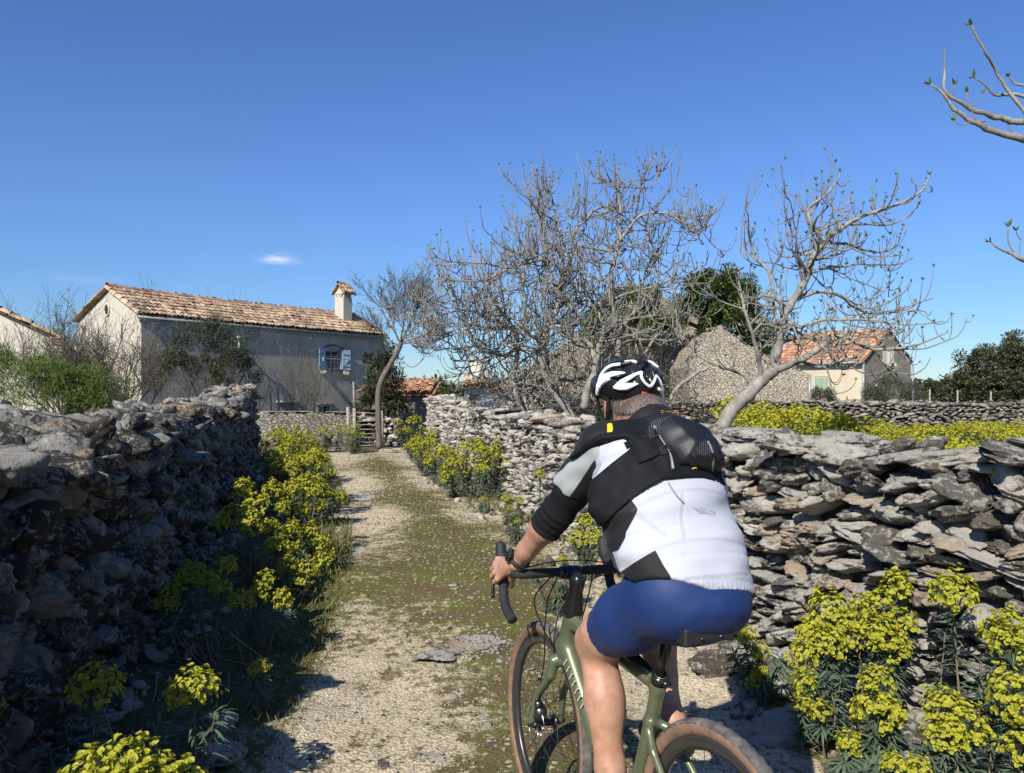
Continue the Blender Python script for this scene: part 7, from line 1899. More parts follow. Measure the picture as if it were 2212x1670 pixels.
# hair under the helmet: short strands plus a close cap
hairm = NG("greying_brown_hair"); v = hairm.coord(); hn = hairm.noise(hairm.vmath('MULTIPLY', v, (60, 60, 9)), 3.0, 5, 0.7)
M['hair'] = hairm.done(hairm.mix(hairm.rng(hn, 0.35, 0.65), (0.035, 0.022, 0.015), (0.20, 0.15, 0.12)), 0.5, hairm.bump(hn, 0.6, 0.01))
def hairf(P):
    d = s_ell(P, hd(-0.012, 0, 0.028), (0.094, 0.079, 0.088), HA)
    d = smin(d, s_ell(P, hd(-0.052, 0, -0.045), (0.040, 0.060, 0.050), HA), 0.03)
    nk_ = np.maximum(np.maximum(body_core(P) - 0.008, np.linalg.norm(P - hd(-0.06, -0.01, -0.03), axis=1) - 0.130), 1.466 - P[:, 2]); nk_ = np.maximum(nk_, ((P - HEADC) @ HF) + 0.030); d = smin(d, nk_, 0.01)
    cut = (P - hd(0, 0, 0)) @ HF - 0.012 - 0.25 * ((P - hd(0, 0, 0)) @ HU)
    return np.maximum(np.maximum(d, cut), 1.466 - P[:, 2])
V, F = sdf_mesh(hairf, HEADC - [0.16, 0.26, 0.12], HEADC + [0.16, 0.16, 0.16], 0.005); mb = MB(); mb.add(V, F)
r = np.random.default_rng(3)
low = V[((V - HEADC) @ HU < 0.02)]; pk = low[r.integers(0, len(low), 2600)]
mb2D = (pk - hd(0.0, 0, 0.02)); mb2D /= np.linalg.norm(mb2D, axis=1, keepdims=True)
add_leaves(mb, pk - mb2D * 0.002, mb2D * 0.35 - HU * 0.75 + r.normal(size=pk.shape) * 0.22 - HL * 0.1, r.uniform(0.008, 0.020, len(pk)), np.full(len(pk), 0.0012), r, 0.1, 2)
pput(mb.build("hair", M['hair']))

# ---- garments: print panels are laid out on the back, in torso coordinates
def t_at(u, v, lift=0.11):
    """torso coordinates (across, along the spine) of a traced print corner"""
    o = np.array([0, 0, EYE]); d = np.array(at(u, v, 1.0)) - o; p0 = tor(0, 0.2, lift); k = ((p0 - o) @ BCK) / (d @ BCK); q = o + d * k - PEL
    return np.array([q @ LAT, q @ SPN])
z1 = lambda x, y: t_at(1016.6 + x * 0.3268, 734.2 + y * 0.3268)
def poly_sd(Q, poly):
    """signed distance to polygon, negative inside"""
    P = np.array(poly); n = len(P); best = np.full(len(Q), 1e9); ins = np.zeros(len(Q), bool)
    for i in range(n):
        a, b = P[i], P[(i + 1) % n]; e = b - a; w = Q - a; t = np.clip((w @ e) / (e @ e), 0, 1); d = np.linalg.norm(w - t[:, None] * e, axis=1); best = np.minimum(best, d)
        c = ((a[1] > Q[:, 1]) != (b[1] > Q[:, 1])) & (Q[:, 0] < (b[0] - a[0]) * (Q[:, 1] - a[1]) / (b[1] - a[1] + 1e-12) + a[0]); ins ^= c
    return np.where(ins, -best, best)
WHITE = [z1(*p) for p in [(1100, 1035), (1130, 1100), (1125, 1140), (1100, 1215), (1105, 1240), (1080, 1340), (1090, 1450), (1235, 1380), (1352, 1640), (1900, 1700), (2050, 1300), (1900, 800), (1300, 850), (1080, 1020)]]
GREY = [z1(*p) for p in [(790, 575), (870, 560), (962, 588), (966, 690), (930, 800), (800, 905), (760, 990), (620, 950), (690, 845), (772, 765)]]
WHITE2 = [z1(*p) for p in [(962, 588), (1060, 600), (1180, 660), (1100, 760), (930, 805), (966, 690)]]
YEL = [z1(*p) for p in [(1000, 448), (1026, 452), (1012, 552), (982, 548), (988, 500)]]
HEM = -0.030
wf1 = make_field(21, [34, 75], [0.0042, 0.0024]); wf2 = make_field(22, [60, 95], [0.0010, 0.0007])
def wrinkle(P, amp=1.0):
    Q = (P - PEL) @ TF.T
    S = Q * np.array([0.55, 1.5, 1.0]); return (wf1(S) + wf2(S)) * amp
SL_END = LS + (LE - LS) * 0.60; SLd = (LE - LS) / np.linalg.norm(LE - LS)
SR_END = RS + (RE - RS) * 0.6; SRd = (RE - RS) / np.linalg.norm(RE - RS)
BL_ = PEL + LAT * 0.064 + np.array([-FWD[0] * 0.020, -FWD[1] * 0.020, 0.030]); BR_ = PEL - LAT * 0.048 + np.array([-FWD[0] * 0.020, -FWD[1] * 0.020, 0.030])
def jersey_f(P):
    Q = (P - PEL) @ TF.T; a, t, b = Q[:, 0], Q[:, 1], Q[:, 2]
    loose = 0.012 + 0.020 * np.exp(-((t - 0.07) / 0.08) ** 2) - 0.007 * np.exp(-((t - HEM) / 0.022) ** 2)
    d = torso(P) - loose
    d = smin(d, smin(s_ell(P, BL_, (0.096, 0.096, 0.090)), s_ell(P, BR_, (0.096, 0.096, 0.090)), 0.02), 0.03)
    d = smin(d, smin(s_cap(P, LH_, LH_ * 0.7 + LK * 0.3, 0.102, 0.102), s_cap(P, RH_, RH_ * 0.7 + RK * 0.3, 0.102, 0.102), 0.03), 0.03)
    # back pockets bulging a little over the hips
    d = smin(d, s_ell(P, tor(-0.02, 0.09, 0.075), (0.125, 0.085, 0.060), TF), 0.03)
    wl_, wr_ = 0.012, 0.012
    la = np.maximum(s_chain(P, [LS, SL_END + SLd * 0.05], [0.068, 0.062], 0), (P - SL_END) @ SLd)
    ra = np.maximum(s_chain(P, [RS, SR_END + SRd * 0.05], [0.067, 0.062], 0), (P - SR_END) @ SRd)
    d = smin(d, la, 0.035); d = smin(d, ra, 0.035)
    nk = np.maximum(neckf(P, 0.010), (P - (NECK + (HEADC - NECK) * -0.15)) @ ((HEADC - NECK) / np.linalg.norm(HEADC - NECK)))
    d = smin(d, nk, 0.02)
    d = d + wrinkle(P) * np.where(t < 0.02, 0.6, 1.0)
    # pocket seam groove and gathered hem
    d = d + 0.003 * np.exp(-((t - 0.062 + 0.02 * a) / 0.004) ** 2) * (b > 0.02) * (a < 0.09) + 0.0022 * np.exp(-((t - 0.145) / 0.003) ** 2) * (b > 0.03)
    d = d + np.where(t < HEM + 0.022, 0.0009 * np.sin(a * 420) * (b > 0), 0) + 0.0025 * np.exp(-((t - HEM - 0.024) / 0.0035) ** 2)
    return np.maximum(d, -(t - HEM - 0.75 * np.maximum(0, 0.03 - b) - 0.38 * np.maximum(0, a - 0.03)))
def jersey_extra(V):
    Q = (V - PEL) @ TF.T; ab = Q[:, :2]; front = Q[:, 2] < -0.03
    w = np.minimum(poly_sd(ab, WHITE), poly_sd(ab, WHITE2)); w = np.where(front, 0.05, w)
    gq = np.where(front & (Q[:, 1] < 0.3), 0.05, poly_sd(ab, GREY)); yl = np.where(front, 0.05, poly_sd(ab, YEL))
    sl = np.full(len(V), 0.1)
    for line in ([(1090, 1440), (1230, 1378), (1370, 1352), (1560, 1352), (1840, 1375)], [(1372, 1050), (1378, 1200), (1395, 1352)], [(1110, 1092), (1200, 1050), (1310, 1022), (1480, 1020), (1660, 1035)], [(1130, 1130), (1230, 1230), (1290, 1290)], [(1400, 1600), (1600, 1590), (1830, 1560)]):
        L = [z1(*p) for p in line]
        for p, q in zip(L[:-1], L[1:]):
            e = q - p; ww = ab - p; tt = np.clip((ww @ e) / (e @ e), 0, 1); sl = np.minimum(sl, np.linalg.norm(ww - tt[:, None] * e, axis=1))
    sl = np.where(Q[:, 2] < 0, 0.1, sl)
    return {"seam": sl * 100, "white": w * 50 + 0.5, "grey": gq * 50 + 0.5, "yellow": yl * 50 + 0.5}
g = NG("jersey_fabric"); v = g.coord(); fn_ = g.noise(v, 260, 3, 0.6)
def edge(nm): return g.rng(g.attr(nm), 0.48, 0.52, 1, 0)
colr = g.mix(edge("grey"), (0.006, 0.006, 0.007), (0.30, 0.32, 0.32)); colr = g.mix(edge("white"), colr, (0.41, 0.42, 0.47)); colr = g.mix(edge("yellow"), colr, (0.80, 0.45, 0.02))
sj = g.rng(g.attr('seam'), 0.1, 0.85, 1, 0, True); colr = g.mix(g.math('MULTIPLY', sj, 0.16), colr, (0.12, 0.12, 0.15))
M['jersey'] = g.done(colr, 0.72, g.bump(g.math('SUBTRACT', g.math('MULTIPLY', fn_, 0.1), sj), 0.5, 0.0025), Specular_IOR_Level=0.3)
M['jersey'].node_tree.nodes["Principled BSDF"].inputs["Sheen Weight"].default_value = 0.06
jersey = pput(sdf_obj("jersey", jersey_f, (0.12, 1.98, 0.90), (0.80, 2.86, 1.56), 0.0052, M['jersey'], None, jersey_extra))
# arm warmers
M['black_cloth'] = simple("black_stretch_cloth", (0.006, 0.006, 0.0075), 0.75, 0, 0.15, 30, 0.08, 250, 0.3)
AWe = LE + (LWr - LE) * 0.30; AWd = (LWr - LE) / np.linalg.norm(LWr - LE); af = make_field(31, [38, 70], [0.0028, 0.0015])
def warmer(P):
    d = smin(s_chain(P, [LS + (LE - LS) * 0.4, LS * 0.3 + LE * 0.7, LE], [0.056, 0.053, 0.051], 0.02), np.maximum(s_chain(P, [LE, AWe + AWd * 0.05], [0.050, 0.051], 0), (P - AWe) @ AWd), 0.02)
    ax = (P - LE) @ AWd
    return np.maximum(d + af(P * np.array([1, 1, 1.6])) + 0.0016 * np.sin(ax * 210) * (ax > -0.02), (P - AWe) @ AWd)
pput(sdf_obj("arm_warmer", warmer, (0.02, 2.38, 0.98), (0.33, 2.76, 1.40), 0.0042, M['black_cloth']))
AWr = RE + (RWr - RE) * 0.3; AWrd = (RWr - RE) / np.linalg.norm(RWr - RE)
pput(sdf_obj("arm_warmer", lambda P: np.maximum(smin(s_chain(P, [RS * 0.5 + RE * 0.5, RE], [0.055, 0.051], 0), s_chain(P, [RE, AWr + AWrd * 0.05], [0.051, 0.05], 0), 0.02), (P - AWr) @ AWrd), (0.38, 2.60, 0.98), (0.62, 2.95, 1.32), 0.006, M['black_cloth']))
# shorts
sf_ = make_field(81, [60, 110], [0.0010, 0.0006])
def shorts_f(P):
    Q = (P - PEL) @ TF.T; t = Q[:, 1]
    d = torso(P) - 0.007 + sf_(P)
    kl, kr = LH_ + (LK - LH_) * 0.76, RH_ + (RK - RH_) * 0.80
    dl, dr = (LK - LH_) / np.linalg.norm(LK - LH_), (RK - RH_) / np.linalg.norm(RK - RH_)
    bl = PEL + LAT * 0.064 + np.array([-FWD[0] * 0.020, -FWD[1] * 0.020, 0.030]); br = PEL - LAT * 0.048 + np.array([-FWD[0] * 0.020, -FWD[1] * 0.020, 0.030])
    d = smin(d, smin(s_ell(P, bl, (0.084, 0.084, 0.076)), s_ell(P, br, (0.084, 0.084, 0.076)), 0.012), 0.04)
    hl, hr2 = kl - dl * 0.012, kr - dr * 0.012
    hem_l = 0.003 * np.exp(-((((P - hl) @ dl) + 0.0) / 0.004) ** 2); hem_r = 0.003 * np.exp(-(((P - hr2) @ dr) / 0.004) ** 2)
    d = smin(d, np.maximum(thigh(P, LH_, LK, 0.004) + hem_l, (P - kl) @ dl), 0.035); d = smin(d, np.maximum(thigh(P, RH_, RK, 0.004) + hem_r, (P - kr) @ dr), 0.030)
    top = t - 0.10
    # seat pressed on the saddle
    return np.maximum(d, top)
def shorts_extra(V):
    # seam lines run along the outer thigh and round the seat panel
    dl = (LK - LH_) / np.linalg.norm(LK - LH_); w = V - LH_; ax = w @ dl; rad = w - ax[:, None] * dl
    up = np.array([0, 0, 1.0]) - dl * dl[2]; up /= np.linalg.norm(up); sd = np.cross(dl, up); ang = np.arctan2(rad @ sd, rad @ up)
    if (LAT @ sd) < 0: ang = -ang
    s1 = np.where((ax > 0.02) & (w @ LAT > -0.03), np.abs(ang - 1.75) * 0.09, 0.2)
    Q = (V - PEL) @ TF.T; s2 = np.where((Q[:, 2] > 0.0) & (np.abs(Q[:, 0]) > 0.02), np.abs(np.abs(Q[:, 0]) - 0.052 - 0.5 * np.maximum(0, -0.02 - Q[:, 1])), 0.2)
    return {"seam": np.minimum(s1, s2) * 100}
g = NG("blue_lycra"); sm = g.rng(g.attr("seam"), 0.0, 0.35, 1, 0); v = g.coord()
g.done(g.mix(g.math('MULTIPLY', sm, 0.55), (0.010, 0.028, 0.108), (0.008, 0.02, 0.08)), 0.6, g.bump(g.math('SUBTRACT', g.noise(v, 400, 2, 0.5), g.math('MULTIPLY', sm, 1.5)), 0.1, 0.002), Specular_IOR_Level=0.3)
g.b.inputs["Sheen Weight"].default_value = 0.03; g.b.inputs["Sheen Tint"].default_value = (0.5, 0.6, 1, 1)
pput(sdf_obj("cycling_shorts", shorts_f, (0.10, 2.00, 0.66), (0.76, 2.80, 1.16), 0.0052, g.m, None, shorts_extra))
# shoes
M['shoe'] = simple("black_shoe", (0.02, 0.02, 0.02), 0.4)
for a_, sg in ((LA, 1), (RA, -1)):
    c = a_; pput(sdf_obj("shoe", (lambda P, a_=a_, sg=sg: np.maximum(foot(P, a_, sg) - 0.006, (P[:, 2] - (a_[2] - 0.005)))), c - [0.22, 0.2, 0.2], c + [0.2, 0.32, 0.08], 0.006, M['shoe']))
# watch
wd = (LE - LWr) / np.linalg.norm(LE - LWr); wc = LWr + wd * 0.022
_, wu, wv = frame_of(wd); mb = MB()
ringp = [wc + wu * math.cos(t) * 0.0315 + wv * math.sin(t) * 0.0305 for t in np.linspace(0, 2 * math.pi, 29)]
mb.tube(ringp, 0.0075, 8, up=tuple(wd), flat=1.0)
wa = pput(mb.build("wristwatch", M['black_matte']))
top_dir = -np.array([0.55, 0.15, 0]) * 1.0 + np.array([0, -0.35, 0.75]); top_dir -= wd * (top_dir @ wd); top_dir /= np.linalg.norm(top_dir); cs_ = wc + top_dir * 0.036
mb = MB(); mb.tube([cs_ - top_dir * 0.006, cs_ + top_dir * 0.005, cs_ + top_dir * 0.007], [0.0225, 0.0225, 0.019], 20)
for k in range(12):
    tt = k * math.pi / 6; uu = np.cross(top_dir, wd); mb.tube([cs_ + wd * math.cos(tt) * 0.022 + uu * math.sin(tt) * 0.022 + top_dir * 0.002, cs_ + wd * math.cos(tt) * 0.022 + uu * math.sin(tt) * 0.022 + top_dir * 0.007], 0.0035, 5)
mb.build("watch_case", M['black_gloss']).parent = wa

# ---- helmet
helm = simple("helmet_black_foam", (0.013, 0.013, 0.015), 0.3, 0, 0.1, 20)
white_pl = simple("white_gloss_plastic", (0.78, 0.80, 0.80), 0.3, 0, 0.03, 60)
red_pl = simple("red_plastic", (0.62, 0.06, 0.02), 0.35)
grey_pl = simple("grey_plastic", (0.30, 0.32, 0.33), 0.4)
HC = hd(0.0, 0, 0.052); HR = (0.142, 0.110, 0.086)
hf_ = make_field(61, [20], [0.0])
def helmet_f(P):
    Q = (P - HC) @ HA.T; f, l, u = Q[:, 0], Q[:, 1], Q[:, 2]
    d = s_ell(P, HC, HR, HA)
    ang = np.arctan2(l, u + 0.06)                              # longitudinal vents side by side
    el_ = np.clip((f + 0.12) / 0.24, 0, 1)
    vent = np.cos(ang * 9.0 + 0.6 * np.sin(f * 18)) * 0.5 + 0.5
    mask = smooth01((u + 0.010) / 0.02) * np.clip(np.cos(f / HR[0] * 1.25) * 1.6, 0, 1)
    d = d + 0.013 * smooth01((vent - 0.55) / 0.25) * mask
    # rear exhaust hollows
    rear = smooth01((-f - 0.045) / 0.04) * smooth01((u + 0.03) / 0.03)
    d = d + 0.012 * rear * smooth01((np.cos(l * 95) - 0.1) / 0.5)
    inner = s_ell(P, HC - HU * 0.012, (HR[0] - 0.024, HR[1] - 0.022, HR[2] - 0.012), HA)
    rim_ = -(u + 0.040 + 0.016 * np.clip(-f / 0.1, -0.6, 1.0) - 0.012 * np.cos(f * 25) * 0.3)
    return np.maximum(np.maximum(d, -inner), rim_)
helmet = pput(sdf_obj("helmet", helmet_f, HC - 0.18, HC + 0.18, 0.0042, helm))
def ray_helmet(u, v, lift=0.004):
    """where a traced rib point sits on the helmet shell"""
    o = np.array([0, 0, EYE]); d = np.array(at(u, v, 1.0)) - o; rr = np.array(HR) + lift
    O = ((o - HC) @ HA.T) / rr; Dd = (d @ HA.T) / rr; A_ = Dd @ Dd; B_ = 2 * O @ Dd; C_ = O @ O - 1; disc = B_ * B_ - 4 * A_ * C_
    if disc < 0:
        t = -B_ / (2 * A_); q = O + Dd * t; q /= np.linalg.norm(q); return HC + (q * rr) @ HA
    t = (-B_ - math.sqrt(disc)) / (2 * A_); return o + d * t
z2 = lambda x, y, l=0.004: ray_helmet((1340 + x * 220 / 1934) * 0.9413, (810 + y * 190 / 1670) * 0.9413, l)
def rib(pts, wid, mat, parent, lift=0.004, name="helmet_rib", th=0.0035):
    C = catmull([z2(x, y, lift) for x, y in pts], 4); wd_ = 1.22 * np.interp(np.linspace(0, 1, len(C)), np.linspace(0, 1, len(wid)), wid); mb = MB()
    T = np.gradient(C, axis=0); T /= np.linalg.norm(T, axis=1, keepdims=True)
    Nn = ((C - HC) @ HA.T) / np.array(HR) ** 2; Nn = Nn @ HA; Nn /= np.linalg.norm(Nn, axis=1, keepdims=True); Sd = np.cross(T, Nn)
    rows = []
    for a_, b_ in ((-1, -0.004), (-1, th * 0.5), (-0.6, th), (0.6, th), (1, th * 0.5), (1, -0.004)): rows.append(C + Sd * (wd_ * a_)[:, None] + Nn * b_)
    X = np.stack(rows, 1); m = 6; V = X.reshape(-1, 3); F = [[i * m + j, i * m + (j + 1) % m, (i + 1) * m + (j + 1) % m, (i + 1) * m + j] for i in range(len(C) - 1) for j in range(m)]
    F += [[0, 1, 2, 3, 4, 5][::-1], [(len(C) - 1) * m + j for j in range(m)]]
    mb.add(V, F); o = mb.build(name, mat); o.parent = parent; return o
rib([(262, 845), (275, 740), (330, 640), (430, 555), (520, 500)], [0.0040, 0.0062, 0.0075, 0.0070, 0.0055], white_pl, helmet)
rib([(262, 700), (300, 590), (400, 480), (560, 430), (700, 410), (835, 402)], [0.003, 0.004, 0.0065, 0.0075, 0.0050, 0.0015], white_pl, helmet)
rib([(300, 560), (350, 440), (440, 320), (560, 250), (740, 225)], [0.0025, 0.0035, 0.0045, 0.005, 0.0040], white_pl, helmet)
rib([(600, 690), (700, 690), (850, 680), (980, 650), (1095, 620)], [0.0035, 0.0080, 0.0090, 0.0055, 0.0015], white_pl, helmet)
rib([(640, 670), (760, 590), (900, 510), (1040, 435), (1165, 385)], [0.004, 0.0065, 0.0055, 0.0040, 0.0035], white_pl, helmet, 0.0045)
rib([(1165, 385), (1160, 480), (1220, 590), (1330, 690)], [0.0035, 0.0035, 0.0030, 0.0035], white_pl, helmet, 0.0045)
rib([(1330, 690), (1390, 630), (1430, 550), (1460, 450)], [0.0038, 0.0032, 0.0028, 0.0022], white_pl, helmet, 0.0040)
rib([(1455, 455), (1520, 530), (1570, 640), (1605, 760)], [0.0018, 0.0020, 0.0020, 0.0025], white_pl, helmet)
rib([(1510, 720), (1575, 800), (1600, 900), (1595, 960)], [0.0030, 0.0055, 0.0050, 0.003], white_pl, helmet)
rib([(820, 180), (960, 165), (1060, 180), (1200, 185), (1340, 180), (1450, 250), (1500, 290)], [0.002, 0.0035, 0.0045, 0.0045, 0.0045, 0.0025, 0.002], white_pl, helmet)
rib([(1060, 175), (1180, 172), (1290, 185)], [0.005, 0.0055, 0.005], helm, helmet, 0.0065)
rib([(745, 225), (860, 200), (960, 190)], [0.0045, 0.0045, 0.0035], helm, helmet, 0.006)
# rear adjuster
def adj(pts, wid, mat): return rib(pts, wid, mat, helmet, -0.010, "helmet_adjuster", 0.006)
adj([(830, 850), (980, 830), (1150, 850), (1300, 900)], [0.0035, 0.0050, 0.0055, 0.0030], white_pl)
adj([(1300, 880), (1400, 920), (1460, 980)], [0.006, 0.007, 0.005], grey_pl)
rib([(1160, 790), (1240, 810), (1270, 870)], [0.0035, 0.0050, 0.0022], red_pl, helmet, -0.004, "helmet_adjuster", 0.006)
mb = MB(); C = [hd(-0.035, 0.086, 0.02), hd(-0.025, 0.084, -0.03), hd(0.0, 0.078, -0.075), hd(0.03, 0.055, -0.10), hd(0.05, 0.0, -0.108), hd(0.03, -0.055, -0.10), hd(0.0, -0.078, -0.075), hd(-0.025, -0.084, -0.03), hd(-0.035, -0.086, 0.02)]
C = catmull(C, 4); mb.tube(C, 0.0085, 8, up=tuple(HU), flat=0.3); st_ = mb.build("helmet_strap", M['black_cloth']); st_.parent = helmet
mb = MB(); mb.tube(catmull([hd(0.04, 0.088, 0.02), hd(0.03, 0.086, -0.03), hd(0.0, 0.079, -0.072)], 4), 0.007, 8, up=tuple(HU), flat=0.3); mb.build("helmet_strap", M['black_cloth']).parent = helmet
def text_on(body, p0, p1, nrm, size, mat, name, parent, lift=0.001):
    x = (p1 - p0) / np.linalg.norm(p1 - p0); n = nrm - x * (nrm @ x); n /= np.linalg.norm(n); y = np.cross(n, x); c = (p0 + p1) / 2 + n * lift
    Mt = Matrix(((x[0], y[0], n[0], c[0]), (x[1], y[1], n[1], c[1]), (x[2], y[2], n[2], c[2]), (0, 0, 0, 1)))
    return curve_text(body, size, mat, name, parent, Mt)
a_, b_ = z2(285, 760, 0.009), z2(505, 525, 0.009); nn = ((a_ + b_) / 2 - HC); nn /= np.linalg.norm(nn)
text_on("X SPORT", a_, b_, nn, 0.0125, helm, "helmet_lettering", helmet, 0.0035)
# jersey mark: short grey bars cut by a diagonal
mb = MB()
def back_hit(u, v):
    """walk along the sight of a traced mark until the jersey surface"""
    o = np.array([0, 0, EYE]); d = np.array(at(u, v, 1.0)) - o; t = 1.6
    for _ in range(60):
        s = float(jersey_f((o + d * t)[None].astype(np.float32))[0]); t += s * 0.8
        if abs(s) < 2e-4: break
    return o + d * t
l1 = lambda x, y: ((1540 + x * 120 / 2212) * 0.9413, (1160 + y * 80 / 1475) * 0.9413)
bars = [[(905, 75), (985, 110), (985, 150)], [(1010, 110), (1125, 135), (1125, 290), (1010, 180)], [(1150, 140), (1265, 165), (1270, 340), (1220, 365), (1160, 330)], [(1295, 180), (1400, 225), (1395, 350), (1300, 350)], [(1425, 240), (1520, 290), (1530, 370), (1430, 350)], [(1550, 300), (1640, 345), (1650, 385), (1560, 370)], [(1670, 350), (1860, 405), (1870, 418), (1680, 390)],
        [(1190, 70), (1330, 110), (1370, 160)], [(1390, 145), (1490, 170), (1490, 205)], [(1510, 185), (1610, 210), (1610, 250)], [(1640, 215), (1740, 230), (1750, 300), (1640, 260)], [(1770, 235), (1850, 240), (1885, 350), (1770, 300)]]
for poly in bars:
    pts = [back_hit(*l1(*p)) + BCK * 0.0015 for p in poly]; n = len(pts); bk = [p - BCK * 0.004 for p in pts]
    mb.add(pts + bk, [list(range(n)), list(range(2 * n - 1, n - 1, -1))] + [[i, (i + 1) % n, (i + 1) % n + n, i + n] for i in range(n)])
mk = mb.build("jersey_mark", grey_pl, smooth=False); mk.parent = jersey

# ---- hydration pack, worn over the jersey but a thing of its own
pack = empty("backpack", (0, 0, 0), "small black hydration backpack with grey piping and side buckles on the cyclist's upper back", "backpack")
VEST = [z1(*p) for p in [(1040, 452), (1160, 462), (1280, 462), (1500, 545), (1620, 600), (1690, 960), (1500, 925), (1250, 935), (1150, 985), (1060, 1045), (1000, 1110), (950, 1190), (900, 1230), (850, 1130), (790, 1000), (790, 905), (930, 810), (1060, 720), (1105, 670), (1062, 605), (960, 575), (850, 560), (950, 535), (1010, 545)]]
vf = make_field(71, [45, 95], [0.0065, 0.0032])
def vest_f(P):
    Q = (P - PEL) @ TF.T; pd = poly_sd(Q[:, :2], VEST)
    base = jersey_f(P)
    d = np.maximum(base - 0.012 + vf(P) * 0.8, -(base + 0.004))
    d = np.maximum(d, pd - 0.002); return np.maximum(d, -(Q[:, 2] + 0.10))
M['pack'] = simple("black_pack_fabric", (0.0055, 0.006, 0.008), 0.75, 0, 0.2, 25, 0.10, 300, 0.2)
g = NG("pack_mesh_fabric"); v = g.coord(); w_ = g.n.new("ShaderNodeTexWave"); w_.inputs["Scale"].default_value = 55; w_.inputs["Distortion"].default_value = 0.6
g.l.new(g.vmath('MULTIPLY', v, (1.0, 0.5, 0.15)), w_.inputs["Vector"]); msk = g.rng(g.noise(v, 14, 3, 0.5), 0.50, 0.56)
M['pack_mesh'] = g.done(g.mix(g.math('MULTIPLY', g.rng(w_.outputs[0], 0.78, 0.9), g.math('MULTIPLY', msk, 0.75)), (0.006, 0.0065, 0.0085), (0.13, 0.13, 0.125)), 0.55, g.bump(g.noise(v, 220, 3), 0.3, 0.002))
def ppack(o, parent=None): o.parent = parent or pack; return o
ppack(sdf_obj("harness", vest_f, (0.10, 2.02, 1.02), (0.76, 2.72, 1.54), 0.0050, M['pack']))
BODY = [z1(*p) for p in [(1180, 480), (1300, 450), (1500, 555), (1585, 640), (1640, 880), (1560, 890), (1340, 860), (1270, 740), (1200, 600)]]
pf = make_field(73, [14, 30], [0.005, 0.003])
def pack_f(P):
    Q = (P - PEL) @ TF.T; pd = poly_sd(Q[:, :2], BODY); base = jersey_f(P); cc = np.mean(BODY, 0)
    bulge = 0.062 * np.clip(-pd / 0.045, 0, 1) ** 0.45 + 0.004
    sag = 1.0 + 0.35 * np.clip((cc[1] - Q[:, 1]) / 0.15, -1, 1)
    d = np.maximum(base - bulge * sag + pf(P), pd); return np.maximum(d * 0.75, -(base + 0.003))
body_p = ppack(sdf_obj("pack_body", pack_f, (0.22, 1.98, 1.10), (0.80, 2.72, 1.60), 0.0048, M['pack_mesh']))
def pack_hit(u, v):
    o = np.array([0, 0, EYE]); d = np.array(at(u, v, 1.0)) - o; t = 1.6
    for _ in range(90):
        q = (o + d * t)[None].astype(np.float32); s = float(min(pack_f(q)[0], vest_f(q)[0], jersey_f(q)[0])); t += max(s, -0.01) * 0.6
        if abs(s) < 4e-4 or t > 3.2: break
    return o + d * t
z3 = lambda x, y: ((1440 + x * 260 / 2171) * 0.9413, (930 + y * 200 / 1670) * 0.9413)
pipe_m = simple("grey_piping", (0.20, 0.205, 0.21), 0.5)
mb = MB(); C = catmull([pack_hit(*z3(x, y)) + BCK * 0.002 for x, y in [(505, 410), (570, 520), (660, 680), (760, 830), (820, 960), (850, 1090), (870, 1230)]], 4)
mb.tube(C, np.interp(np.linspace(0, 1, len(C)), [0, .25, .6, 1], [0.0045, 0.0022, 0.0022, 0.005]), 7); ppack(mb.build("piping", pipe_m))
mb = MB(); C = catmull([pack_hit(*z3(x, y)) + BCK * 0.001 for x, y in [(1535, 690), (1590, 800), (1635, 930), (1660, 1000), (1640, 1130), (1625, 1260)]], 4)
mb.tube(C, 0.0028, 7); ppack(mb.build("piping", pipe_m))
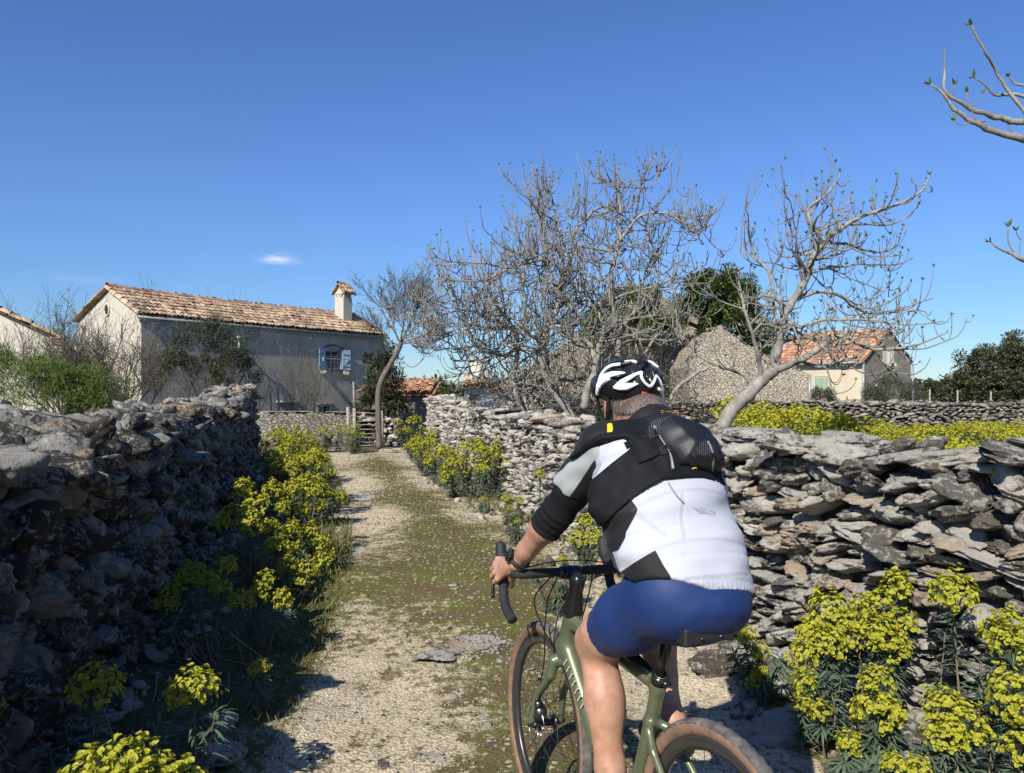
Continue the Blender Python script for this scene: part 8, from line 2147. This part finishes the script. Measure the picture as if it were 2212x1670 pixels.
for (x0, y0, x1_, y1_) in ((400, 590, 560, 530), (610, 900, 770, 840)):
    p0, p1 = pack_hit(*z3(x0, y0)), pack_hit(*z3(x1_, y1_)); x = p1 - p0; L_ = np.linalg.norm(x); x /= L_; n = BCK - x * (BCK @ x); n /= np.linalg.norm(n); y = np.cross(n, x); c = (p0 + p1) / 2 + n * 0.006; mb = MB(); Rt = np.stack([x, y, n], 1)
    hw_ = 0.0105
    for (ox, oy, sx, sy) in ((0, hw_, L_, 0.003), (0, -hw_, L_, 0.003), (-L_ * 0.5, 0, 0.004, 2 * hw_ + 0.003), (L_ * 0.5, 0, 0.004, 2 * hw_ + 0.003), (0, 0, 0.004, 2 * hw_), (-L_ * 0.25, 0, 0.005, 2 * hw_)):
        mb.box(c + x * ox + y * oy, (sx, sy, 0.006), 0, 0.5, rot=Rt)
    bk_ = ppack(mb.build("buckle", M['black_matte'], smooth=False))
    mb = MB(); q0 = p0 - x * 0.07 - BCK * 0.006 ; mb.tube([q0, p0 + n * 0.003, p0 + n * 0.005 + x * L_ * 0.8], 0.009, 8, up=tuple(n), flat=0.16); mb.build("strap", M['pack']).parent = bk_
mb = MB(); C = catmull([W(*z3(1640, 960), 2.22), W(*z3(1720, 1040), 2.20), W(*z3(1850, 1110), 2.19), W(*z3(2000, 1230), 2.18), W(*z3(2120, 1300), 2.18)], 4)
mb.tube(C, 0.0075, 8, up=(0.5, 0, 0.8), flat=0.15); mb.tube(catmull([W(*z3(1640, 930), 2.22), W(*z3(1700, 960), 2.2), W(*z3(1800, 1010), 2.19), W(*z3(1720, 1100), 2.2)], 4), 0.008, 8, flat=0.4); ppack(mb.build("loose_strap", M['pack']))
mb = MB(); C = catmull([back_hit(1016.6 + x * .3268, 734.2 + y * .3268) + BCK * 0.006 for x, y in [(1300, 950), (1325, 990), (1360, 1040), (1402, 1082)]], 4); mb.tube(C, 0.002, 6); ppack(mb.build("cord", pipe_m))
og_m = simple("orange_print", (0.70, 0.30, 0.04), 0.6)
def surf(a, t):
    b = 0.32
    for _ in range(80):
        q = tor(a, t, b)[None].astype(np.float32); s = float(min(pack_f(q)[0], vest_f(q)[0], jersey_f(q)[0]))
        if s < 4e-4: break
        b -= max(0.0008, s * 0.6)
    return tor(a, t, b)
e_, c_ = z1(1345, 520), z1(1275, 478)
p0, p1 = surf(*e_), surf(*c_); px_ = surf(e_[0] - 0.02, e_[1] - 0.01); nrm_ = np.cross(p1 - p0, px_ - p0); nrm_ *= np.sign(nrm_ @ BCK); nrm_ /= np.linalg.norm(nrm_)
text_on("evoc", p0, p1, nrm_, 0.030, og_m, "pack_lettering", pack, 0.006)
mb = MB(); C = catmull([pack_hit(*z3(x, y)) + BCK * 0.001 for x, y in [(1240, 1225), (1280, 1205), (1330, 1205)]], 3); mb.tube(C, 0.0018, 6); ppack(mb.build("pull_tab", simple("yellow_cord", (0.75, 0.5, 0.05), 0.6)))
bpy.context.view_layer.update()
